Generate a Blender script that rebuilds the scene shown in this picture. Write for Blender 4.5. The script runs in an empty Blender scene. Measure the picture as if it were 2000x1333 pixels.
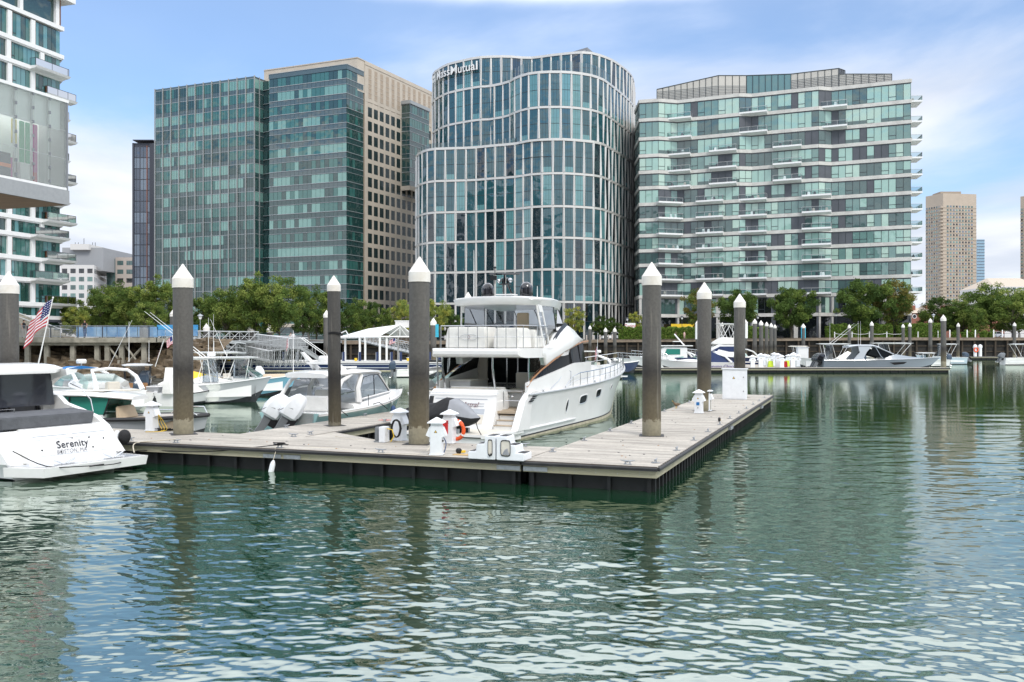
import bpy, bmesh, math, random
import numpy as np
from mathutils import Vector, Matrix, Euler, noise as mnoise
R = math.radians
sc = bpy.context.scene
# ---------------------------------------------------------------- camera
F, HZ, CAMZ = 1800.0, 668.0, 4.0          # focal length and horizon in photo pixels, eye height in metres
cam_d = bpy.data.cameras.new("camera"); cam = bpy.data.objects.new("camera", cam_d)
sc.collection.objects.link(cam); sc.camera = cam
cam.location = (0, 0, CAMZ); cam.rotation_euler = (R(90), 0, 0)
cam_d.sensor_width = 36; cam_d.lens = F / 2000 * 36; cam_d.shift_y = (HZ - 666.5) / 2000
cam_d.clip_start = 0.1; cam_d.clip_end = 20000
# ---------------------------------------------------------------- sky, sun, exposure
SUN_EL, SUN_AZ = 46, 152         # azimuth measured clockwise from +Y (view direction)
w = bpy.data.worlds.new("World"); sc.world = w; w.use_nodes = True
nt = w.node_tree; N = nt.nodes; L = nt.links
for n in list(N): N.remove(n)
def nd(t, **k):
    n = N.new(t)
    for a, b in k.items():
        if a.startswith('i_'): n.inputs[int(a[2:])].default_value = b
        else: setattr(n, a, b)
    return n
def mth(op, a, b=None, clamp=False):
    n = nd('ShaderNodeMath', operation=op, use_clamp=clamp)
    for i, v in enumerate((a, b)):
        if v is None: continue
        if isinstance(v, (int, float)): n.inputs[i].default_value = v
        else: L.new(v, n.inputs[i])
    return n.outputs[0]
def mrange(v, a, b, c, d, smooth=True):
    n = nd('ShaderNodeMapRange', interpolation_type='SMOOTHSTEP' if smooth else 'LINEAR')
    L.new(v, n.inputs[0])
    for i, q in enumerate((a, b, c, d)): n.inputs[i+1].default_value = q
    return n.outputs[0]
sky = nd('ShaderNodeTexSky', sky_type='NISHITA', sun_disc=False, sun_elevation=R(SUN_EL), sun_rotation=R(SUN_AZ))
sky.air_density = 1.0; sky.dust_density = 0.6; sky.ozone_density = 1.6
tc = nd('ShaderNodeTexCoord'); sep = nd('ShaderNodeSeparateXYZ'); L.new(tc.outputs['Generated'], sep.inputs[0])
zc = mth('MAXIMUM', sep.outputs[2], 0.0)
den = mth('ADD', zc, 0.10)
cx = mth('DIVIDE', sep.outputs[0], den); cy = mth('DIVIDE', sep.outputs[1], den)
comb = nd('ShaderNodeCombineXYZ'); L.new(cx, comb.inputs[0]); L.new(cy, comb.inputs[1])
mp = nd('ShaderNodeMapping'); L.new(comb.outputs[0], mp.inputs[0]); mp.inputs['Scale'].default_value = (0.9, 0.55, 1); mp.inputs['Rotation'].default_value = (0, 0, R(-14)); mp.inputs['Location'].default_value = (2.1, 0.7, 0)
n1 = nd('ShaderNodeTexNoise'); L.new(mp.outputs[0], n1.inputs['Vector']); n1.inputs['Scale'].default_value = 0.75; n1.inputs['Detail'].default_value = 9; n1.inputs['Roughness'].default_value = 0.55; n1.inputs['Distortion'].default_value = 0.5
n2 = nd('ShaderNodeTexNoise'); L.new(mp.outputs[0], n2.inputs['Vector']); n2.inputs['Scale'].default_value = 0.33; n2.inputs['Detail'].default_value = 4
nsum = mth('ADD', mth('MULTIPLY', n1.outputs[0], 0.62), mth('MULTIPLY', n2.outputs[0], 0.38))
low = mrange(sep.outputs[2], 0.0, 0.30, 0.27, -0.02, False)           # haze of cloud towards the horizon
mid = mrange(sep.outputs[2], 0.335, 0.385, 0.0, 0.45)             # thicker cloud deck overhead
cov = mth('ADD', mth('ADD', nsum, low), mid)
mask = mrange(cov, 0.47, 0.66, 0.12, 0.97)
shade = nd('ShaderNodeTexNoise'); L.new(mp.outputs[0], shade.inputs['Vector']); shade.inputs['Scale'].default_value = 1.3; shade.inputs['Detail'].default_value = 6
cr = nd('ShaderNodeMix', data_type='RGBA'); L.new(mrange(shade.outputs[0], 0.35, 0.65, 0, 1), cr.inputs[0])
cr.inputs[6].default_value = (6.6, 7.1, 8.1, 1); cr.inputs[7].default_value = (9.0, 9.2, 9.7, 1)
skyg = nd('ShaderNodeMix', data_type='RGBA', blend_type='MULTIPLY'); skyg.inputs[0].default_value = 1
L.new(sky.outputs[0], skyg.inputs[6]); skyg.inputs[7].default_value = (1.06, 1.26, 1.46, 1)
cm = nd('ShaderNodeVectorMath', operation='SCALE'); L.new(cr.outputs[2], cm.inputs[0]); L.new(mrange(sep.outputs[2], 0.22, 0.46, 0.88, 1.8), cm.inputs['Scale'])
mx = nd('ShaderNodeMix', data_type='RGBA'); L.new(mask, mx.inputs[0]); L.new(skyg.outputs[2], mx.inputs[6]); L.new(cm.outputs[0], mx.inputs[7])
bg = nd('ShaderNodeBackground'); bg.inputs[1].default_value = 0.125; L.new(mx.outputs[2], bg.inputs[0])
wo = nd('ShaderNodeOutputWorld'); L.new(bg.outputs[0], wo.inputs[0])
sd = bpy.data.lights.new("sun", 'SUN'); sun = bpy.data.objects.new("sun", sd); sc.collection.objects.link(sun)
sd.energy = 1.9; sd.angle = R(16); sd.color = (1.0, 0.95, 0.88)
sun.rotation_euler = (R(90 - SUN_EL), 0, R(180 - SUN_AZ))
sc.view_settings.view_transform = 'Standard'; sc.view_settings.look = 'None'; sc.view_settings.gamma = 1
sc.view_settings.exposure = 0.08
# ---------------------------------------------------------------- materials
MATS = {}
def mat(name, col, rough=0.6, metal=0.0, var=0.0, vscale=3.0, bump=0.0, bscale=20.0, spec=0.5, trans=0.0, alpha=None, ior=1.45, coat=0.0, stretch=None, col2=None, detail=4):
    m = bpy.data.materials.new(name); m.use_nodes = True; MATS[name] = m
    n = m.node_tree.nodes; l = m.node_tree.links; p = n['Principled BSDF']
    p.inputs['Base Color'].default_value = (*col, 1); p.inputs['Roughness'].default_value = rough
    p.inputs['Metallic'].default_value = metal; p.inputs['Specular IOR Level'].default_value = spec
    p.inputs['IOR'].default_value = ior; p.inputs['Transmission Weight'].default_value = trans; p.inputs['Coat Weight'].default_value = coat
    m.diffuse_color = (*col, 1)
    if var or bump or col2:
        t = n.new('ShaderNodeTexCoord'); src = t.outputs['Object']
        if stretch:
            mp = n.new('ShaderNodeMapping'); mp.inputs['Scale'].default_value = stretch; l.new(src, mp.inputs[0]); src = mp.outputs[0]
    if var or col2:
        q = n.new('ShaderNodeTexNoise'); q.inputs['Scale'].default_value = vscale; q.inputs['Detail'].default_value = detail; q.inputs['Roughness'].default_value = 0.6
        l.new(src, q.inputs['Vector'])
        r = n.new('ShaderNodeValToRGB'); l.new(q.outputs[0], r.inputs[0])
        a = tuple(c * (1 - var) for c in col) if not col2 else col
        b = tuple(min(1, c * (1 + var)) for c in col) if not col2 else col2
        r.color_ramp.elements[0].position = 0.32; r.color_ramp.elements[1].position = 0.68
        r.color_ramp.elements[0].color = (*a, 1); r.color_ramp.elements[1].color = (*b, 1)
        l.new(r.outputs[0], p.inputs['Base Color'])
    if bump:
        q = n.new('ShaderNodeTexNoise'); q.inputs['Scale'].default_value = bscale; q.inputs['Detail'].default_value = 3
        l.new(src, q.inputs['Vector']); bb = n.new('ShaderNodeBump'); bb.inputs['Strength'].default_value = bump; bb.inputs['Distance'].default_value = 0.05
        l.new(q.outputs[0], bb.inputs['Height']); l.new(bb.outputs[0], p.inputs['Normal'])
    return m
def M(n): return MATS[n]
mat('gelcoat', (0.77, 0.77, 0.755), 0.25, var=0.035, vscale=1.1, coat=0.35)
mat('gelcoat_grey', (0.42, 0.45, 0.49), 0.25, coat=0.4)
mat('hull_mint', (0.36, 0.58, 0.57), 0.2, coat=0.5)
mat('hull_blue', (0.18, 0.42, 0.55), 0.2, coat=0.5)
mat('hull_grey', (0.40, 0.42, 0.44), 0.25, coat=0.5)
mat('hull_steel', (0.25, 0.29, 0.33), 0.25, coat=0.6)
mat('hull_navy', (0.015, 0.03, 0.09), 0.15, coat=0.7)
mat('hull_sky', (0.52, 0.63, 0.70), 0.2, coat=0.5)
mat('bottom_paint', (0.03, 0.035, 0.04), 0.7, var=0.3)
mat('boot_tan', (0.42, 0.38, 0.28), 0.6, var=0.2)
mat('black_plastic', (0.015, 0.015, 0.017), 0.35)
mat('black_gloss', (0.006, 0.006, 0.008), 0.06, coat=1.0)
mat('rubber', (0.035, 0.035, 0.037), 0.65, var=0.25, bump=0.2)
mat('engine_blue', (0.05, 0.075, 0.11), 0.25, coat=0.5)
mat('engine_grey', (0.16, 0.17, 0.18), 0.35)
mat('steel', (0.62, 0.63, 0.64), 0.18, 1.0)
mat('galv', (0.36, 0.38, 0.40), 0.5, 0.7, var=0.15, vscale=8)
mat('alu', (0.50, 0.51, 0.51), 0.45, 0.6, var=0.1)
mat('teak', (0.33, 0.15, 0.055), 0.35, var=0.2, vscale=8)
mat('teak_deck', (0.42, 0.34, 0.25), 0.7, var=0.12, vscale=6)
mat('tan_vinyl', (0.50, 0.40, 0.28), 0.6, var=0.06, bump=0.1)
mat('brown_vinyl', (0.30, 0.16, 0.07), 0.5)
mat('cream_vinyl', (0.66, 0.62, 0.54), 0.6, var=0.05, bump=0.3, bscale=6)
mat('white_cover', (0.72, 0.71, 0.67), 0.75, var=0.05, bump=0.5, bscale=4)
mat('navy_canvas', (0.02, 0.035, 0.10), 0.8, var=0.1, bump=0.5, bscale=5)
mat('blue_canvas', (0.02, 0.16, 0.42), 0.8)
mat('grey_canvas', (0.10, 0.105, 0.115), 0.85, var=0.12, bump=0.5, bscale=5)
mat('light_canvas', (0.27, 0.28, 0.30), 0.8, var=0.08, bump=0.5, bscale=5)
mat('black_canvas', (0.012, 0.012, 0.013), 0.75, bump=0.6, bscale=5)
mat('dark_glass', (0.010, 0.012, 0.014), 0.06, spec=0.3, ior=1.18)
mat('tint_glass', (0.05, 0.055, 0.07), 0.04, spec=0.8)
mat('green_glass', (0.03, 0.20, 0.155), 0.04, spec=0.7)
def clear_glass(name, tint, a, frit=0.0):
    m = bpy.data.materials.new(name); m.use_nodes = True; MATS[name] = m
    n = m.node_tree.nodes; l = m.node_tree.links; n.remove(n['Principled BSDF'])
    tr = n.new('ShaderNodeBsdfTransparent'); tr.inputs[0].default_value = (*tint, 1)
    gl = n.new('ShaderNodeBsdfGlossy'); gl.inputs['Roughness'].default_value = 0.03
    fr = n.new('ShaderNodeFresnel'); fr.inputs[0].default_value = 1.45
    ad = n.new('ShaderNodeMath'); ad.operation = 'ADD'; ad.inputs[1].default_value = a; l.new(fr.outputs[0], ad.inputs[0])
    mx = n.new('ShaderNodeMixShader'); l.new(ad.outputs[0], mx.inputs[0]); l.new(tr.outputs[0], mx.inputs[1]); l.new(gl.outputs[0], mx.inputs[2])
    out = mx.outputs[0]
    if frit:
        df = n.new('ShaderNodeBsdfDiffuse'); df.inputs[0].default_value = (.78,.82,.79,1); m3 = n.new('ShaderNodeMixShader'); m3.inputs[0].default_value = frit; l.new(out, m3.inputs[1]); l.new(df.outputs[0], m3.inputs[2]); out = m3.outputs[0]
    l.new(out, n['Material Output'].inputs[0]); return m
clear_glass('clear_vinyl', (0.74, 0.79, 0.84), 0.16)
clear_glass('clear_green', (0.62, 0.85, 0.78), 0.08)
clear_glass('rail_glass', (0.70, 0.80, 0.80), 0.03)
clear_glass('show_glass', (0.92, 0.97, 0.95), 0.02, 0.22)
mat('white_paint', (0.78, 0.78, 0.76), 0.45, var=0.03)
mat('white_plastic', (0.76, 0.78, 0.80), 0.4, var=0.04, vscale=5)
mat('cap_white', (0.66, 0.62, 0.55), 0.55, col2=(0.80, 0.78, 0.74), vscale=2.2, detail=8)
mat('orange', (0.75, 0.10, 0.02), 0.45)
mat('red', (0.50, 0.02, 0.02), 0.4)
mat('yellow', (0.75, 0.50, 0.03), 0.5)
mat('lime', (0.60, 0.75, 0.05), 0.5)
mat('cyan', (0.06, 0.50, 0.68), 0.5)
mat('blue_flag', (0.01, 0.02, 0.13), 0.7)
mat('rope', (0.55, 0.50, 0.40), 0.9)
mat('rope_black', (0.012, 0.012, 0.013), 0.85)
mat('skin', (0.50, 0.28, 0.19), 0.6)
mat('hair', (0.04, 0.025, 0.015), 0.8)
mat('cloth_black', (0.015, 0.015, 0.018), 0.9)
mat('cloth_white', (0.70, 0.70, 0.72), 0.9)
mat('cloth_blue', (0.05, 0.09, 0.20), 0.9)
mat('cloth_pink', (0.62, 0.42, 0.40), 0.9)
mat('bird_brown', (0.22, 0.15, 0.09), 0.8, var=0.5, vscale=30)
mat('lettering_dark', (0.02, 0.02, 0.03), 0.4)
mat('lettering_red', (0.17, 0.07, 0.09), 0.4)
mat('lettering_grey', (0.22, 0.22, 0.24), 0.4)
mat('lettering_purple', (0.08, 0.03, 0.25), 0.4)
mat('sign_white', (0.85, 0.85, 0.83), 0.5)
# ---------------------------------------------------------------- mesh helpers
COL = sc.collection
class MB:
    def __init__(s): s.v = []; s.f = []; s.m = []; s.mats = []
    def mi(s, m):
        if m not in s.mats: s.mats.append(m)
        return s.mats.index(m)
    def add(s, vs, fs, m):
        o = len(s.v); k = s.mi(m); s.v.extend([tuple(v) for v in vs])
        for f in fs: s.f.append([o + i for i in f]); s.m.append(k)
    def box(s, x0, x1, y0, y1, z0, z1, m, T=None):
        vs = [(x, y, z) for z in (z0, z1) for y in (y0, y1) for x in (x0, x1)]
        if T: vs = [T(v) for v in vs]
        s.add(vs, [(0,2,3,1),(4,5,7,6),(0,1,5,4),(2,6,7,3),(0,4,6,2),(1,3,7,5)], m)
    def hexa(s, b, t, m):      # bottom 4 + top 4, both counter-clockwise seen from above
        s.add(list(b) + list(t), [(3,2,1,0),(4,5,6,7),(0,1,5,4),(1,2,6,5),(2,3,7,6),(3,0,4,7)], m)
    def quad(s, a, b, c, d, m): s.add([a, b, c, d], [(0,1,2,3)], m)
    def prism(s, pts, z0, z1, m, T=None):    # polygon in xy extruded in z
        n = len(pts); vs = [(p[0], p[1], z0) for p in pts] + [(p[0], p[1], z1) for p in pts]
        if T: vs = [T(v) for v in vs]
        s.add(vs, [tuple(range(n-1,-1,-1)), tuple(range(n, 2*n))] + [(i, (i+1) % n, n+(i+1) % n, n+i) for i in range(n)], m)
    def side(s, pts, y0, y1, m):            # polygon in xz extruded in y
        s.prism(pts, 0, 1, m, lambda v: (v[0], y0 + (y1-y0)*v[2], v[1]))
    def tube(s, pts, r, m, n=8, cap=True, closed=False):
        pts = [Vector(p) for p in pts]; k = len(pts)
        rs = r if isinstance(r, (list, tuple)) else [r]*k
        vs = []
        up0 = None
        for i, p in enumerate(pts):
            if closed: d = pts[(i+1) % k] - pts[i-1]
            else: d = pts[min(i+1, k-1)] - pts[max(i-1, 0)]
            if d.length < 1e-9: d = Vector((0,0,1))
            d.normalize()
            ref = Vector((0,0,1)) if abs(d.z) < 0.95 else Vector((1,0,0))
            a = d.cross(ref).normalized(); b = a.cross(d).normalized()
            if up0 is not None and a.dot(up0) < 0: a = -a; b = -b
            up0 = a
            for j in range(n):
                t = 2*math.pi*j/n; vs.append(p + a*(math.cos(t)*rs[i]) + b*(math.sin(t)*rs[i]))
        fs = []
        for i in range(k if closed else k-1):
            for j in range(n):
                i2 = (i+1) % k
                fs.append((i*n+j, i*n+(j+1) % n, i2*n+(j+1) % n, i2*n+j))
        if cap and not closed:
            fs.append(tuple(range(n-1, -1, -1))); fs.append(tuple((k-1)*n+j for j in range(n)))
        s.add(vs, fs, m)
    def lathe(s, prof, m, n=16, c=(0,0,0), T=None):      # prof: (r,z)
        vs = []
        for r, z in prof:
            for j in range(n):
                t = 2*math.pi*j/n; vs.append((c[0]+r*math.cos(t), c[1]+r*math.sin(t), c[2]+z))
        if T: vs = [T(v) for v in vs]
        k = len(prof); fs = []
        for i in range(k-1):
            for j in range(n): fs.append((i*n+j, i*n+(j+1) % n, (i+1)*n+(j+1) % n, (i+1)*n+j))
        fs.append(tuple(range(n-1,-1,-1))); fs.append(tuple((k-1)*n+j for j in range(n)))
        s.add(vs, fs, m)
    def loft(s, secs, m, cap=True, closed=True):   # sections: equal-length point lists
        n = len(secs[0]); vs = [p for q in secs for p in q]; fs = []
        for i in range(len(secs)-1):
            for j in range(n if closed else n-1):
                fs.append((i*n+j, i*n+(j+1) % n, (i+1)*n+(j+1) % n, (i+1)*n+j))
        if cap and closed:
            fs.append(tuple(range(n-1,-1,-1))); fs.append(tuple((len(secs)-1)*n+j for j in range(n)))
        s.add(vs, fs, m)
    def ball(s, c, r, m, n=10, k=7, sc_=(1,1,1)):
        prof = [(math.sin(math.pi*i/k)*r+1e-5, -math.cos(math.pi*i/k)*r) for i in range(k+1)]
        s.lathe(prof, m, n, T=lambda v: (c[0]+v[0]*sc_[0], c[1]+v[1]*sc_[1], c[2]+v[2]*sc_[2]))
    def build(s, name, parent=None, smooth=False, ang=40, loc=None, bevel=0, recalc=True):
        me = bpy.data.meshes.new(name); me.from_pydata(s.v, [], s.f)
        for m in s.mats: me.materials.append(M(m) if isinstance(m, str) else m)
        me.polygons.foreach_set('material_index', s.m)
        if recalc or bevel:
            b = bmesh.new(); b.from_mesh(me); bmesh.ops.recalc_face_normals(b, faces=b.faces)
            if bevel:
                es = [e for e in b.edges if len(e.link_faces) == 2 and e.calc_face_angle(0) > R(30)]
                try: bmesh.ops.bevel(b, geom=es, offset=bevel, segments=2, affect='EDGES', clamp_overlap=True)
                except Exception: pass
            b.to_mesh(me); b.free()
        if smooth or bevel:
            me.shade_smooth(); me.set_sharp_from_angle(angle=R(ang))
        me.update()
        o = bpy.data.objects.new(name, me); COL.objects.link(o)
        if parent: o.parent = parent
        if loc: o.location = loc
        return o
def thing(name, label, cat, loc=(0,0,0), rz=0.0, group=None):
    o = bpy.data.objects.new(name, None); COL.objects.link(o); o.empty_display_size = 0.2
    o.location = loc; o.rotation_euler = (0, 0, rz); o['label'] = label; o['category'] = cat
    if group: o['group'] = group
    return o
def tag(o, label, cat, group=None):
    o['label'] = label; o['category'] = cat
    if group: o['group'] = group
    return o
def struct(o): o['kind'] = 'structure'; return o
def kids(o): return KIDS.get(o.name, [])
def copy_tree(o, loc=None, rz=None, label=None, group=None, scale=None):
    def rec(a, par):
        c = a.copy(); COL.objects.link(c)
        if par: c.parent = par; c.matrix_parent_inverse = a.matrix_parent_inverse.copy()
        for ch in [x for x in ALLKIDS(a)]: rec(ch, c)
        return c
    r = rec(o, None)
    if loc is not None: r.location = loc
    if rz is not None: r.rotation_euler = (0, 0, rz)
    if label: r['label'] = label
    if group: r['group'] = group
    if scale: r.scale = scale if isinstance(scale, tuple) else (scale,)*3
    return r
def ALLKIDS(a): return list(a.children)
ORD = 'first second third fourth fifth sixth seventh eighth ninth tenth eleventh twelfth thirteenth'.split()
def px(x, Y): return (x - 1000.0) / F * Y
def pz(y, Y): return CAMZ + (HZ - y) / F * Y
def textgeo(s, size, align='CENTER', shear=0.0, offset=0.0, space=1.0):
    c = bpy.data.curves.new('t', 'FONT'); c.body = s; c.size = size; c.align_x = align; c.align_y = 'CENTER'; c.shear = shear; c.offset = offset; c.space_character = space
    c.resolution_u = 3
    o = bpy.data.objects.new('t', c); COL.objects.link(o)
    me = bpy.data.meshes.new_from_object(o.evaluated_get(bpy.context.evaluated_depsgraph_get()))
    vs = [tuple(v.co) for v in me.vertices]; fs = [tuple(p.vertices) for p in me.polygons]
    bpy.data.objects.remove(o); bpy.data.curves.remove(c); bpy.data.meshes.remove(me)
    return vs, fs
def text(mb, s, size, T, m, **k):        # T maps (x,y) of the text plane to a 3-D point
    vs, fs = textgeo(s, size, **k); mb.add([T(v[0], v[1]) for v in vs], fs, m)
# dock frame: x to the right along the front edge, y away along the fingers
DO = Vector((3.83, 24.3, 0)); DEX = Vector((0.936, -0.352, 0)); DEY = Vector((0.352, 0.936, 0)); DANG = math.atan2(-0.352, 0.936)
def dk(x, y, z=0.0): return DO + DEX*x + DEY*y + Vector((0,0,z))
# ================================================================ WATER
def make_water():
    rng = np.random.default_rng(5)
    # rows thin out with distance, columns fan out: fine ripples near, coarse far away
    ys = [-60, -20, 0, 3, 5]; y = 6.0
    while y < 1200:
        ys.append(y); y += max(0.024, y*y/(F*CAMZ)*(1.0 if y < 40 else 1.6))
    ys += [2500, 9000]
    ys = np.array(ys)
    t = np.concatenate([[-60,-8,-3,-1.8,-1.3,-1.05], np.linspace(-0.96, 0.96, 1180), [1.05,1.3,1.8,3,8,60]])
    Y, T = np.meshgrid(ys, t, indexing='ij'); X = T*np.maximum(Y, 12.0)
    dy = np.maximum(np.gradient(ys)[:, None], 0.02)*np.ones_like(Y); dx = np.maximum(Y, 12)*0.0016*np.ones_like(Y)
    Z = np.zeros_like(Y)
    for k in range(110):
        lam = 0.15*(30**(rng.random()**1.6))            # 0.3 to 7 m
        th = rng.normal(math.radians(78), math.radians(30))
        kx, ky = math.cos(th), math.sin(th)
        K = 2*math.pi/lam
        slope = 0.0112*(1.0 if lam < .8 else 0.75 if lam < 1.6 else 0.3 if lam < 3 else 0.12)
        amp = slope/K
        res = np.hypot(dy*ky, dx*kx)
        fade = np.clip((lam/res - 2.2)/2.5, 0, 1)
        ph = rng.random()*6.283
        warp = 0.8*np.sin(X*0.33*math.cos(ph)+Y*0.29*math.sin(ph)+ph*3)+0.6*np.sin(Y*0.61*math.cos(2*ph)-X*0.5*math.sin(2*ph)+ph)
        Z += amp*fade*np.sin(K*(X*kx+Y*ky)+ph+warp)
    # slicks: ripples die down in patches, as under a light wind
    patch = 0.45+0.85*(0.5+0.5*np.sin(X*0.23+0.6*np.sin(Y*0.31)+0.4)*np.sin(Y*0.19+0.7*np.sin(X*0.17)))
    Z *= patch
    Z[np.abs(T) > 1.0] *= 0
    nr, nc = Y.shape
    co = np.stack([X, Y, Z], -1).reshape(-1, 3).astype(np.float32)
    me = bpy.data.meshes.new('water'); me.vertices.add(nr*nc); me.vertices.foreach_set('co', co.ravel())
    i = (np.arange(nr-1)[:, None]*nc + np.arange(nc-1)[None, :]).ravel()
    q = np.stack([i, i+1, i+1+nc, i+nc], -1).astype(np.int32)
    me.loops.add(q.size); me.polygons.add(len(q)); me.loops.foreach_set('vertex_index', q.ravel())
    me.polygons.foreach_set('loop_start', np.arange(0, q.size, 4, dtype=np.int32)); me.polygons.foreach_set('loop_total', np.full(len(q), 4, np.int32))
    me.update(calc_edges=True); me.shade_smooth()
    m = mat('water', (0.020, 0.070, 0.046), 0.012, spec=0.5, ior=1.34)
    n = m.node_tree.nodes; l = m.node_tree.links; p = n['Principled BSDF']
    tcn = n.new('ShaderNodeTexCoord'); prev = None
    for sx, sy, scl, st, dist in ((0.5, 1.5, 2.0, 0.5, 0.010), (0.7, 1.4, 6.0, 0.35, 0.0035)):
        mp = n.new('ShaderNodeMapping'); mp.inputs['Scale'].default_value = (sx, sy, 1); mp.inputs['Rotation'].default_value = (0, 0, R(9)); l.new(tcn.outputs['Object'], mp.inputs[0])
        q = n.new('ShaderNodeTexNoise'); q.inputs['Scale'].default_value = scl; q.inputs['Detail'].default_value = 3; q.inputs['Distortion'].default_value = 0.3
        l.new(mp.outputs[0], q.inputs['Vector'])
        b = n.new('ShaderNodeBump'); b.inputs['Strength'].default_value = st; b.inputs['Distance'].default_value = dist
        l.new(q.outputs[0], b.inputs['Height'])
        if prev: l.new(prev, b.inputs['Normal'])
        prev = b.outputs[0]
    # a calm harbour surface: strong mirror over a dark green body
    n.remove(p); df = n.new('ShaderNodeBsdfDiffuse'); df.inputs[0].default_value = (0.008, 0.036, 0.017, 1); gl = n.new('ShaderNodeBsdfGlossy'); gl.inputs['Roughness'].default_value = 0.02; gl.inputs[0].default_value = (0.82, 0.88, 0.81, 1)
    fr = n.new('ShaderNodeFresnel'); fr.inputs[0].default_value = 1.33; mr = n.new('ShaderNodeMath'); mr.operation = 'MULTIPLY_ADD'; mr.inputs[1].default_value = 0.50; mr.inputs[2].default_value = 0.40; mr.use_clamp = True
    l.new(fr.outputs[0], mr.inputs[0]); ms = n.new('ShaderNodeMixShader'); l.new(mr.outputs[0], ms.inputs[0]); l.new(df.outputs[0], ms.inputs[1]); l.new(gl.outputs[0], ms.inputs[2])
    for q in (df, gl, fr): l.new(prev, q.inputs['Normal'])
    l.new(ms.outputs[0], n['Material Output'].inputs[0])
    me.materials.append(m)
    o = bpy.data.objects.new('water', me); COL.objects.link(o); struct(o)
make_water()
# ================================================================ GROUND behind the quay
mat('paving', (0.27, 0.255, 0.235), 0.85, var=0.12, vscale=0.8)
mat('concrete', (0.36, 0.345, 0.31), 0.85, var=0.18, vscale=1.2, bump=0.2)
mat('old_concrete', (0.31, 0.29, 0.235), 0.9, var=0.32, vscale=1.1, bump=0.3)
mat('quay_dark', (0.022, 0.020, 0.018), 0.9, var=0.5, vscale=0.7, bump=0.4, bscale=3)
mat('timber_dark', (0.055, 0.042, 0.030), 0.9, var=0.5, vscale=2, stretch=(1,1,0.2))
mat('quay_cap', (0.20, 0.155, 0.115), 0.85, var=0.25, vscale=1.0)
mat('asphalt', (0.055, 0.055, 0.058), 0.9, var=0.15)
mat('grass_green', (0.07, 0.12, 0.03), 0.95, var=0.3)
EDGE = [(-170, 96, 4.35), (-64, 98, 4.35), (-33, 104, 4.35), (-31, 168, 4.15), (12, 172, 4.15), (20, 214, 4.45), (45, 214, 4.7), (80, 215, 4.95), (140, 216, 4.95), (420, 222, 4.95)]
def gz(X, Y=200):
    e = EDGE
    if X <= e[0][0]: return e[0][2]
    for a, b in zip(e, e[1:]):
        if a[0] <= X <= b[0] and b[0] > a[0]: return a[2]+(b[2]-a[2])*(X-a[0])/(b[0]-a[0])
    return e[-1][2]
g = MB()
for a, b in zip(EDGE, EDGE[1:]):
    if a[0] == -33: continue
    g.quad((a[0],a[1],a[2]), (b[0],b[1],b[2]), (b[0]*3, 9000, b[2]), (a[0]*3, 9000, a[2]), 'paving')
g.quad((-33,104,4.35),(-31,168,4.15),(-93,9000,4.15),(-99,9000,4.35),'paving')
g.quad((-170,96,4.35),(-510,9000,4.35),(-9000,9000,4.35),(-3000,96,4.35),'paving')
g.quad((420,222,4.95),(1260,9000,4.95),(9000,9000,4.95),(3000,222,4.95),'paving')
struct(g.build('ground'))
# quay walls (timber faced, dark) with a cap beam
def quay(a, b, label, seed=0):
    a = Vector(a); b = Vector(b)
    root = thing('quay_wall', label, 'quay wall', (a.x, a.y, 0), math.atan2(b.y-a.y, b.x-a.x))
    Ln = (Vector((b.x, b.y))-Vector((a.x, a.y))).length
    m = MB(); zt = lambda s: a.z+(b.z-a.z)*s/Ln
    m.hexa([(0,0.9,-2),(Ln,0.9,-2),(Ln,1.5,-2),(0,1.5,-2)], [(0,0.9,a.z-0.3),(Ln,0.9,b.z-0.3),(Ln,1.5,b.z-0.3),(0,1.5,a.z-0.3)], 'quay_dark')
    m.build('wall', root)
    c = MB(); c.hexa([(0,-0.05,a.z-0.6),(Ln,-0.05,b.z-0.6),(Ln,1.6,b.z-0.6),(0,1.6,a.z-0.6)], [(0,-0.05,a.z+0.06),(Ln,-0.05,b.z+0.06),(Ln,1.6,b.z+0.06),(0,1.6,a.z+0.06)], 'quay_cap'); c.build('cap_beam', root)
    rng = random.Random(seed); s = 1.5
    while s < Ln-0.5:
        q = MB(); q.lathe([(0.22,-2),(0.22,zt(s)-0.62)], 'old_concrete' if rng.random() < 0.22 else 'timber_dark', 8, (s, 0.3+0.2*rng.random(), 0)); q.build('timber_pile', root, True); s += 2.4+0.5*rng.random()
    q = MB()
    for zz in (1.6, 2.9): q.box(0, Ln, 0.68, 0.88, zz, zz+0.25, 'timber_dark')
    q.build('waler_beam', root)
    return root
quay((-31,168,4.15), (12,172,4.15), 'dark timber quay wall below the trees, behind the white canopy')
quay((20,214,4.45), (80,215,4.95), 'dark timber faced quay wall below the hedges of the glass apartment building')
quay((80,215,4.95), (200,217.5,4.95), 'dark timber faced quay wall at the right, below the park trees')
quay((12,172,4.15), (20,214,4.45), 'dark timber return of the quay wall below the curved glass office tower')
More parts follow.
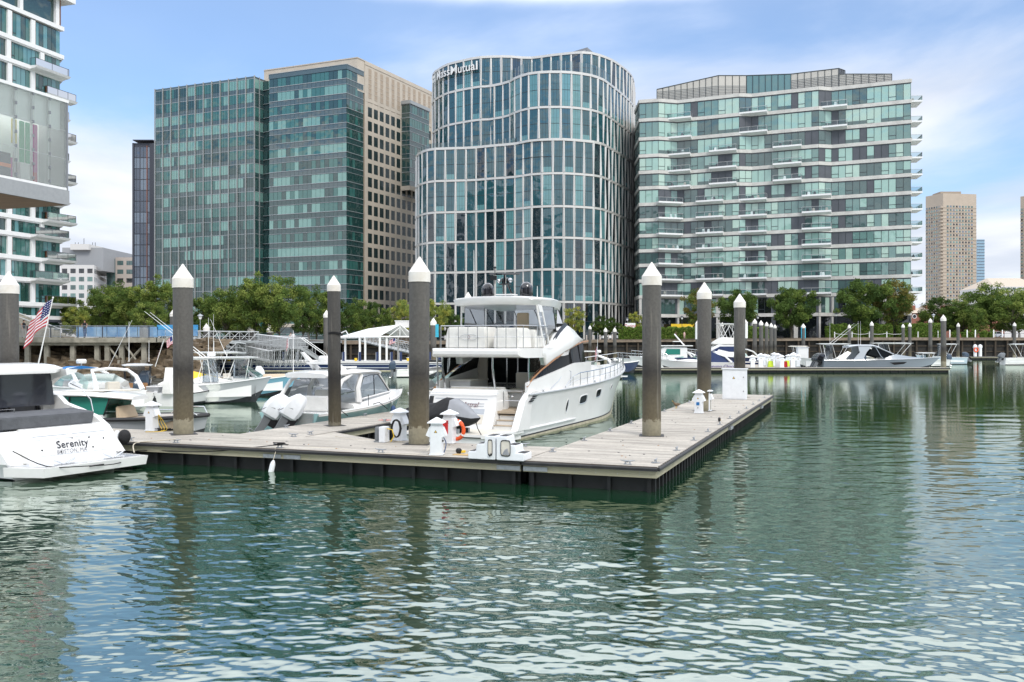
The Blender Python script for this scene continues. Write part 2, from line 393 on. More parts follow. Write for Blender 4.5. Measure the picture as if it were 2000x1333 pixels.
# rocky bank below the left pier
mat('rock', (0.115, 0.085, 0.052), 0.92, var=0.5, vscale=1.6, bump=0.9, bscale=5)
mat('rock_wet', (0.035, 0.032, 0.022), 0.75, var=0.4, vscale=2, bump=0.9, bscale=5)
rb = MB(); rng = random.Random(3)
nx, ny = 46, 12
def bankp(i, j):
    X = -75+45.5*i/nx; s = j/ny
    Y = 82.5+15.5*s+ (0 if j in (0, ny) else rng.uniform(-0.3, 0.3)); z = -0.7+5.0*s
    return (X+rng.uniform(-0.25,0.25), Y, z+rng.uniform(-0.2,0.2))
grid = [[bankp(i, j) for i in range(nx+1)] for j in range(ny+1)]
for j in range(ny):
    for i in range(nx): rb.quad(grid[j][i], grid[j][i+1], grid[j+1][i+1], grid[j+1][i], 'rock' if j > 2 else 'rock_wet')
rb.build('bank'); bpy.data.objects['bank']['kind'] = 'structure'
rk = MB()
for k in range(900):
    s = rng.random(); X = rng.uniform(-75, -30.2); Y = 82.3+15.2*s; z = -0.7+4.95*s
    r = rng.uniform(0.25, 0.85); a = [rng.uniform(0.75, 1.25) for _ in range(8)]; yaw = rng.random()*3
    vs = []
    for q, (ax, ay, az) in enumerate([(-1,-.7,-.5),(1,-.7,-.5),(1,.7,-.5),(-1,.7,-.5),(-.8,-.6,.5),(.8,-.6,.5),(.8,.6,.5),(-.8,.6,.5)]):
        x_, y_ = ax*r*a[q], ay*r*a[q]; vs.append((X+x_*math.cos(yaw)-y_*math.sin(yaw), Y+x_*math.sin(yaw)+y_*math.cos(yaw), z+az*r*0.8*a[q]+ay*r*0.25))
    rk.hexa(vs[:4], vs[4:], 'rock' if z > 0.6 else 'rock_wet')
o = rk.build('riprap_stones'); o['kind'] = 'stuff'; o['label'] = 'brown riprap stones on the bank below the left pier'
# ================================================================ FLOATING DOCKS
def deck_mat(name, c1, c2, dark):
    m = bpy.data.materials.new(name); m.use_nodes = True; MATS[name] = m
    n = m.node_tree.nodes; l = m.node_tree.links; p = n['Principled BSDF']; p.inputs['Roughness'].default_value = 0.8
    t = n.new('ShaderNodeTexCoord'); br = n.new('ShaderNodeTexBrick'); l.new(t.outputs['Object'], br.inputs['Vector'])
    br.inputs['Scale'].default_value = 1; br.inputs['Brick Width'].default_value = 3.6; br.inputs['Row Height'].default_value = 0.142
    br.inputs['Mortar Size'].default_value = 0.006; br.inputs['Mortar Smooth'].default_value = 0.3; br.inputs['Bias'].default_value = 0.0
    br.inputs['Color1'].default_value = (*c1, 1); br.inputs['Color2'].default_value = (*c2, 1); br.inputs['Mortar'].default_value = (*dark, 1)
    q = n.new('ShaderNodeTexNoise'); q.inputs['Scale'].default_value = 1.2; q.inputs['Detail'].default_value = 6
    mp = n.new('ShaderNodeMapping'); mp.inputs['Scale'].default_value = (0.35, 2.2, 1); l.new(t.outputs['Object'], mp.inputs[0]); l.new(mp.outputs[0], q.inputs['Vector'])
    r = n.new('ShaderNodeMapRange'); l.new(q.outputs[0], r.inputs[0]); r.inputs[1].default_value = 0.3; r.inputs[2].default_value = 0.7; r.inputs[3].default_value = 0.64; r.inputs[4].default_value = 1.12
    s = n.new('ShaderNodeTexNoise'); s.inputs['Scale'].default_value = 9; s.inputs['Detail'].default_value = 4; l.new(t.outputs['Object'], s.inputs['Vector'])
    r2 = n.new('ShaderNodeMapRange'); l.new(s.outputs[0], r2.inputs[0]); r2.inputs[1].default_value = 0.25; r2.inputs[2].default_value = 0.75; r2.inputs[3].default_value = 0.86; r2.inputs[4].default_value = 1.1
    mm = n.new('ShaderNodeMath'); mm.operation = 'MULTIPLY'; l.new(r.outputs[0], mm.inputs[0]); l.new(r2.outputs[0], mm.inputs[1])
    mx = n.new('ShaderNodeMix'); mx.data_type = 'RGBA'; mx.blend_type = 'MULTIPLY'; mx.inputs[0].default_value = 1; l.new(br.outputs['Color'], mx.inputs[6]); l.new(mm.outputs[0], mx.inputs[7])
    l.new(mx.outputs[2], p.inputs['Base Color'])
    b = n.new('ShaderNodeBump'); b.inputs['Distance'].default_value = 0.01; b.inputs['Strength'].default_value = 0.6; b.invert = True; l.new(br.outputs['Fac'], b.inputs['Height']); l.new(b.outputs[0], p.inputs['Normal'])
    return m
deck_mat('deck', (0.485, 0.45, 0.39), (0.395, 0.36, 0.31), (0.13, 0.11, 0.09))
mat('treated_timber', (0.28, 0.27, 0.18), 0.8, col2=(0.38, 0.35, 0.26), vscale=1.6, stretch=(0.25,1,4), bump=0.2)
mat('treated_timber_pale', (0.38, 0.36, 0.28), 0.8, col2=(0.30, 0.29, 0.23), vscale=1.6, stretch=(0.25,1,4), bump=0.2)
mat('float_black', (0.005, 0.006, 0.007), 0.6, var=0.5, vscale=2)
def cleat_mb(mb, x, y, z, ang=0.0, s=1.0):
    c, sn = math.cos(ang)*s, math.sin(ang)*s
    T = lambda p: (x+p[0]*c-p[1]*sn, y+p[0]*sn+p[1]*c, z+p[2]*s)
    mb.tube([T((-0.20,0,0.115)), T((-0.10,0,0.095)), T((0,0,0.09)), T((0.10,0,0.095)), T((0.20,0,0.115))], [0.010*s,0.018*s,0.022*s,0.018*s,0.010*s], 'galv', 8)
    mb.tube([T((-0.075,0,0)), T((-0.05,0,0.09))], 0.02*s, 'galv', 8); mb.tube([T((0.075,0,0)), T((0.05,0,0.09))], 0.02*s, 'galv', 8)
    mb.box(x-0.11*s, x+0.11*s, y-0.05*s, y+0.05*s, z+0.001, z+0.016, 'galv')
def dock(label, x0, x1, y0, y1, rails, cleats=(), fasc=None, h=0.70, origin=None, ang=None, grp=None, plank='deck', loc_=None):
    root = thing('floating_dock', label, 'dock', origin if origin is not None else (DO.x, DO.y, 0), DANG if ang is None else ang, grp)
    m = MB(); m.box(x0, x1, y0, y1, h-0.06, h, plank); m.build('deck', root)
    f = MB(); r = MB(); t = fasc or 'treated_timber'
    e = 0.012
    if 'f' in rails:
        f.box(x0+.02, x1-.02, y0+0.02, y0+0.10, h-0.31, h-0.062, t)
        r.box(x0, x1, y0-0.065, y0+0.01, h-0.12, h-0.03, 'rubber'); r.tube([(x0,y0-0.055,h-0.055),(x1,y0-0.055,h-0.055)], 0.032, 'rubber', 8)
    if 'b' in rails: f.box(x0+.02, x1-.02, y1-0.10, y1-0.02, h-0.31, h-0.062, t); r.box(x0, x1, y1-0.01, y1+0.065, h-0.12, h-0.03, 'rubber')
    if 'l' in rails: f.box(x0+.02, x0+0.10, y0+0.11, y1-0.11, h-0.31, h-0.062, t); r.box(x0-0.065, x0+0.01, y0+.02, y1-.02, h-0.12, h-0.03, 'rubber')
    if 'r' in rails: f.box(x1-0.10, x1-.02, y0+0.11, y1-0.11, h-0.31, h-0.062, t); r.box(x1-0.01, x1+0.065, y0+.02, y1-.02, h-0.12, h-0.03, 'rubber'); r.tube([(x1+0.055,y0,h-0.055),(x1+0.055,y1,h-0.055)], 0.032, 'rubber', 8)
    if 'f' in rails and origin is None:
        for i in range(int((x1-x0)/0.6)):
            for zz in (h-.13-.03*(i%2), h-.24): f.lathe([(.013,0),(.010,.008)], 'galv', 6, T=lambda v: (x0+.3+i*.6+v[0], y0+.02-v[2], zz+v[1]))
    f.build('timber_fascia', root); r.build('rub_rail', root, True)
    # floats: separate tubs with ribs
    q = MB(); q.box(x0+0.22, x1-0.22, y0+0.22, y1-0.22, -0.35, h-0.315, 'float_black')
    nxr = int((x1-x0)/1.05); nyr = int((y1-y0)/0.50)
    for i in range(nxr+1):
        X = x0+0.25+(x1-x0-0.5)*i/max(1, nxr)
        q.box(X-0.05, X+0.05, y0+0.10, y0+0.2195, -0.3, h-0.315, 'float_black'); q.box(X-0.05, X+0.05, y1-0.2195, y1-0.10, -0.3, h-0.315, 'float_black')
    for i in range(nyr+1):
        Y = y0+0.30+(y1-y0-0.6)*i/max(1, nyr)
        q.box(x0+0.10, x0+0.2195, Y-0.05, Y+0.05, -0.3, h-0.315, 'float_black'); q.box(x1-0.2195, x1-0.10, Y-0.05, Y+0.05, -0.3, h-0.315, 'float_black')
    q.build('float', root)
    for (cx_, cy_, ca) in cleats:
        c = MB(); cleat_mb(c, cx_, cy_, h, ca); c.build('cleat', root, True)
    return root
d1 = dock('long weathered timber dock across the photo, its front edge facing the open water', -44, -3.83, 0, 3.4, 'fb',
     [(-11.9,0.22,0),(-8.35,0.22,0),(-4.35,0.22,0),(-15.9,0.22,0),(-17.8,0.22,0),(-24,0.22,0),(-30,.22,0),(-6.2,3.2,0),(-13.4,3.2,0),(-4.9,3.2,0.3)])
pl = MB()
for x0, x1 in ((-4.55,-3.85),): pl.box(x0, x1, -0.012, 0.019, 0.42, 0.54, 'galv')
pl.build('joint_plate', d1)
for x0, x1 in ((-12.35,-11.7),(-11.6,-11.0)): pl = MB(); pl.box(x0, x1, -0.012, 0.019, 0.40, 0.52, 'galv'); pl.build('joint_plate', d1)
ct = [(-0.85,0.22,0)] + [(-0.2, 0.75+3.1*k, math.pi/2) for k in range(12)] + [(-3.62, 2.2+3.4*k, math.pi/2) for k in range(9)] + [(-1.9, 34.6, 0)]
d2 = dock('wide weathered dock finger running away at the right, carrying the tall white cabinet', -3.78, 0, 0, 35, 'frbl', ct)
pl = MB(); pl.box(-3.76,-3.05,-0.012,0.019,0.42,0.54,'galv')
pl.build('joint_plate', d2)
for yy in (14.6, 27.5): pl = MB(); pl.box(-0.019,0.10,yy-0.4,yy+0.4,0.40,0.52,'galv'); pl.build('joint_plate', d2)
d3 = dock('narrow dock finger behind the main dock, between the pale green boat and the flybridge yacht', -15.8, -13.1, 3.42, 20.5, 'lrb',
     [(-13.3,4.1,math.pi/2),(-13.3,9.6,math.pi/2),(-15.6,6,math.pi/2),(-15.6,12,math.pi/2),(-13.3,15,math.pi/2)])
gs = MB(); gs.prism([(-13.0,3.42),(-10.3,3.42),(-13.0,5.2)], 0.64, 0.695, 'deck'); gs.build('corner_gusset', d3)
rd = MB(); rd.box(-13.95,-13.5,10.2,10.55,0.701,0.71,'red'); rd.build('red_hatch', d3)
# wood repair strip and red-brown spots
mat('plywood', (0.50, 0.33, 0.14), 0.7, var=0.15, vscale=4, stretch=(0.4,3,1))
def dthing(name, label, cat, x, y, rz=0.0, group=None, z=0.70): return thing(name, label, cat, dk(x, y, z), DANG+rz, group)
o = MB(); o.box(-0.55, 0.55, -0.12, 0.12, 0.001, 0.02, 'plywood'); o = o.build('plywood_strip', loc=dk(-5.55,0.55,0.70)); o.rotation_euler = (0,0,DANG+0.05); tag(o, 'flat strip of orange plywood lying on the dock beside the white steps', 'plywood')
# ================================================================ STEEL PILES
def pile_mat(name, dark_top, grow):
    m = bpy.data.materials.new(name); m.use_nodes = True; MATS[name] = m
    n = m.node_tree.nodes; l = m.node_tree.links; p = n['Principled BSDF']; p.inputs['Roughness'].default_value = 0.62; p.inputs['Specular IOR Level'].default_value = 0.35
    t = n.new('ShaderNodeTexCoord'); s = n.new('ShaderNodeSeparateXYZ'); l.new(t.outputs['Object'], s.inputs[0])
    g = n.new('ShaderNodeNewGeometry')
    q = n.new('ShaderNodeTexNoise'); q.inputs['Scale'].default_value = 4; q.inputs['Detail'].default_value = 8; q.inputs['Roughness'].default_value = .7; l.new(g.outputs['Position'], q.inputs['Vector'])
    a = n.new('ShaderNodeMath'); a.operation = 'MULTIPLY_ADD'; l.new(q.outputs[0], a.inputs[0]); a.inputs[1].default_value = 0.75; l.new(s.outputs[2], a.inputs[2])
    mr = n.new('ShaderNodeMapRange'); l.new(a.outputs[0], mr.inputs[0]); mr.inputs[1].default_value = 0; mr.inputs[2].default_value = 8; 
    r = n.new('ShaderNodeValToRGB'); l.new(mr.outputs[0], r.inputs[0]); e = r.color_ramp.elements
    stops = [(0.0,(0.10,0.09,0.055)),(grow/8-0.001,(0.27,0.245,0.175)),(grow/8+0.004,(0.115,0.095,0.058)),(grow/8+0.07,(0.10,0.085,0.055)),(grow/8+0.17,(0.060,0.052,0.040)),(grow/8+0.22,(0.036,0.033,0.030)),(grow/8+0.30,(0.095,0.090,0.082)),(1.0,(0.108,0.104,0.097))]
    if dark_top: stops = [(x, tuple(c*0.62 for c in k)) for x, k in stops]
    e[0].position, e[0].color = stops[0][0], (*stops[0][1], 1); e[1].position, e[1].color = stops[-1][0], (*stops[-1][1], 1)
    for x, k in stops[1:-1]: z = e.new(x); z.color = (*k, 1)
    q2 = n.new('ShaderNodeTexNoise'); q2.inputs['Scale'].default_value = 11; q2.inputs['Detail'].default_value = 9; l.new(g.outputs['Position'], q2.inputs['Vector'])
    r2 = n.new('ShaderNodeMapRange'); l.new(q2.outputs[0], r2.inputs[0]); r2.inputs[1].default_value = .3; r2.inputs[2].default_value = .7; r2.inputs[3].default_value = .86; r2.inputs[4].default_value = 1.14
    mx = n.new('ShaderNodeMix'); mx.data_type = 'RGBA'; mx.blend_type = 'MULTIPLY'; mx.inputs[0].default_value = 1; l.new(r.outputs[0], mx.inputs[6]); l.new(r2.outputs[0], mx.inputs[7])
    mp = n.new('ShaderNodeMapping'); mp.inputs['Scale'].default_value = (9,9,.5); l.new(g.outputs['Position'], mp.inputs[0]); q3 = n.new('ShaderNodeTexNoise'); q3.inputs['Detail'].default_value = 4; q3.inputs['Scale'].default_value = 1; l.new(mp.outputs[0], q3.inputs['Vector'])
    r3 = n.new('ShaderNodeMapRange'); l.new(q3.outputs[0], r3.inputs[0]); r3.inputs[1].default_value = .60; r3.inputs[2].default_value = .74; r3.inputs[3].default_value = 0; r3.inputs[4].default_value = .45
    m4 = n.new('ShaderNodeMix'); m4.data_type = 'RGBA'; l.new(r3.outputs[0], m4.inputs[0]); l.new(mx.outputs[2], m4.inputs[6]); m4.inputs[7].default_value = (.24,.22,.19,1); l.new(m4.outputs[2], p.inputs['Base Color'])
    b = n.new('ShaderNodeBump'); b.inputs['Distance'].default_value = 0.02; b.inputs['Strength'].default_value = 0.5; l.new(q2.outputs[0], b.inputs['Height'])
    l.new(b.outputs[0], p.inputs['Normal'])
pile_mat('pile_steel', False, 1.62); pile_mat('pile_steel_dark', True, 1.2)
def pile(x, Y, label, group, r=0.33, top=6.3, m='pile_steel', cap='cap_white', n=28, parts=True, wrap=None, cyl=0.30, cone=0.50, name='mooring_pile', collar=True):
    root = thing(name, label, 'pile', (x, Y, 0), 0, group)
    root.rotation_euler = (math.sin(x*7)*.005, math.cos(x*5)*.005, x)
    a = MB(); a.lathe([(r,-2.5),(r,top-0.02)], m, n); a.build('shaft', root, True)
    c = MB(); s = r/0.33; c.lathe([(r*1.07, top-0.02),(r*1.07, top+cyl*s),(r*1.0, top+(cyl+.03)*s),(0.02, top+(cyl+cone)*s)], cap, n); c.build('cap', root, True, 25)
    if collar:
        q = MB(); q.box(-r-0.10, r+0.10, -r-0.10, r+0.10, 0.702, 0.712, 'rubber'); q.build('pile_collar', root).rotation_euler = (0,0,DANG)
    return root
def dpile(x, y, label, **k): p = dk(x, y); return pile(p.x, p.y, label, 'steel mooring piles with white cone caps at the near docks', **k)
dpile(-26.15, 2.75, 'capped mooring pile rising behind the motor yacht at the left edge', r=0.35, top=5.9)
dpile(-17.65, 2.65, 'capped mooring pile through the long dock between the small power post and the pale boat', r=0.345, top=5.95)
dpile(-14.32, 7.4, 'slimmer, darker capped pile through the narrow finger beside the pale green boat', r=0.25, top=6.0, m='pile_steel_dark')
pm = dpile(-8.35, 2.75, 'capped mooring pile beside the covered jet ski, stern of the flybridge yacht behind', top=5.95)
dpile(-1.85, 8.0, 'capped mooring pile through the wide finger, nearest of its three', top=6.0)
dpile(-1.95, 20.4, 'capped mooring pile behind the pair of power pedestals on the wide finger', top=6.05)
dpile(-1.65, 31.9, 'capped mooring pile right behind the tall white cabinet', top=6.05)
# ================================================================ BUILDINGS
def facade_glass(name, col, rough=0.03, wav=0.25, spec=0.9, coat=0.0, metal=0.0):
    m = mat(name, col, rough, metal=metal, spec=0.5, ior=2.0, coat=coat)
    n = m.node_tree.nodes; l = m.node_tree.links; p = n['Principled BSDF']
    t = n.new('ShaderNodeTexCoord'); q = n.new('ShaderNodeTexNoise'); q.inputs['Scale'].default_value = 0.35; q.inputs['Detail'].default_value = 1.5
    l.new(t.outputs['Object'], q.inputs['Vector']); b = n.new('ShaderNodeBump'); b.inputs['Strength'].default_value = min(1, wav*2.2); b.inputs['Distance'].default_value = 0.2
    l.new(q.outputs[0], b.inputs['Height']); l.new(b.outputs[0], p.inputs['Normal']); return m
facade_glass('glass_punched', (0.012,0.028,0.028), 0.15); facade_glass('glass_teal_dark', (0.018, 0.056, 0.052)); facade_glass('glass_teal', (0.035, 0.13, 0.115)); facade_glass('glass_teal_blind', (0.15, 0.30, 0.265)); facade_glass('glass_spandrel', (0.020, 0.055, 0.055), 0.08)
facade_glass('glass_spandrel2', (0.060, 0.092, 0.095), 0.12)  # paler spandrel: the upper floors' sky reflection put into its colour
facade_glass('glass_blue_dark', (0.004, 0.018, 0.025), wav=0.35); facade_glass('glass_blue', (0.018, 0.078, 0.094), wav=0.35); facade_glass('glass_blue_light', (0.10, 0.24, 0.25), wav=0.3)
facade_glass('glass_mint', (0.29, 0.46, 0.40), 0.06); facade_glass('glass_mint_pale', (0.38, 0.53, 0.45), 0.08); facade_glass('glass_smoke', (0.06, 0.11, 0.105), wav=0.15); facade_glass('glass_smoke2', (0.13, 0.235, 0.215), wav=0.15)
facade_glass('glass_night', (0.006, 0.008, 0.010)); facade_glass('glass_steel', (0.045, 0.065, 0.10)); facade_glass('glass_steel_light', (0.12, 0.16, 0.21))
mat('mullion', (0.05, 0.06, 0.065), 0.45, 0.3); mat('fin', (0.34, 0.355, 0.35), 0.4, 0.3); mat('mullion_pale', (0.34, 0.37, 0.38), 0.45, 0.3)
MATS['glass_punched'].node_tree.nodes['Principled BSDF'].inputs['Specular IOR Level'].default_value = .12; mat('precast', (0.48, 0.425, 0.35), 0.85, var=0.07, vscale=0.35); mat('precast_dark', (0.36, 0.29, 0.22), 0.85)
mat('metal_white', (0.60, 0.585, 0.55), 0.32, 0.3, spec=0.6); mat('metal_grey', (0.24, 0.25, 0.265), 0.4, 0.4)
mat('stone_band', (0.60, 0.585, 0.545), 0.7, col2=(0.46, 0.445, 0.415), vscale=0.5, detail=8); mat('slate_panel', (0.085, 0.092, 0.105), 0.5, var=0.1, vscale=0.4)
mat('white_panel', (0.74, 0.74, 0.73), 0.5, var=0.03); mat('soffit', (0.30, 0.30, 0.30), 0.7); mat('bronze', (0.16, 0.07, 0.035), 0.5); mat('charcoal', (0.045, 0.05, 0.065), 0.6, var=0.1)
mat('copper_line', (0.25, 0.09, 0.05), 0.6); mat('grey_clad', (0.30, 0.31, 0.32), 0.6, var=0.06); mat('pale_clad', (0.60, 0.59, 0.57), 0.75, var=0.04); mat('tan_clad', (0.42, 0.37, 0.33), 0.8)
mat('tower_beige', (0.44, 0.375, 0.30), 0.85, var=0.05, vscale=0.2); mat('brick_red', (0.24, 0.10, 0.07), 0.9, var=0.15); mat('roof_tan', (0.46, 0.39, 0.31), 0.8); mat('wood_soffit', (0.17, 0.095, 0.05), 0.6, var=0.25, vscale=1.5, stretch=(0.3,4,1))
mat('interior_white', (0.82, 0.84, 0.81), 0.8); mat('louvre', (0.50, 0.48, 0.43), 0.6); mat('roof_grey', (0.13, 0.13, 0.14), 0.8); mat('sign_grey', (0.72, 0.72, 0.70), 0.5)
for nm, c in (('int_yellow',(0.6,0.45,0.05)),('int_green',(0.05,0.30,0.15)),('int_magenta',(0.35,0.03,0.20)),('int_red',(0.40,0.03,0.04)),('int_dark',(0.04,0.045,0.07)),('int_orange',(0.65,0.15,0.03))): mat(nm, c, 0.7)
class Wall:                     # a vertical facade plane: s along it, z up, o outwards (towards the viewer's side)
    def __init__(s, a, b, flip=False):
        s.a = Vector((a[0], a[1], 0)); d = Vector((b[0]-a[0], b[1]-a[1], 0)); s.L = d.length; s.d = d.normalized()
        s.n = Vector((s.d.y, -s.d.x, 0))*(-1 if flip else 1)
    def P(s, u, z, o=0.0): p = s.a+s.d*u+s.n*o; return (p.x, p.y, z)
    def quad(s, mb, u0, u1, z0, z1, o, m): mb.quad(s.P(u0,z0,o), s.P(u1,z0,o), s.P(u1,z1,o), s.P(u0,z1,o), m)
    def box(s, mb, u0, u1, z0, z1, o0, o1, m):
        mb.hexa([s.P(u0,z0,o0), s.P(u1,z0,o0), s.P(u1,z0,o1), s.P(u0,z0,o1)], [s.P(u0,z1,o0), s.P(u1,z1,o0), s.P(u1,z1,o1), s.P(u0,z1,o1)], m)
def shift(mb, c): mb.v = [(v[0]-c[0], v[1]-c[1], v[2]-c[2]) for v in mb.v]
class Bld:                      # collects the facade pieces of one building; keeps the 100 largest of a kind apart
    def __init__(s, name, label, origin, cat='building'):
        s.o = origin; s.root = thing(name, label, cat, origin); s.b = {}; s.it = {}
    def mb(s, k): return s.b.setdefault(k, MB())
    def item(s, kind, mb, w=1.0): s.it.setdefault(kind, []).append((w, mb))
    def done(s, smooth=()):
        for k, m in s.b.items():
            if not m.v: continue
            shift(m, s.o); m.build(k, s.root, k in smooth, recalc=False)
        for k, lst in s.it.items():
            lst.sort(key=lambda t: -t[0]); rest = MB()
            for i, (w_, m) in enumerate(lst):
                shift(m, s.o)
                if i < 100: m.build(k, s.root, recalc=False)
                else:
                    for f_, mm in zip(m.f, m.m): pass
                    o_ = len(rest.v); rest.v += m.v
                    for f_, mm in zip(m.f, m.m): rest.f.append([o_+i_ for i_ in f_]); rest.m.append(rest.mi(m.mats[mm]))
            if rest.v: r = rest.build(k, s.root, recalc=False); r['kind'] = 'stuff'
        return s.root
def body(B, pts, z0, z1, m, roofm='roof_grey'):   # solid core behind the glazing
    q = B.mb('wall'); n = len(pts)
    q.add([(p[0],p[1],z0) for p in pts]+[(p[0],p[1],z1) for p in pts], [(i,(i+1)%n,n+(i+1)%n,n+i) for i in range(n)], m)
    B.mb('roof').add([(p[0],p[1],z1) for p in pts], [tuple(range(n))], roofm)
rnd = random.Random(11)
# ---------------------------------------------------------------- green glass office block (left of centre)
def vertex():
    B = Bld('office_building', 'green glass office block with white fins and a beige window wall on its right', (-60, 290, 4.3))
    dF = Vector((-0.9225, 0.386)); dR = Vector((0.4386, 0.8987))
    P = lambda x, y: Vector((x, y))
    # left block
    a = P(-78.67, 282); b = a+dF*39.4; c = a+dR*3.8
    za = 85.2
    wl = Wall(b, a); ws = Wall(a, c)
    fl = 4.32; nF = 19
    body(B, [wl.P(0,0,-0.3)[:2], wl.P(wl.L,0,-0.3)[:2], (a+dR*14-dF*-0.3)[:], (b+dR*40)[:]], 4.3, za, 'glass_spandrel')
    bay = wl.L/12
    def pick(z, u, base=0.3):
        r = rnd.random(); 
        return 'glass_teal_blind' if r < base else ('glass_teal' if r < 0.72 else 'glass_teal_dark')
    for k in range(nF):
        z1 = za-0.5-k*fl; z0 = z1-fl
        if z0 < 4: z0 = 4.3
        mood = rnd.random()*0.5; g_ = 'glass_teal_dark'
        for i in range(12):
            q = MB(); u0 = i*bay
            for p in range(3):
                if rnd.random() < 0.38: g_ = pick(z0, u0, mood)
                wl.quad(q, u0+0.16+p*(bay-0.2)/3, u0+0.12+(p+1)*(bay-0.2)/3-0.05, z0+1.35, z1-0.15, 0.0, g_)
                wl.quad(q, u0+0.16+p*(bay-0.2)/3, u0+0.12+(p+1)*(bay-0.2)/3-0.05, z0, z0+1.3, 0.0, 'glass_spandrel2' if k < 9 else 'glass_spandrel')  # darker lower floors: mirrored buildings put into the spandrel colour
            B.item('window', q, 1+0.001*k+rnd.random()*0.2)
        q = MB(); ws.quad(q, 0.1, ws.L-0.1, z0+1.35, z1-0.15, 0.0, pick(z0,0,.4)); ws.quad(q, 0.1, ws.L-0.1, z0, z0+1.3, 0.0, 'glass_spandrel'); B.item('window', q, 0.8)
    for i in range(13): 
        q = MB(); wl.box(q, i*bay-0.10, i*bay+0.10, 4.3, za+0.3, 0.02, 0.40, 'fin'); B.item('fin', q)
    q = MB(); ws.box(q, ws.L*0.5-0.06, ws.L*0.5+0.06, 4.3, za+0.3, 0.02, 0.3, 'fin'); B.item('fin', q)
    m = B.mb('mullion_grid')
    for k in range(nF):
        z1 = za-0.5-k*fl
        wl.box(m, 0, wl.L, z1-0.15, z1-0.02, -0.05, 0.06, 'mullion_pale'); ws.box(m, 0, ws.L, z1-0.15, z1-0.02, -0.05, 0.06, 'mullion_pale')
    wl.box(m, 0, wl.L, za-0.5, za+0.1, -0.3, 0.05, 'glass_spandrel2')
    # recess between the two blocks
    c2 = Vector((-73.3, 283.2)); wr = Wall(c, c2)
    body(B, [wr.P(-1,0,-0.3)[:2], wr.P(wr.L,0,-0.3)[:2], (c2+dR*9)[:], (c+dR*9)[:]], 4.3, za-0.8, 'glass_spandrel')
    for k in range(nF):
        z1 = za-0.5-k*fl; z0 = max(z1-fl, 4.3)
        q = MB(); wr.quad(q, 0.1, wr.L/2, z0+1.5, z1-0.2, 0.0, 'glass_teal_dark'); wr.quad(q, wr.L/2+0.1, wr.L, z0+1.5, z1-0.2, 0.0, pick(0,0,.3)); wr.box(q, 0, wr.L, z0+1.35, z0+1.5, 0, 0.1, 'mullion_pale'); B.item('window', q, 0.7)
    # right block: horizontal strips
    C1 = P(-48.45, 270); c3 = C1+dF*27.6; c4 = C1+dR*8.4; zb = 84.9; fl = 4.30
    w1 = Wall(c3, C1); w2 = Wall(C1, c4)
    body(B, [w1.P(0,0,-0.3)[:2], w1.P(w1.L-0.3,0,-0.3)[:2], w2.P(w2.L,0,-0.3)[:2], (c3+dR*9)[:]], 4.3, zb, 'glass_spandrel')
    B.mb('parapet')
    for w_ in (w1, w2):
        w_.box(B.mb('parapet'), -0.1, w_.L+0.1, zb-1.0, zb+0.35, -0.3, 0.16, 'glass_spandrel2')
        w_.box(B.mb('parapet'), -0.1, w_.L+0.1, zb+0.35, zb+0.5, -0.3, 0.3, 'mullion_pale')
    for k in range(19):
        z1 = zb-1.0-k*fl; z0 = max(z1-fl, 4.3)
        mood = rnd.choice([0.05, 0.1, 0.25, 0.5, 0.8])
        for w_ in (w1, w2):
            nb = round(w_.L/3.07); bw = w_.L/nb
            for i in range(nb):
                q = MB(); run = rnd.random() < mood
                for p in range(2):
                    g_ = 'glass_teal_blind' if (run and rnd.random() < 0.8) else ('glass_teal' if rnd.random() < 0.65 else 'glass_teal_dark')
                    if w_ is w2: g_ = 'glass_teal_dark' if rnd.random() < 0.7 else 'glass_teal'
                    w_.quad(q, i*bw+0.04+p*bw/2, i*bw+(p+1)*bw/2-0.04, z0+1.72, z1-0.08, 0.0, g_)
                    w_.quad(q, i*bw+0.03+p*bw/2, i*bw+(p+1)*bw/2-0.03, z0+0.1, z0+1.5, 0.02, 'glass_spandrel2' if (k < 8 and w_ is w1) else 'glass_spandrel')  # upper front floors paler, lower ones darker: reflections painted as spandrel colour
                B.item('window', q, 1+0.001*k+rnd.random()*0.25)
            q = MB(); w_.box(q, 0, w_.L, z0+1.55, z0+1.7, -0.05, 0.14, 'mullion_pale'); w_.box(q, 0, w_.L, z0-0.02, z0+0.08, -0.05, 0.10, 'mullion_pale'); B.item('slab_line', q)
    # beige stone wing
    E = P(-46.1, 274.8); E2 = E+dR*47; E0 = E+dF*34; zc = 88.6
    wc = Wall(E+dR*3.65, E2); wf = Wall(E0, E)
    wl_ = B.mb('wall')
    body(B, [E0[:], E[:], E2[:], (E2+dF*34)[:]], 79, zc, 'precast')
    body(B, [(E+dR*3.6)[:], E2[:], (E2+dF*30)[:], (E+dR*3+dF*30)[:]], 4.3, 79, 'precast_dark')
    wf.box(B.mb('parapet'), 0, wf.L, zc, zc+0.3, -0.5, 0.15, 'precast')
    Wall(E, E2).box(B.mb('parapet'), 0, 47, zc, zc+0.3, -0.5, 0.15, 'precast')
    Wall(E, E2).box(B.mb('wall'), 0, 3.2, zb+.5, zc, -0.5, 0.02, 'precast')
    nc = 13; pitch = 3.16; fl = 4.26; top = 75.3; u00 = 1.2
    for i in range(nc+1): wc.box(B.mb('wall'), u00+i*pitch-0.50 if i else 0, u00+i*pitch+0.48, 4.3, zc, -0.4, 0.07, 'precast')
    for k in range(17):
        z1 = top-k*fl
        wc.box(B.mb('wall'), 0, nc*pitch+1, z1, z1+fl-2.95, -0.4, 0.05, 'precast')
    wc.box(B.mb('wall'), 0, nc*pitch+1, top+1.5, zc-0.9, -0.4, 0.10, 'precast')
    wc.box(B.mb('wall'), 0, nc*pitch+1, zc-0.9, zc, -0.4, 0.22, 'precast')
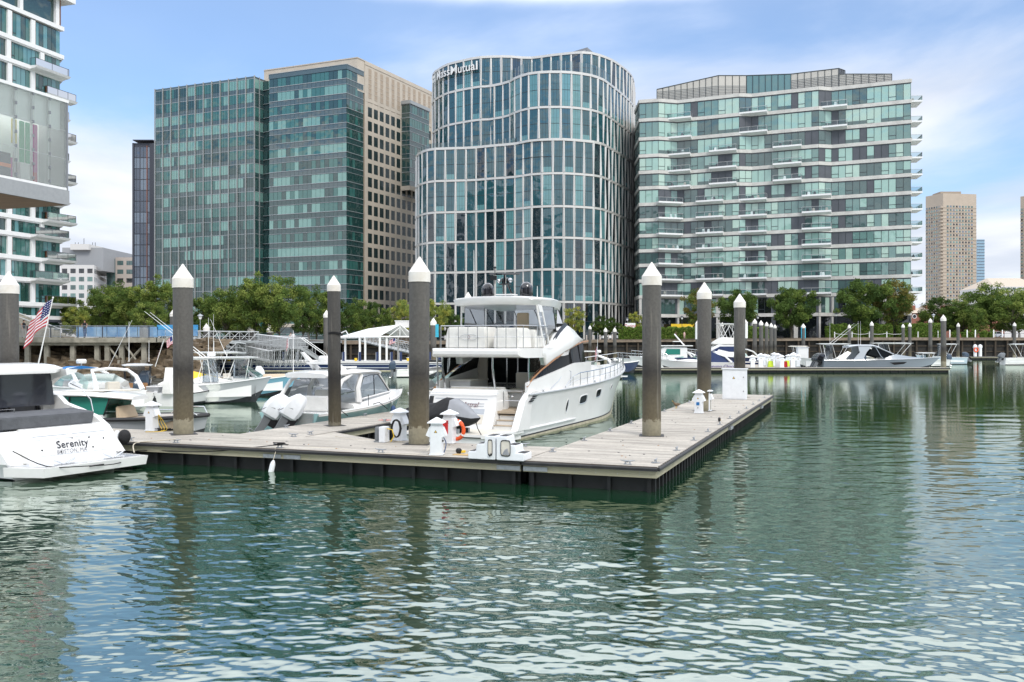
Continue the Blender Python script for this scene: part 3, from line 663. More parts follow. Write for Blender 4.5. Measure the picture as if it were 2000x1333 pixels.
    for k in range(16):
        z1 = top-k*fl
        for i in range(nc):
            u0 = u00+i*pitch+0.48; u1 = u0+pitch-0.98
            q = MB(); wc.quad(q, u0, u1, z1-2.95, z1, 0.02, 'glass_punched'); wc.box(q, (u0+u1)/2-0.04, (u0+u1)/2+0.04, z1-2.95, z1, 0.021, 0.045, 'mullion')
            B.item('window', q, 0.9 if k < 15 else 0.5)
    for i in range(nc):
        u0 = u00+i*pitch+0.72
        q = MB(); wc.quad(q, u0, u0+pitch-1.57, top+2.6, zc-1.6, 0.11, 'precast_dark')
        for s_ in range(6): wc.box(q, u0, u0+pitch-1.57, top+2.8+s_*1.4, top+2.95+s_*1.4, 0.11, 0.16, 'precast')
        B.item('louvre_panel', q)
    # glazed bay hanging off the right side
    G0 = P(-35.57, 296.4); dO = -dF; G1 = G0+dO*3.0; G2 = G1+dR*12
    wA = Wall(G0, G1); wB = Wall(G1, G2)
    body(B, [G0[:], G1[:], G2[:], (G0+dR*12)[:]], 53.5, 80.3, 'glass_spandrel')
    B.mb('roof').add([(p.x,p.y,53.5) for p in (G0,G1,G2)]+[((G0+dR*12).x,(G0+dR*12).y,53.5)], [(0,1,2,3)], 'precast')
    for w_ in (wA, wB):
        w_.box(B.mb('bay_cornice'), -0.05, w_.L+0.2, 80.3, 81.4, -0.5, 0.4, 'fin'); w_.box(B.mb('bay_base'), -0.05, w_.L+0.2, 52.6, 54, -0.5, 0.25, 'precast')
        for k in range(6):
            z0 = 54.2+k*4.36
            q = MB(); w_.box(q, 0, w_.L, z0+4.15, z0+4.3, 0, 0.12, 'mullion_pale'); w_.box(q, 0, w_.L, z0+1.3, z0+1.42, 0, 0.12, 'mullion_pale'); B.item('slab_line', q)
            nb = max(1, round(w_.L/1.5)); bw = w_.L/nb
            for i in range(nb):
                q = MB(); w_.quad(q, i*bw+0.05, (i+1)*bw-0.05, z0+1.45, z0+4.1, 0.03, 'glass_teal' if (w_ is wB and rnd.random()<.5) else 'glass_teal_dark'); B.item('window', q, 0.6)
    # base storey
    for w_ in (w1, w2, wc): w_.box(B.mb('wall'), 0, w_.L, 8.4, 9.4, 0.1, 0.6, 'precast')
    return B.done()
vertex()
# ---------------------------------------------------------------- curved glass tower with white folded columns
def catmull(pts, step):
    P_ = [Vector((p[0], p[1])) for p in pts]; P_ = [P_[0]*2-P_[1]]+P_+[P_[-1]*2-P_[-2]]
    out = []
    for i in range(1, len(P_)-2):
        for k in range(12):
            t = k/12; a, b, c, d = P_[i-1:i+3]
            out.append(0.5*((2*b)+(c-a)*t+(2*a-5*b+4*c-d)*t*t+(3*b-a-3*c+d)*t**3))
    out.append(P_[-2]); L_ = [0]
    for a, b in zip(out, out[1:]): L_.append(L_[-1]+(b-a).length)
    n = max(2, round(L_[-1]/step)); res = []
    for k in range(n+1):
        s = L_[-1]*k/n; i = 0
        while i < len(L_)-2 and L_[i+1] < s: i += 1
        t = (s-L_[i])/max(1e-6, L_[i+1]-L_[i]); res.append(out[i].lerp(out[i+1], min(1, max(0, t))))
    return res
def curved_tower():
    B = Bld('curved_glass_tower', 'curved glass office tower with white folded columns and tall lettering at its top left corner', (5, 250, 4.3))
    def fromh(lst, H): return [((x-1000)/F*(H*F/h), H*F/h) for x, h in lst]
    S1 = [(-20.5,300),(-25.2,285),(-27.3,268)] + fromh([(815,363.5),(838,375),(876,377.5),(922,379),(963,383),(1004,386.5),(1042,393),(1091,395.4),(1132,393),(1170,388),(1196,375),(1234,350)], 51.6) + [(38,285)]
    S2 = [(-16,300),(-20.5,285),(-22.8,272)] + fromh([(846,468),(868,482),(902,492),(943,497),(989,506),(1012,517),(1042,525),(1091,527),(1132,524),(1165,517),(1190,503),(1234,464)], 68.8) + [(38,285)]
    S3 = [(-16,300),(-20.5,285),(-22.8,272)] + fromh([(846,522),(859,533),(876,542),(902,548.5),(925,553.6),(945,556),(991,557),(1035,554.3),(1081,560),(1127,564.5),(1152,564),(1175,558),(1203,545),(1234,518)], 76.7) + [(38,285)]
    Z = [80.7, 72.8, 63.9, 55.6, 47.0, 38.6, 30.6, 22.5, 14.2, 4.3]
    tiers = [(S3, [0,1,2,3]), (S2, [1,2,3,4]), (S1, [3,4,5,6,7,8,9])]
    for ti, (S, zi) in enumerate(tiers):
        C = catmull(S, 2.82); n = len(C)
        q = B.mb('roof'); zt = Z[zi[0]]
        q.add([(p.x, p.y, zt-0.1) for p in C], [tuple(range(n))], 'roof_grey')
        for r in range(len(zi)-1):
            z1, z0 = Z[zi[r]], Z[zi[r+1]]; par = (zi[r]) % 2
            ground = zi[r+1] == 9
            for i in range(n-1):
                a, b = C[i], C[i+1]; w_ = Wall(a, b)
                # skip bays that lie hidden inside the block in front
                if ti == 0 and zi[r] >= 1 and -3 < a.x < 28: continue
                if ti == 1 and zi[r] == 1 and a.x < -6 and False: continue
                if ti == 1 and zi[r] >= 1 and a.x < -12: continue
                if ti == 1 and zi[r] == 3 : continue
                bw = w_.L; pw = 0.62; q = MB()
                zb0, zb1 = z0+0.35, z1-0.40; zm = (zb0+zb1)/2
                base = rnd.random()*(.95 if z0 > 35 else 1.12)  # lower bays draw dark panes more often, painting in mirrored buildings
                for h0, h1 in ((zb0, zm-0.06), (zm+0.06, zb1)):
                    hl = h0+(h1-h0)*0.36
                    for p in range(3):
                        u0 = pw/2+(bw-pw)*p/3+0.03; u1 = pw/2+(bw-pw)*(p+1)/3-0.03
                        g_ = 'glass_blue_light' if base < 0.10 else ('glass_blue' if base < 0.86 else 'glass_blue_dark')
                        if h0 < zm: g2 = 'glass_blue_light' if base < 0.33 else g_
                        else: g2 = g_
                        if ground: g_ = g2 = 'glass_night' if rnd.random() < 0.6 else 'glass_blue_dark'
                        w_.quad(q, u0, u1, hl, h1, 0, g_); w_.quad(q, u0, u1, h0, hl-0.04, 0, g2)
                vis = 1.0 + (0.5 if -25 < a.x < 30 and a.y < 262 else 0)+rnd.random()*0.1
                B.item('window', q, vis)
                w_.quad(B.mb('mullion_grid'), 0, bw, z0, z1, -0.06, 'mullion')
            # folded columns, one per grid line
            for i in range(n):
                a = C[i]
                t = (C[min(n-1, i+1)]-C[max(0, i-1)]).normalized(); nn = Vector((t.y, -t.x))
                if ti == 0 and zi[r] >= 1 and -3 < a.x < 28: continue
                if ti == 1 and zi[r] >= 1 and a.x < -12: continue
                if ti == 1 and zi[r] == 3: continue
                up = (i+zi[r]) % 2; q = MB()
                def pt(s, z, o): p = a+t*s+nn*o; return (p.x, p.y, z)
                wt, wb = (0.37, 0.25) if up else (0.25, 0.37); ot, ob = (0.28, 0.06) if up else (0.06, 0.28)
                zz0, zz1 = z0+0.3, z1-0.3
                # middle ridge shifts sideways between top and bottom: two twisted facets
                L0, R0, M0 = pt(-wb,zz0,0), pt(wb,zz0,0), pt(-wb*0.3 if up else wb*0.3, zz0, ob+0.08)
                L1, R1, M1 = pt(-wt,zz1,0), pt(wt,zz1,0), pt(wt*0.3 if up else -wt*0.3, zz1, ot+0.08)
                mm_ = 'metal_white' if not ground else 'metal_white'
                q.add([L0, M0, R0, L1, M1, R1], [(0,1,4),(0,4,3),(1,2,5),(1,5,4)], mm_)
                B.item('column', q, 1+(0.5 if -25 < a.x < 30 and a.y < 262 else 0)+rnd.random()*0.1)
            fb = MB(); B.item('floor_band', fb, 9)
            for i in range(n-1):
                w_ = Wall(C[i], C[i+1])
                if ti == 0 and zi[r] >= 1 and -3 < C[i].x < 28: continue
                w_.box(fb, -0.03, w_.L+0.03, z1-0.32, z1+0.24 if r else z1+0.32, -0.3, 0.2, 'metal_white')
                w_.box(B.mb('mullion_grid'), 0, w_.L, (z0+z1)/2-0.05, (z0+z1)/2+0.05, -0.05, 0.03, 'mullion')
    # terrace glass rails on the two lower roofs
    for S, zt, x0, x1 in ((S1, 55.6, -28, 2), (S2, 72.8, -2, 26)):
        C = catmull(S, 2.0); tq = MB(); B.item('terrace_rail', tq)
        for a, b in zip(C, C[1:]):
            if not (x0 < a.x < x1 and a.y < 262): continue
            w_ = Wall(a, b); w_.quad(tq, 0, w_.L, zt+0.4, zt+ (3.0 if zt > 60 else 1.7), -0.4, 'rail_glass'); w_.box(tq, 0, 0.08, zt+0.3, zt+(3.0 if zt > 60 else 1.7), -0.45, -0.35, 'fin')
    # plant screen above the roof
    wp = Wall((3.2, 262), (20.5, 251)); wq = Wall((20.5, 251), (27, 258))
    for w_ in (wp, wq):
        w_.hz = 0
    p0 = wp.P(0,0); 
    B.mb('plant_screen').hexa([wp.P(0,80), wp.P(wp.L,80), wq.P(wq.L,80), (12,268,80)], [wp.P(0,82.3), wp.P(wp.L,84.2), wq.P(wq.L,81.4), (12,268,82)], 'metal_grey')
    for k in range(3): wp.box(B.mb('plant_screen'), wp.L*0.35, wp.L-0.5, 82.1+k*0.55, 82.25+k*0.55, 0.02, 0.2, 'pale_clad')
    # lettering following the curve, top left
    C = catmull(S3, 0.5); sidx = min(range(len(C)), key=lambda i: abs(C[i].x+23.0)+ (0 if C[i].y < 264.5 else 50))
    def bend(u, v, o=1.1):
        s = max(0, min(len(C)-2.001, sidx+u/0.5)); i = int(s); p = C[i].lerp(C[i+1], s-i); t = (C[i+1]-C[i]).normalized()
        return (p.x+t.y*o, p.y-t.x*o, 78.2+v)
    q = MB(); text(q, 'MassMutual', 3.3, lambda x, y: bend(x+6.2, y, 1.15), 'sign_grey', align='LEFT', offset=0.035)
    text(q, 'MassMutual', 3.3, lambda x, y: bend(x+6.3, y-0.15, 0.8), 'lettering_dark', align='LEFT', offset=0.035)
    for du, dv, r in ((0.2,0.5,0.5),(1.5,0.5,0.5),(0.85,-0.6,0.5),(2.2,-0.6,0.5),(2.2,0.95,0.35)):
        q.add([bend(2.8+du+r*math.cos(t*math.pi/4), dv+r*math.sin(t*math.pi/4)) for t in range(8)], [tuple(range(8))], 'sign_grey')
    B.b['lettering'] = q
    return B.done()
curved_tower()
# ---------------------------------------------------------------- apartment building with stone bands and balconies
def condo():
    B = Bld('apartment_building', 'apartment building of pale stone bands and mint glass with rows of wedge balconies', (65, 240, 4.7))
    H = 63.75
    ctl = [(1249,475.5),(1286,478),(1323,475),(1444,488.4),(1468,487.5),(1599,502),(1624,500),(1779,517)]
    pts = [Vector(((x-1000)/F*(64.6*F/h), 64.6*F/h)) for x, h in ctl]
    Y0 = 225.0; sc_ = [z+CAMZ for z in (63.75,58.75,53.75,49.25,44.9,40.75,36.4,32.25,28.1,24.1,20.25,16.1,11.9,6.9)]
    back = [Vector((104, 262)), Vector((37, 278))]
    poly = pts + back
    body(B, [(p.x+ (p.x-70)*-0.004, p.y+0.5) for p in poly], 4.7, sc_[0], 'slate_panel')
    walls = [Wall(a, b) for a, b in zip(pts, pts[1:])] + [Wall(pts[-1], back[0])] + [Wall(Vector((34.2, 256)), pts[0])]
    def facep(xpx):     # world point of the facade on the ray of photo column xpx
        k = (xpx-1000)/F
        for w_ in walls[:-2]:
            a, b = w_.a, w_.a+w_.d*w_.L
            den = (b.x-a.x)-k*(b.y-a.y)
            t = (k*a.y-a.x)/den
            if -0.001 <= t <= 1.001: return w_, t*w_.L
        return walls[0], 0
    bal_rows = {0:[1327,1473,1627],1:[1327,1473,1627],2:[1325,1414,1539],3:[1325,1414,1539],4:[1325,1414,1539]}
    for r in range(5, 12): bal_rows[r] = [1304,1388,1472,1596]
    for r in range(13):
        z1, z0 = sc_[r]-0.45, sc_[r+1]+0.42
        if r == 12: pass
        for wi, w_ in enumerate(walls):
            n = max(1, round(w_.L/1.72)); bw = w_.L/n; i = 0
            while i < n:
                rr = rnd.random()
                solid = rr < 0.24 and wi < 7 and not (wi == 6 and i > n*0.62)
                if wi == 0: solid = False
                run = rnd.choice([1, 2, 2, 3]) if not solid else rnd.choice([1,1,2]); run = min(run, n-i)
                state = rnd.random(); q = MB()
                for j in range(run):
                    u0, u1 = (i+j)*bw, (i+j+1)*bw
                    if r == 12: g_ = rnd.choice(['glass_night','glass_smoke','glass_smoke','glass_mint_pale'])
                    elif solid: g_ = 'slate_panel'
                    elif state < 0.50: g_ = 'glass_mint' if (i+r) % 3 else 'glass_mint_pale'
                    elif state < 0.60: g_ = 'glass_mint_pale' if j % 2 == 0 else 'glass_smoke2'
                    elif state < 0.80: g_ = 'glass_smoke2'
                    else: g_ = 'glass_smoke'
                    w_.quad(q, u0+0.05, u1-0.05, z0, z1-0.25, 0.0, g_)
                    if state > 0.3 and not solid and j == 0:
                        zz = z0+1.0; w_.box(q, u0+0.05, u1-0.05, zz, zz+0.10, 0, 0.06, 'mullion'); w_.box(q, u0+0.05, u1-0.05, z0+0.05, z0+0.13, 0, 0.06, 'mullion')
                    if state < 0.2 and not solid: w_.quad(q, u0+0.08, u1-0.08, z0+0.1, z0+0.9+0.4*state, 0.02, 'glass_smoke')
                    w_.box(q, u1-0.05, u1+0.02, z0, z1, -0.02, 0.05, 'mullion')
                B.item('window' if not solid else 'metal_panel', q, run*(z1-z0)*(2 if wi < 7 else 0.5)+rnd.random())
                i += run
            w_.box(B.mb('header_strip'), 0, w_.L, z1-0.27, z1, -0.1, 0.04, 'slate_panel')
        
    for r, zc in enumerate(sc_):
        for wi, w_ in enumerate(walls):
            nb = max(1, round(w_.L/7.5))
            for j in range(nb):
                q = MB(); w_.box(q, w_.L*j/nb-(0.0 if j else 0.12), w_.L*(j+1)/nb-0.02, zc-0.45, zc+0.42, -0.2, 0.22, 'stone_band'); B.item('stone_band', q, 1.0 if wi < 7 else 0.3)
    # ground floor: stone columns, dark shop glass
    for w_ in walls:
        w_.quad(B.mb('shop_glass'), 0, w_.L, 4.7, sc_[13]-0.55, 0.0, 'glass_night')
        n = max(1, round(w_.L/6)); 
        for j in range(n+1):
            w_.box(B.mb('wall'), max(0, w_.L*j/n-0.5), min(w_.L, w_.L*j/n+0.5), 4.7, sc_[13]-0.55, -0.1, 0.15, 'stone_band' if j % 2 == 0 else 'slate_panel')
            w_.box(B.mb('wall'), max(0, w_.L*j/n-0.6), min(w_.L, w_.L*j/n+0.6), sc_[13]+0.5, sc_[12]-0.55, 0.01, 0.12, 'stone_band' if j % 2 == 0 else 'slate_panel')
    # balconies
    def balcony(w_, u, z, wd=7.0, dp=2.0, side=False):
        g_ = bpy.data.objects.new('balcony', None); COL.objects.link(g_); g_.parent = B.root
        g_.location = Vector(w_.P(u, z))-Vector(B.o)
        T = lambda s, o, zz: tuple(w_.d*s+w_.n*o+Vector((0,0,zz)))
        q = MB(); h = wd/2
        foot = [(-h,0.2),(h,0.2),(h,dp),(-h,dp)] if not side else [(-h,0.2),(h,0.2),(h,dp),(-h,dp)]
        top = [T(a,b,0.12) for a, b in foot]; bot = [T(-h*0.96,0.22,-0.75),T(h*0.96,0.22,-0.75),T(h,dp,-0.30),T(-h,dp,-0.30)] if not side else [T(a,b,-0.28) for a,b in foot]
        q.hexa(bot, top, 'white_panel'); q.build('slab', g_)
        rl = MB(); posts = [(-h+0.05,0.3),(-h+0.05,dp-0.08),(-h*0.34,dp-0.08),(h*0.34,dp-0.08),(h-0.05,dp-0.08),(h-0.05,0.3)]
        for (a, b), (c_, d_) in zip(posts, posts[1:]):
            rl.quad(T(a,b,0.2),T(c_,d_,0.2),T(c_,d_,1.15),T(a,b,1.15),'rail_glass')
            rl.tube([T(a,b,1.2),T(c_,d_,1.2)], 0.05, 'alu', 4)
        for a, b in posts: rl.tube([T(a,b,0.12),T(a,b,1.2)], 0.045, 'alu', 4)
        rl.build('railing', g_)
        f = MB(); rr = rnd.random
        for _ in range(rnd.choice([0,1,2,3])):
            s = (rr()-0.5)*wd*0.7; o_ = 0.7+rr()*0.8; f.hexa([T(s-.3,o_-.3,.13),T(s+.3,o_-.3,.13),T(s+.3,o_+.3,.13),T(s-.3,o_+.3,.13)],[T(s-.3,o_-.3,.6),T(s+.3,o_-.3,.6),T(s+.25,o_,1.0),T(s-.25,o_,1.0)],rnd.choice(['charcoal','white_panel','tan_clad','charcoal']))
        if f.v: f.build('chair', g_)
    for r in range(12):
        for x in bal_rows[r]:
            w_, u = facep(x); balcony(w_, u, sc_[r+1]+0.35)
    ws = walls[7]
    for r in range(1, 13): balcony(ws, 4.2, sc_[r]+0.35, 6.0, 3.0, True)
    # roof screen
    o = 4.0
    def scr(x0, h0, x1, h1, Y0_, Y1_, m, base=66.5):
        a = Vector(((x0-1000)/F*Y0_, Y0_)); b = Vector(((x1-1000)/F*Y1_, Y1_)); w_ = Wall(a, b); z0a, z1a = h0*Y0_/F+CAMZ, h1*Y1_/F+CAMZ
        q = MB(); q.quad(w_.P(0,base), w_.P(w_.L,base), w_.P(w_.L,z1a), w_.P(0,z0a), m)
        q.tube([w_.P(0,z0a), w_.P(w_.L,z1a)], 0.13, 'mullion', 4); n = max(1, round(w_.L/1.7))
        for i in range(n+1):
            t = i/n; zt = z0a+(z1a-z0a)*t; q.tube([w_.P(w_.L*t,base,0.1), w_.P(w_.L*t,zt,0.1)], 0.07, 'mullion', 4)
        if m == 'louvre':
            for k in range(14):
                zz = base+0.3+k*0.42
                ta = zz < z0a-0.1; tb = zz < z1a-0.1
                if ta or tb:
                    ua = 0 if ta else w_.L*(zz-z0a)/(z1a-z0a)+0.2; ub = w_.L if tb else w_.L*(zz-z0a)/(z1a-z0a)-0.2
                    if ub > ua: w_.box(q, ua, ub, zz, zz+0.07, 0.02, 0.12, 'fin')
        B.item('roof_screen', q)
    scr(1283, 493, 1403, 520, 252, 246, 'louvre'); scr(1403, 520, 1458, 520, 246, 246, 'louvre'); scr(1458, 520, 1545, 523, 246, 241, 'glass_smoke2'); scr(1545, 523, 1638, 534, 241, 236, 'louvre'); scr(1638, 523, 1742, 523, 236, 232, 'louvre'); scr(1638.5,534,1650,530,236,240,'slate_panel')
    B.mb('roof').add([(px(1290,256),256,70),(px(1290,275),275,70),(px(1720,275),275,71),(px(1720,240),240,71)],[(0,1,2,3)],'roof_grey')
    return B.done()
condo()
# ---------------------------------------------------------------- simpler neighbours and far towers
def gridtower(name, label, x0, x1, Y, top, wallm, glassm, fl=3.8, bay=3.0, ww=0.6, wh=0.55, side=None, base=4.5, depth=25, cat='building', skew=0.0, extra=None):
    """front face from photo column x0 to x1 at depth Y (to Y+skew); side = photo column of the receding right face"""
    a = Vector((px(x0, Y), Y)); b = Vector((px(x1, Y+skew), Y+skew)); zt = pz(top, min(Y, Y+skew))
    B = Bld(name, label, ((a.x+b.x)/2, (a.y+b.y)/2, base), cat)
    f = Wall(a, b); pts = [a, b]
    ws = [f]
    if side:
        Ys = Y+skew+abs(depth); c = Vector((px(side, Ys), Ys)); ws.append(Wall(b, c)); pts.append(c)
    else: pts.append(b+Vector((-f.n.x, -f.n.y))*depth)
    pts.append(a+Vector((-f.n.x, -f.n.y))*depth)
    body(B, [p[:] for p in pts], base, zt, wallm)
    nf = int((zt-base-1.5)/fl)
    for w_ in ws:
        nb = max(1, int(w_.L/bay)); bw = w_.L/nb
        for k in range(nf):
            z1 = zt-1.5-k*fl
            if z1-fl < base: break
            for i in range(nb):
                q = MB(); u0 = (i+0.5-ww/2)*bw; u1 = (i+0.5+ww/2)*bw
                gm = rnd.choice(glassm)
                w_.quad(q, u0, u1, z1-fl*wh, z1, 0.04, gm); w_.box(q, (u0+u1)/2-0.05, (u0+u1)/2+0.05, z1-fl*wh, z1, 0.05, 0.09, 'mullion')
                B.item('window', q, rnd.random())
        if extra: extra(B, w_, zt)
    return B
gw = ['glass_smoke', 'glass_night', 'glass_smoke2']
B = gridtower('dark_tower', 'slim charcoal tower with bluish glass left of the green office block', 260, 301, 330, 280, 'charcoal', ['glass_steel','glass_steel','glass_steel_light'], fl=3.9, bay=2.35, ww=0.86, wh=0.92, depth=20)
f = Wall(Vector((px(260,330),330)), Vector((px(301,330),330)))
q = B.mb('copper_stripe'); f.box(q, 4.9, 5.15, 12, pz(285,330), 0.1, 0.25, 'copper_line'); f.box(B.mb('wall'), 6.0, 7.6, 5, pz(280,330), 0.1, 0.3, 'charcoal'); f.box(B.mb('wall'), -0.2, 0.5, 5, pz(280,330), 0.1, 0.3, 'charcoal')
f.box(B.mb('roof_canopy'), 0.3, 7.6, pz(276,330), pz(274.5,330), -6, 1.2, 'charcoal'); B.done()
B = gridtower('white_building', 'pale office building with a tall blank plant block and rooftop antennas behind the left trees', 118, 184, 380, 518, 'pale_clad', gw, fl=3.4, bay=3.0, ww=0.62, wh=0.55, side=208, depth=40)
q = B.mb('plant_block'); q.box(px(126,390), px(206,390), 388, 420, pz(530,390), pz(485,390), 'grey_clad'); q.box(px(146,390), px(182,390), 386, 400, pz(490,390), pz(479,390), 'pale_clad')
q = B.mb('antenna')
for ax in (147, 153, 164, 181, 186): q.tube([(px(ax,392),392,pz(482,392)),(px(ax,392),392,pz(466 if ax==164 else 474,392))], 0.12, 'charcoal', 4)
B.done()
B = gridtower('grey_building', 'low grey and tan building between the pale office building and the slim charcoal tower', 208, 262, 400, 503, 'tan_clad', gw, fl=3.8, bay=3.2, ww=0.66, wh=0.5, depth=30); B.mb('glass_strip').add([(px(208,399),399,5),(px(225,399),399,5),(px(225,399),399,pz(506,399)),(px(208,399),399,pz(506,399))],[(0,1,2,3)],'glass_smoke'); B.done()
B = gridtower('striped_building', 'sliver of a pale striped building behind the gap beside the curved tower', 824, 850, 340, 236, 'pale_clad', ['glass_steel_light'], fl=3.6, bay=6, ww=0.95, wh=0.35, depth=20); B.done()
B = gridtower('framed_building', 'grey building with white frames in the gap between the curved tower and the balconied apartments', 1230, 1262, 300, 206, 'metal_grey', ['glass_teal_dark','glass_night'], fl=5.2, bay=2.6, ww=0.75, wh=0.82, depth=20)
f = Wall(Vector((px(1230,299.5),299.5)), Vector((px(1262,299.5),299.5)))
for k in range(13): f.box(B.mb('frame'), 0, f.L, 9+k*5.2, 9.5+k*5.2, 0, 0.3, 'grey_clad')
for k in range(3): f.box(B.mb('frame'), k*2.6-0.1, k*2.6+0.1, 9, pz(206,300), 0, 0.4, 'grey_clad')
B.done()
def far_tower(name, label, x0, xm, x1, Y, top):
    a = Vector((px(x0, Y+14), Y+14)); m_ = Vector((px(xm, Y), Y)); b = Vector((px(x1, Y+4), Y+4)); zt = pz(top, Y); B = Bld(name, label, (m_.x, m_.y, 4.5))
    body(B, [a[:], m_[:], b[:], (b+Vector(((x1-1000)/F*38-3,38)))[:], (a+Vector(((x0-1000)/F*30+3,30)))[:]], 4.5, zt, 'tower_beige')
    for w_, nb in ((Wall(a, m_), 7), (Wall(m_, b), 11)):
        bw = w_.L/nb; nf = 38; fl = (zt-8-4.5)/nf
        for k in range(nf):
            z1 = zt-8-k*fl
            for i in range(nb):
                if nb == 11 and i in (0, 10): continue
                q = MB()
                if nb == 7 and i == 6: w_.box(q, i*bw+0.1, (i+1)*bw-0.1, z1-fl*0.75, z1-fl*0.3, 0.1, 1.3, 'tower_beige')
                else: w_.quad(q, i*bw+0.45, (i+1)*bw-0.45, z1-fl*0.55, z1-0.1, 0.05, rnd.choice(['glass_night','glass_smoke','glass_smoke2','glass_steel_light']))
                B.item('window' if not (nb == 7 and i == 6) else 'balcony', q, rnd.random())
            w_.box(B.mb('ledge'), 0, w_.L, z1-fl*0.72, z1-fl*0.62, 0, 0.25, 'tower_beige')
    q = B.mb('plant_block'); q.box(m_.x+2, m_.x+16, Y+8, Y+20, zt, zt+2.5, 'precast_dark'); B.done()
far_tower('apartment_tower', 'tall beige concrete apartment tower with gridded windows right of the balconied building', 1808, 1842, 1907, 620, 378)
far_tower('apartment_tower', 'beige apartment tower cut by the right edge of the photo', 1993, 2034, 2090, 600, 378)
B = Bld('glass_skyscraper', 'slender pale blue glass tower far behind the beige tower', (px(1911,1300),1300,4.5)); facade_glass('glass_sky', (0.22,0.36,0.46), 0.15)
q = B.mb('wall'); q.prism([(px(1908,1300),1300),(px(1923,1300),1300),(px(1925,1300),1330),(px(1908,1300),1330)], 4.5, pz(468,1300), 'glass_sky')
for k in range(34): q.box(px(1907.8,1299.5), px(1923.2,1299.5), 1299.2, 1299.9, 8+k*4.2, 8.7+k*4.2, 'glass_steel_light')
B.done()
B = Bld('low_building', 'long low brick building with tan roofs behind the right trees', (px(1860,420),420,4.5))
q = B.mb('wall'); q.box(px(1780,420), px(1962,420), 420, 440, 4.5, pz(612,420), 'brick_red'); r_ = B.mb('roof')
for i in range(5):
    xa, xb = px(1780+i*36,419), px(1816+i*36,419); r_.add([(xa,419,pz(612,420)),(xb,419,pz(612,420)),((xa+xb)/2+3,430,pz(600-4*(i%2),420)),((xa+xb)/2-3,430,pz(600-4*(i%2),420)),(xa,441,pz(612,420)),(xb,441,pz(612,420))],[(0,1,2,3),(2,3,4,5),(0,3,4),(1,5,2)],'roof_tan'); 
    c_ = MB(); c_.box(xa+1, xa+4.5, 425, 429, pz(612,420), pz(596,420), 'brick_red'); B.item('chimney', c_)
B.done()
B = Bld('hotel_building', 'pale building with a sloping white roof behind the trees at the right edge', (px(1975,520),520,4.5))
q = B.mb('wall'); q.box(px(1942,520), px(2040,520), 520, 560, 4.5, pz(560,520), 'pale_clad'); B.mb('roof').add([(px(1942,520),520,pz(560,520)),(px(2040,520),520,pz(560,520)),(px(2040,520),545,pz(538,520)),(px(1972,520),545,pz(538,520)),(px(1942,520),560,pz(560,520))],[(0,1,2,3),(0,3,4)],'roof_tan')
for k in range(3):
    for i in range(9): w_ = Wall((px(1945+i*11,519.8),519.8),(px(1951+i*11,519.8),519.8)); c_ = MB(); w_.quad(c_,0,w_.L,pz(566+k*14,520),pz(562+k*14,520),0.05,'glass_smoke'); B.item('window', c_)
B.done()
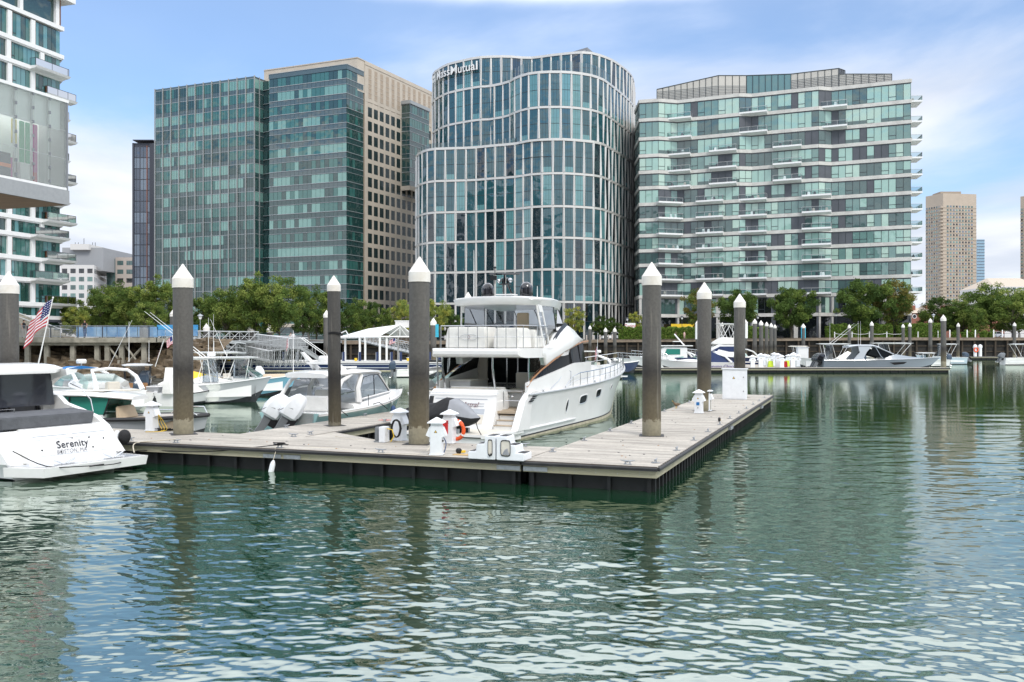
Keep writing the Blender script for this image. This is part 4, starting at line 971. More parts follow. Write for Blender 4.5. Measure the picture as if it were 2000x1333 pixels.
# ---------------------------------------------------------------- white residential tower at the left edge
def residence():
    B = Bld('residential_tower', 'white residential tower with rounded floor bands, teal glass and projecting balconies at the left edge', (-78, 140, 4.5))
    a = Vector((px(118,148), 148.0)); d = Vector((-0.30, -0.954)).normalized(); b = a+d*34      # face runs towards the viewer and left, out of frame
    w_ = Wall(b, a); L_ = w_.L
    back = [a+Vector((-26, 34)), b+Vector((-30, 30))]
    body(B, [w_.P(0,0,-0.5)[:2], w_.P(L_,0,-0.5)[:2], back[0][:], back[1][:]], 4.5, 64.5, 'glass_teal_dark')
    w2 = Wall(a, a+Vector((-26,34)))
    zs = [pz(y, 148) for y in (622,597,551.5,512,469.5,438,400,358,318,278,238,199,154,112,57)]
    for k in range(len(zs)-1):
        z0, z1 = zs[k], zs[k+1]; j = k % 2
        for ww in (w_, w2):
            q = MB(); ww.box(q, -0.1, ww.L+(0.35 if ww is w_ else 0), z0-0.32, z0+0.30, -0.5, 0.42, 'white_panel'); ww.box(q, -0.1, ww.L+(0.2 if ww is w_ else 0), z0-0.52, z0-0.32, -0.5, 0.25, 'white_panel'); B.item('floor_band', q)
        u = L_; segs = [4.2, 6.4] if j == 0 else [6.0, 4.4]; i = 0
        while u > 0.5:
            s = segs[i % 2]+ (0.8 if i > 3 else 0); u0 = max(0, u-s)
            q = MB(); n = max(2, int((u-u0-0.8)/0.75))
            for t in range(n):
                ua = u0+0.75+(u-u0-0.85)*t/n; ub = u0+0.75+(u-u0-0.85)*(t+1)/n
                w_.quad(q, ua+0.03, ub-0.03, z0+0.32, z1-0.55, 0.0, rnd.choice(['glass_teal','glass_teal_dark','glass_teal','glass_blue_light']))
            if rnd.random() < 0.6: w_.box(q, u0+0.8, u0+1.5, z0+0.9, z0+1.0, 0, 0.06, 'mullion')
            B.item('window', q)
            q = MB(); w_.box(q, u0-0.15, u0+0.62, z0+0.3, z1-0.52, -0.1, 0.32, 'white_panel'); w_.box(q, u0+0.62, u0+0.74, z0+0.3, z1-0.52, -0.1, 0.26, 'bronze'); B.item('pier', q)
            u = u0; i += 1
        # balcony past the corner
        if k < 13 and k > 0:
            g_ = bpy.data.objects.new('balcony', None); COL.objects.link(g_); g_.parent = B.root
            out = 1.8 if j else 0.3; wd = 4.2 if j else 6.5; o_ = 1.5
            q = MB(); 
            T = lambda s, oo, zz: tuple(Vector(w_.P(L_+s, z0+zz, oo))-Vector(B.o))
            q.hexa([T(-wd,0.3,-0.30),T(out,0.3,-0.30),T(out,o_,-0.12),T(-wd,o_,-0.12)],[T(-wd,0.3,0.22),T(out,0.3,0.22),T(out+0.15,o_+0.2,0.22),T(-wd,o_+0.2,0.22)],'white_panel'); q.build('slab', g_)
            rl = MB(); pp = [(-wd,0.4),(-wd,o_),(-wd*0.5,o_),(0,o_),(out-0.1,o_),(out-0.1,0.4)]
            for (s0,o0),(s1,o1) in zip(pp, pp[1:]):
                rl.quad(T(s0,o0,0.3),T(s1,o1,0.3),T(s1,o1,1.3),T(s0,o0,1.3),'rail_glass'); rl.tube([T(s0,o0,1.35),T(s1,o1,1.35)],0.04,'charcoal',4)
            for s0,o0 in pp: rl.tube([T(s0,o0,0.2),T(s0,o0,1.35)],0.04,'charcoal',4)
            rl.build('railing', g_)
    # roof frame
    z0 = zs[-1]
    for ww in (w_,): ww.box(B.mb('roof_band'), -0.1, L_+0.4, z0-0.3, z0+0.35, -0.5, 0.4, 'white_panel')
    q = B.mb('roof_frame'); w_.box(q, L_-0.9, L_-0.2, z0, z0+4.6, -0.8, 0, 'white_panel'); w_.box(q, L_-0.15, L_+0.1, z0, z0+4.6, -0.8, 0, 'bronze'); w_.box(q, L_-14, L_+2.2, z0+4.6, z0+5.4, -3, 1.0, 'white_panel'); w_.box(q, L_-8, L_-7.4, z0, z0+4.6, -0.8, 0, 'white_panel'); w_.box(q, L_-14,L_-8,z0,z0+4.6,-2,-1,'glass_steel')
    # shaded base with a flat canopy
    w_.box(B.mb('wall'), 0, L_, 4.5, 7.0, -0.4, -0.1, 'glass_teal_dark'); w_.box(B.mb('canopy'), L_-5, L_+4.5, 7.1, 7.5, -3, 0.5, 'charcoal')
    return B.done()
residence()
# ---------------------------------------------------------------- cantilevered glass gallery box at the top left
def gallery():
    B = Bld('gallery_box', 'cantilevered glass gallery box with a timber soffit hanging over the left of the photo', (-40, 78, 14), 'building')
    Yr, Yl = 80.0, 73.5; a = Vector((px(131.5,Yr), Yr)); l0 = Vector((px(0,Yl), Yl)); d = (a-l0).normalized(); b = a-d*26
    w_ = Wall(b, a); L_ = w_.L; z0 = pz(373,Yr); z1 = pz(202,Yr); zb = pz(401,Yr)
    inn = Vector((-w_.n.x, -w_.n.y))
    q = B.mb('fascia')
    w_.box(q, 0, L_+0.12, zb, z0, -0.4, 0.12, 'grey_clad'); w_.box(q, 0, L_+0.05, z0, z0+0.22, -0.3, 0.05, 'white_panel')
    c = a+inn*9
    w2 = Wall(a, c); w2.box(q, 0, w2.L, zb, z0, -0.4, 0.1, 'grey_clad'); w2.box(q, 0, w2.L, z0, z1, -0.3, 0, 'grey_clad')
    s_ = B.mb('soffit'); s_.quad(w_.P(0,zb-0.02,0), w_.P(L_,zb-0.02,0), w_.P(L_,zb-0.02,-9), w_.P(0,zb-0.02,-9), 'wood_soffit')
    w_.box(B.mb('roof'), 0, L_+0.1, z1, z1+0.25, -0.5, 0.08, 'white_panel')
    i_ = B.mb('interior_wall'); w_.quad(i_, 0, L_, z0, z1, -2.9, 'interior_white'); w_.box(i_, 0, L_, z0, z0+0.3, -5.5, -0.35, 'interior_white'); w_.quad(i_, 0, L_-.1, z1-2.4, z1, -0.5, 'interior_white'); i_.quad(w_.P(L_-0.3,z0,-2.9), w_.P(L_-0.3,z0,-0.1), w_.P(L_-0.3,z1,-0.1), w_.P(L_-0.3,z1,-2.9), 'interior_white')
    # glass panes with patch fittings
    n = 14; pw = 1.72; H = (z1-z0-0.25)
    for i in range(n):
        u1 = L_-0.15-i*pw; u0 = u1-pw
        for k in range(3):
            q = MB(); za, zc = z0+0.25+H*k/3, z0+0.25+H*(k+1)/3; w_.quad(q, u0+0.015, u1-0.015, za+0.015, zc-0.015, 0, 'show_glass'); B.item('pane', q)
        q = MB(); w_.box(q, u0-0.05, u0+0.05, z0+0.25, z1, -0.35, -0.15, 'alu')
        for k in range(7): w_.box(q, u0-0.07, u0+0.07, z0+0.4+H*k/6.3, z0+0.65+H*k/6.3, -0.16, 0.03, 'metal_grey')
        B.item('glass_fin', q)
    for k in (1, 2): w_.box(B.mb('joint'), 0, L_, z0+0.24+H*k/3, z0+0.27+H*k/3, -0.02, 0.01, 'alu')
    w_.box(B.mb('corner_post'), L_-0.12, L_+0.05, z0, z1, -0.2, 0.05, 'metal_grey')
    # things seen behind the glass
    def inside(name, u0, u1, h0, h1, o0, o1, m): q = MB(); w_.box(q, L_-u1, L_-u0, z0+h0, z0+h1, o0, o1, m); B.item(name, q)
    for k, (m, u) in enumerate((('int_yellow',3.9),('int_green',3.1),('int_green',2.5),('int_magenta',1.75))): inside('banner', u, u+0.45, 0.5 if k else 3.4, 5.4, -1.6, -1.5, m)
    for u in (6.6, 4.4): inside('display_case', u, u+1.1, 0.35, 2.5, -2.6, -1.6, 'int_dark'); inside('case_stripe', u, u+1.1, 1.3, 1.6, -1.6, -1.55, 'int_orange')
    inside('panel', 5.7, 6.3, 0.35, 2.7, -2.0, -1.9, 'int_red'); inside('shelf', 2.6, 3.7, 0.35, 1.9, -1.8, -1.3, 'pale_clad'); inside('panel', 1.9, 2.3, 0.35, 1.3, -1.5, -1.4, 'int_red'); inside('panel',3.9,4.3,.35,2.2,-1.8,-1.7,'int_magenta')
    # rear part of the gallery that carries the box
    return B.done()
gallery()

# unseen towers added behind the viewer to darken reflections in the office glass
for (x_, y_, w_, d_, h_), on_ in zip(((-95,-70,46,30,74),(-20,-95,38,30,96),(48,-80,44,30,70),(115,-70,40,30,88),(-170,-60,50,30,60)), ('second', 'third', 'fourth', 'fifth', 'first')):
    q = MB(); q.box(-w_/2, w_/2, -d_/2, d_/2, 0, h_, 'slate_panel')
    fw = Wall((w_/2, d_/2+0.05), (-w_/2, d_/2+0.05), )
    root = thing('unseen_tower', on_+' from the left of the near shore towers mirrored in the office glass', 'building', (x_, y_, 0), 0, 'near shore towers'); q.build('wall', root)
    q = MB()
    for k in range(int(h_/4)): q.box(-w_/2, w_/2, d_/2+0.01, d_/2+0.25, 4*k+1, 4*k+2.3, 'grey_clad')
    q.build('floor_band', root)
# ================================================================ TREES, HEDGES, PROMENADE
def leaf_mat(name, col, tr=0.35, v=0.35):
    m = bpy.data.materials.new(name); m.use_nodes = True; MATS[name] = m
    n = m.node_tree.nodes; l = m.node_tree.links; n.remove(n['Principled BSDF'])
    t = n.new('ShaderNodeTexCoord'); q = n.new('ShaderNodeTexNoise'); q.inputs['Scale'].default_value = 1.3; q.inputs['Detail'].default_value = 3; l.new(t.outputs['Object'], q.inputs['Vector'])
    r = n.new('ShaderNodeValToRGB'); l.new(q.outputs[0], r.inputs[0]); e = r.color_ramp.elements; e[0].position = .3; e[1].position = .7
    e[0].color = (*[c*(1-v) for c in col], 1); e[1].color = (*[c*(1+v) for c in col], 1)
    d = n.new('ShaderNodeBsdfDiffuse'); a = n.new('ShaderNodeBsdfTranslucent'); x = n.new('ShaderNodeMixShader'); x.inputs[0].default_value = tr
    l.new(r.outputs[0], d.inputs[0]); l.new(r.outputs[0], a.inputs[0]); l.new(d.outputs[0], x.inputs[1]); l.new(a.outputs[0], x.inputs[2]); l.new(x.outputs[0], n['Material Output'].inputs[0])
leaf_mat('leaf_a', (0.175, 0.235, 0.058)); leaf_mat('leaf_b', (0.10, 0.155, 0.042)); leaf_mat('leaf_c', (0.27, 0.32, 0.085)); leaf_mat('leaf_dark', (0.07, 0.115, 0.035)); leaf_mat('leaf_gold', (0.38, 0.38, 0.085)); leaf_mat('leaf_rust', (0.20, 0.175, 0.055)); leaf_mat('leaf_hedge', (0.14, 0.24, 0.045))
mat('bark', (0.10, 0.085, 0.065), 0.9, var=0.3, vscale=6)
def crown_mesh(name, seed, h, rx, rz, nclump, nleaf, leaf, mats, shape='round', z0=None):
    g = np.random.default_rng(seed); cs = []
    cz = h-rz
    for k in range(nclump):
        while True:
            p = g.uniform(-1, 1, 3); r = np.linalg.norm(p)
            if 0.35 < r < 1: break
        if shape == 'vase' : s = 0.55+0.55*(p[2]+1)/2
        elif shape == 'cone': s = 1.05-0.55*(p[2]+1)/2
        else: s = 1.0
        wob = 1+0.22*math.sin(3*math.atan2(p[1], p[0])+seed)+0.12*g.normal()
        cs.append((p[0]*rx*s*wob, p[1]*rx*s*wob, cz+p[2]*rz*(1+0.08*g.normal())))
    vs = []; ms = []
    for c in cs:
        n = int(nleaf*g.uniform(0.6, 1.3)); R_ = rx*g.uniform(0.16, 0.27)
        d = g.normal(size=(n, 3)); d /= np.linalg.norm(d, axis=1)[:, None]; rr = R_*g.random((n,1))**0.45
        P_ = np.array(c)+d*rr*np.array([1, 1, 0.75])
        a = g.normal(size=(n, 3)); a[:, 2] *= 0.7; a /= np.linalg.norm(a, axis=1)[:, None]
        b = np.cross(a, g.normal(size=(n, 3))); b /= np.linalg.norm(b, axis=1)[:, None]
        s = leaf*g.uniform(0.6, 1.3, (n, 1)); a *= s; b *= s*0.62
        vs.append(np.stack([P_-a-b*0.4, P_+b-a*0.1, P_+a+b*0.3, P_-b+a*0.1], 1).reshape(-1, 3))
        k = g.choice(len(mats), p=[0.5, 0.28, 0.22] if len(mats) == 3 else None)
        mk = np.full(n, k); mk[g.random(n) < 0.2] = 0; ms.append(mk)
    V = np.concatenate(vs).astype(np.float32); MI = np.concatenate(ms); nq = len(V)//4
    me = bpy.data.meshes.new(name); me.vertices.add(len(V)); me.vertices.foreach_set('co', V.ravel()); me.loops.add(len(V)); me.polygons.add(nq)
    me.loops.foreach_set('vertex_index', np.arange(len(V), dtype=np.int32)); me.polygons.foreach_set('loop_start', np.arange(0, len(V), 4, dtype=np.int32)); me.polygons.foreach_set('loop_total', np.full(nq, 4, np.int32))
    for m in mats: me.materials.append(M(m))
    me.polygons.foreach_set('material_index', MI.astype(np.int32)); me.update(calc_edges=True)
    return me, cs
def trunk_mb(h, rx, rz, cs, seed, r0=0.18, multi=False):
    g = random.Random(seed); q = MB(); base = h-2*rz
    top = h-rz*0.9
    for t in range(3 if multi else 1):
        ox, oy = (g.uniform(-.25,.25), g.uniform(-.25,.25)) if multi else (0, 0)
        q.tube([(ox*.4,oy*.4,-0.2),(ox+g.uniform(-.1,.1),oy,base*0.6),(ox*2.5+g.uniform(-.2,.2),oy*2.5,top*0.8),(ox*4,oy*4,top)], [r0,r0*.8,r0*.55,r0*.25], 'bark', 7)
    for c in g.sample(cs, min(len(cs), 14)):
        z = max(base*0.75, c[2]-rz*0.9); q.tube([(0,0,z*0.85),(c[0]*0.5,c[1]*0.5,(z+c[2])/2),(c[0],c[1],c[2])], [r0*.38,r0*.22,r0*.08], 'bark', 5)
    return q
KINDS_ = {}
def tree_kind(k, seed, h, rx, rz, nclump, nleaf, leaf, mats, shape='round', multi=False, r0=.18):
    me, cs = crown_mesh('crown', seed, h, rx, rz, nclump, nleaf, leaf, mats, shape)
    q = trunk_mb(h, rx, rz, cs, seed, r0, multi); t = q.build('trunk', None, True); tm = t.data; bpy.data.objects.remove(t)
    KINDS_[k] = (me, tm, h)
for i, sd_ in enumerate((21, 22, 23, 24)): tree_kind('broad%d' % i, sd_, 10, 4.3, 4.3, 95, 165, 0.15, ['leaf_b','leaf_a','leaf_c'])
tree_kind('olive', 31, 10, 4.0, 4.3, 90, 160, 0.15, ['leaf_a','leaf_b','leaf_c'])
tree_kind('light', 41, 10, 4.2, 4.2, 80, 150, 0.15, ['leaf_c','leaf_gold','leaf_a'])
tree_kind('dark', 51, 10, 4.2, 4.2, 90, 160, 0.15, ['leaf_dark','leaf_b','leaf_a'])
tree_kind('elm', 61, 10, 4.6, 3.9, 105, 200, 0.17, ['leaf_b','leaf_a','leaf_dark'], 'round', True)
tree_kind('elm2', 62, 10, 4.6, 3.9, 90, 180, 0.17, ['leaf_b','leaf_a','leaf_dark'], 'round', True)
tree_kind('rusty', 63, 10, 4.3, 4.0, 85, 150, 0.16, ['leaf_rust','leaf_a','leaf_b'], 'vase', True)
tree_kind('thin', 71, 10, 3.6, 4.0, 60, 110, 0.16, ['leaf_gold','leaf_c','leaf_a'])
tree_kind('conic', 81, 10, 3.6, 4.4, 60, 130, 0.15, ['leaf_b','leaf_a','leaf_c'], 'cone')
def tree(k, x, Y, top, label, group='trees along the far shore', wide=1.0, rz=None, z=None, base=None):
    me, tm, h = KINDS_[k]; X = px(x, Y); gz_ = z if z is not None else gz(X); s = (pz(top, Y)-gz_)/h
    root = thing('broadleaf_tree', label, 'tree', (X, Y, gz_), rnd.random()*6.28 if rz is None else rz, group)
    root.scale = (s*wide, s*wide, s)
    for nm, m in (('crown', me), ('trunk', tm)): o = bpy.data.objects.new(nm, m); COL.objects.link(o); o.parent = root
rnd = random.Random(77)
G_L = 'trees of the left park'
L1 = 'broad green tree of the dense row in front of the green office block'
for k, x, Y, top, wd, lb in (
 ('olive',128,150,585,.8,'small olive tree beside the base of the white residential tower'),('light',150,148,598,.9,'bright yellow-green tree low beside the white residential tower'),
 ('broad0',195,152,566,1,'tall broad tree just right of the bright yellow-green tree'),('broad1',222,160,552,1,'tree with its crown against the low grey and tan building'),
 ('broad2',262,152,560,1,'tree with its crown at the foot of the slim charcoal tower'),('olive',310,150,545,.9,'pointed tall tree left of the second near pile'),
 ('broad3',285,142,590,1,'lower round tree left of the second near pile'),('broad1',395,156,575,1,'tree just right of the second near pile, behind the park lamp'),
 ('broad2',440,148,562,1,'second tree right of the park lamp'),('olive',498,150,540,.85,'tallest narrow-topped tree in front of the green office block'),
 ('broad0',545,150,543,1,'tall wide crowned tree above the end of the ramp'),('broad3',470,164,568,1,'tree half hidden behind the tallest narrow-topped one'),
 ('dark',592,172,583,.9,'dark tree in the row, behind the far end of the ramp'),('broad1',618,176,560,.9,'tree left of the slimmer mooring pile'),
 ('dark',668,180,586,.9,'dark tree directly right of the slimmer mooring pile'),('broad2',700,186,585,.8,'lighter topped tree above the white canopy roof'),
 ('dark',728,192,590,.9,'dark tree above the white canopy, its crown round'),('conic',752,186,598,.8,'cone shaped tree at the right end of the white canopy'),
 ('light',790,188,583,.8,'bright tree just left of the pile beside the jet ski'),('light',852,190,582,.8,'bright tree just right of the pile beside the jet ski'),
 ('dark',880,196,600,.9,'dark tree behind the flybridge, left of the curved tower base'),('dark',350,165,592,1,'dark tree hidden behind the second near pile'),
 ('dark',165,170,600,1,'dark tree low behind the bright yellow-green one'),('dark',250,168,592,1,'dark tree under the slim charcoal tower'),('dark',530,172,585,1,'dark filler tree low behind the tall wide crown'),
 ('dark',420,174,592,1,'dark tree low in the row, between park lamp and ramp'),('dark',640,190,592,1,'dark tree low behind the slimmer pile')):
    tree(k, x, Y, top, lb, G_L, wd)
G_R = 'trees of the right shore'
for k, x, Y, top, wd, lb, z_ in (
 ('thin',1122,222,598,.95,'thin leafed young tree behind the flybridge yacht windows',4.5),('thin',1242,226,608,.8,'yellow thin tree beside the white billboard',4.6),('dark',1172,226,617,1.0,'small dark street tree, left of the parked pickup',4.5),('dark',1197,228,620,1.0,'small dark street tree above the parked pickup',4.5),
 ('rusty',1366,222,567,.85,'golden green tree behind the middle pile of the wide finger',4.8),('elm2',1443,222,566,.85,'green tree behind the pile of the white cabinet',4.8),
 ('elm',1546,220,562,.9,'dark round headed tree alone before the balconied building',4.85),('elm2',1690,219,545,.9,'largest dark tree before the balconied building',4.9),('rusty',1745,220,549,.9,'reddish tinged tree at the right corner of the balconied building',4.95),
 ('dark',1838,238,580,1.15,'dark green tree just right of the balconied building',5),('olive',1815,240,606,.8,'olive tree low at the corner of the balconied building',5),('broad2',1880,236,584,1.25,'yellow-green tree beneath the beige tower',5),
 ('broad0',1935,240,556,1.1,'tall tree right of the slender blue tower',5),('broad3',1978,232,562,1.35,'wide bright green tree at the right edge of the photo',5),('broad1',1908,228,600,.9,'low green tree in front of the tall one at right',5),('dark',1990,250,572,1,'dark tree behind the wide bright one at the right edge',5),('dark',1865,245,600,1,'dark tree low behind the yellow-green one',5)):
    tree(k, x, Y, top, lb, G_R, wd, z=z_)
def hedge(x0, x1, Y, ytop, label, z, dep=1.6):
    a, b = px(x0, Y), px(x1, Y); h = pz(ytop, Y)-z; g = np.random.default_rng(int(x0)); n = int((b-a)*900)
    P_ = np.stack([g.uniform(a, b, n), Y+g.uniform(0, dep, n), z+g.uniform(0, h, n)], 1)
    f = g.integers(0, 3, n); bump = 0.14*np.sin(P_[:,0]*1.7)+0.1*np.sin(P_[:,0]*4.1)
    P_[f==0,1] = Y+0.12*g.normal(size=(f==0).sum()); P_[f==1,2] = z+h+bump[f==1]+0.1*g.normal(size=(f==1).sum())
    e = f == 2; P_[e,0] = np.where(g.random(e.sum())<.5, a, b)+0.15*g.normal(size=e.sum()); k = (P_[:,0]-a < 0.6); P_[k,2] = np.minimum(P_[k,2], z+h-0.35)
    q = g.normal(size=(n,3)); q /= np.linalg.norm(q,axis=1)[:,None]; r = np.cross(q, g.normal(size=(n,3))); r /= np.linalg.norm(r,axis=1)[:,None]; q *= 0.15; r *= 0.10
    V = np.stack([P_-q, P_+r, P_+q, P_-r], 1).reshape(-1,3); mb = MB(); mb.v = [tuple(v) for v in V]; mb.f = [[4*i,4*i+1,4*i+2,4*i+3] for i in range(n)]; mb.m = [int(v) for v in g.choice(3, n, p=[.6,.25,.15])]; mb.mats = ['leaf_hedge','leaf_c','leaf_b']
    root = thing('hedge', label, 'hedge', (0,0,0)); mb.build('foliage', root, recalc=False)
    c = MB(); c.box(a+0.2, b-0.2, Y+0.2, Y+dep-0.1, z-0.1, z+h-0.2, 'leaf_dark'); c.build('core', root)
hedge(1212, 1363, 217, 641, 'clipped hedge on the quay in front of the golden green tree', 4.6)
hedge(1458, 1500, 217, 640, 'short clipped hedge behind the row of five piles', 4.75)
hedge(1618, 1742, 217.5, 635, 'clipped hedge below the largest dark tree', 4.9)
hedge(1756, 1838, 218, 634, 'clipped hedge at the right corner of the balconied building', 4.9)
for i, x in enumerate((1862, 1882, 1896, 1918, 1932)):
    hedge(x, x+10, 221, 647, ORD[i]+' from the left of the small clipped shrubs at the right railing', 4.95, 1.0)
# ---------------------------------------------------------------- lamps, posts, railings, signs on the quay
def lamp(x, Y, top, label, z=None, m='charcoal'):
    X = px(x, Y); z = gz(X) if z is None else z; h = pz(top, Y)-z; root = thing('street_lamp', label, 'street lamp', (X, Y, z), 0, 'park lamps')
    q = MB(); q.lathe([(0.12,0),(0.12,0.5),(0.06,0.7),(0.05,h-0.9)], m, 8); q.build('pole', root, True)
    q = MB(); q.lathe([(0.05,h-0.9),(0.20,h-0.78),(0.26,h-0.35)], 'sign_white', 8); q.build('lantern', root, True)
    q = MB(); q.lathe([(0.48,h-0.36),(0.40,h-0.25),(0.14,h-0.10),(0.03,h)], m, 10); q.build('lamp_shade', root, True)
lamp(391, 138, 613, 'pale green park lamp between the second near pile and the pair of short piles', m='galv')
lamp(1332, 219, 617, 'dark park lamp left of the middle pile of the wide finger', 4.7); lamp(1480, 219, 616, 'dark park lamp behind the row of five piles', 4.8); lamp(1633, 219, 611, 'dark park lamp left of the largest dark tree', 4.9); lamp(1718, 219, 609, 'grey park lamp between the two largest quay trees', 4.9, 'galv'); lamp(1823, 222, 613, 'pale lamp against the dark tree right of the apartments', 4.95, 'galv')
lamp(1225, 222, 620, 'dark park lamp in front of the white billboard', 4.5)
for i, x in enumerate((1631,1665,1699,1733,1767,1794)):
    X = px(x,215.6); root = thing('bollard_post', ORD[i]+' from the left of the white chain fence posts at the quay edge', 'post', (X,215.9,gz(X)), 0, 'white quay posts'); q = MB(); q.lathe([(0.13,0),(0.13,1.25),(0.16,1.3),(0.05,1.42)],'white_paint',8); q.build('post_body', root, True)
    if x < 1767:
        q = MB(); X2 = px(x+34,215.6)-X; q.tube([(0,0,1.05),(X2*.25,0,.86),(X2*.5,0,.8),(X2*.75,0,.86),(X2,0,1.05)],0.04,'white_paint',5); q.build('chain', root, True)
for i, x in enumerate((1834,1857,1891,1907,1943,1960)):
    X = px(x,217.5); root = thing('bollard_post', ORD[i]+' from the left of the tall white posts before the right park trees', 'post', (X,218,gz(X)), 0, 'white quay posts at the right'); q = MB(); q.lathe([(0.14,0),(0.14,1.75),(0.05,1.9)],'white_paint',8); q.build('post_body', root, True)
for i, x in enumerate((1146,1152,1158,1172,1189,1196)):
    X = px(x,215.2); root = thing('bollard_post', ORD[i]+' from the left of the wooden quay posts before the curved tower', 'post', (X,215.6,gz(X)), 0, 'wooden quay posts'); q = MB(); q.lathe([(0.16,0),(0.16,1.1),(0.05,1.2)],'tan_clad',8); q.build('post_body', root, True)
root = thing('park_fence', 'long low dark railing before the right park trees', 'railing', (px(1850,226),226,5)); q = MB(); q.box(0, 30, 0, 0.06, 1.0, 1.07, 'charcoal'); q.build('rail', root)
for i in range(16): q = MB(); q.box(i*2-0.04, i*2+0.04, 0, 0.06, 0, 1.0, 'charcoal'); q.build('post', root)
root = thing('billboard', 'small white billboard with red print beside the hedge', 'sign', (px(1221,221),221,4.5)); q = MB(); W_ = 20/F*221; q.box(0, W_, 0, 0.15, 2.6, 4.0, 'sign_white'); q.build('panel', root)
q = MB(); text(q, 'Zoning', 1.0, lambda x, y: (W_*.5+x, -0.03, 3.3+y), 'red'); q.build('lettering', root)
for u in (0.1, W_-0.2): q = MB(); q.box(u, u+0.1, 0, 0.1, 0, 2.6, 'charcoal'); q.build('post', root)
root = thing('shop_sign', 'yellow strip sign over the shop window at the apartment building base', 'sign', (px(1310,242.3),242.3,pz(640,243))); q = MB(); q.box(0, px(1360,243)-px(1310,243), -0.6, -0.3, 0, 0.9, 'yellow'); q.build('panel', root)
root = thing('window_sign', 'white shop window poster reading BOOK below the golden green tree', 'sign', (px(1337,242),242,4.9)); q = MB(); q.box(0, 3.0, -0.6, -0.5, 0.8, 3.0, 'sign_white'); q.build('panel', root); q = MB(); text(q, 'BOOK', 1.05, lambda x, y: (1.5+x, -0.63, 2.2+y), 'lettering_dark'); q.build('lettering', root)
root = thing('utility_box', 'pale utility box above the hedge at the right', 'utility box', (px(1802,222),222,5)); q = MB(); q.box(0, 2.7, 0, 1.5, 0, 3.0, 'pale_clad'); q.box(-0.1, 2.8, -0.1, 1.6, 3.0, 3.1, 'grey_clad'); q.box(1.3,1.36,-0.02,0,0.2,2.8,'grey_clad'); q.build('body', root)
root = thing('round_sign', 'round black sign on the corner of the apartment building', 'sign', (px(1786,224),224,pz(618.5,224))); q = MB(); q.lathe([(0.55,-0.05),(0.55,0.05)],'white_paint',16,T=lambda v:(v[0],v[2],v[1])); q.build('rim', root); q = MB(); q.lathe([(0.42,-0.08),(0.42,-0.051)],'lettering_dark',16,T=lambda v:(v[0],v[2],v[1])); q.build('dial', root); q = MB(); q.tube([(-1.6,0.2,0),(-0.5,0,0)],0.04,'charcoal',5); q.build('bracket', root)
# ---------------------------------------------------------------- vehicles
def vehicle(x, Y, z, rz, label, kind, paint, L_=4.6, H=1.5):
    root = thing('parked_car' if kind != 'pickup' else 'pickup_truck', label, 'car' if kind != 'pickup' else 'pickup truck', (px(x,Y),Y,z), rz)
    hl = L_/2
    q = MB(); q.loft([[(s*hl*0.98, w_*0.88, 0.32),(s*hl, w_*0.9, 0.55),(s*hl*.98, w_*0.86, hh)] + [(s*hl*.98,-w_*0.86,hh),(s*hl,-w_*.9,.55),(s*hl*.98,-w_*.88,.32)] for s, w_, hh in ((-1,.92,.92),(-.6,1,.98),(0,1,1.0),(.55,1,.98),(1,.9,.80))], paint); q.build('body', root, True, 30)
    q = MB()
    if kind == 'pickup': xs = (-0.3, -0.15, 0.95, 1.5)
    else: xs = (-hl*.85, -hl*.55, hl*.25, hl*.6)
    q.hexa([(xs[0],-.82,.95),(xs[3],-.82,.95),(xs[3],.82,.95),(xs[0],.82,.95)],[(xs[1],-.66,H+.0),(xs[2],-.66,H),(xs[2],.66,H),(xs[1],.66,H)],'dark_glass'); q.build('cabin_glass', root, True, 20)
    q = MB(); q.hexa([(xs[1]-.02,-.68,H-.02),(xs[2]+.02,-.68,H-.02),(xs[2]+.02,.68,H-.02),(xs[1]-.02,.68,H-.02)],[(xs[1]+.05,-.6,H+.05),(xs[2]-.05,-.6,H+.05),(xs[2]-.05,.6,H+.05),(xs[1]+.05,.6,H+.05)],paint)
    for s in (-.75,.75): q.tube([(xs[0],s*1.08,.97),(xs[1],s*.9,H),(xs[2],s*.9,H),(xs[3],s*1.08,.97)],0.045,paint,5); q.tube([((xs[1]+xs[2])/2,s*1.1,.97),((xs[1]+xs[2])/2,s*.9,H)],0.05,paint,5)
    q.build('roof', root, True)
    for sx in (-hl*.62, hl*.64):
        for sy in (-.86, .86):
            q = MB(); q.lathe([(.34,-.1),(.36,0),(.34,.1)],'rubber',14,T=lambda v:(sx+v[0],sy+v[2],.35+v[1])); w_ = q.build('wheel', root, True); q = MB(); q.lathe([(.2,-.11),(.2,.11)],'steel',10,T=lambda v:(sx+v[0],sy+v[2],.35+v[1])); q.build('rim', w_)
    for sy in (-.6,.6): q = MB(); q.box(hl*.96,hl*1.0,sy-.17,sy+.17,.62,.75,'sign_white'); q.build('headlight', root)
    return root
vehicle(1197, 221, 4.52, R(8), 'white pickup truck parked behind the wooden posts', 'pickup', 'gelcoat', 5.4, 1.75)
vehicle(1219, 222, 4.55, R(200), 'white car half hidden by the left end of the hedge', 'car', 'gelcoat')
vehicle(470, 166, 4.15, R(5), 'dark car parked in the shade under the trees above the ramp', 'car', 'black_gloss', 4.6, 1.45)
vehicle(1940, 228, 4.97, R(180), 'silver car parked behind the right quay railing', 'car', 'gelcoat_grey')
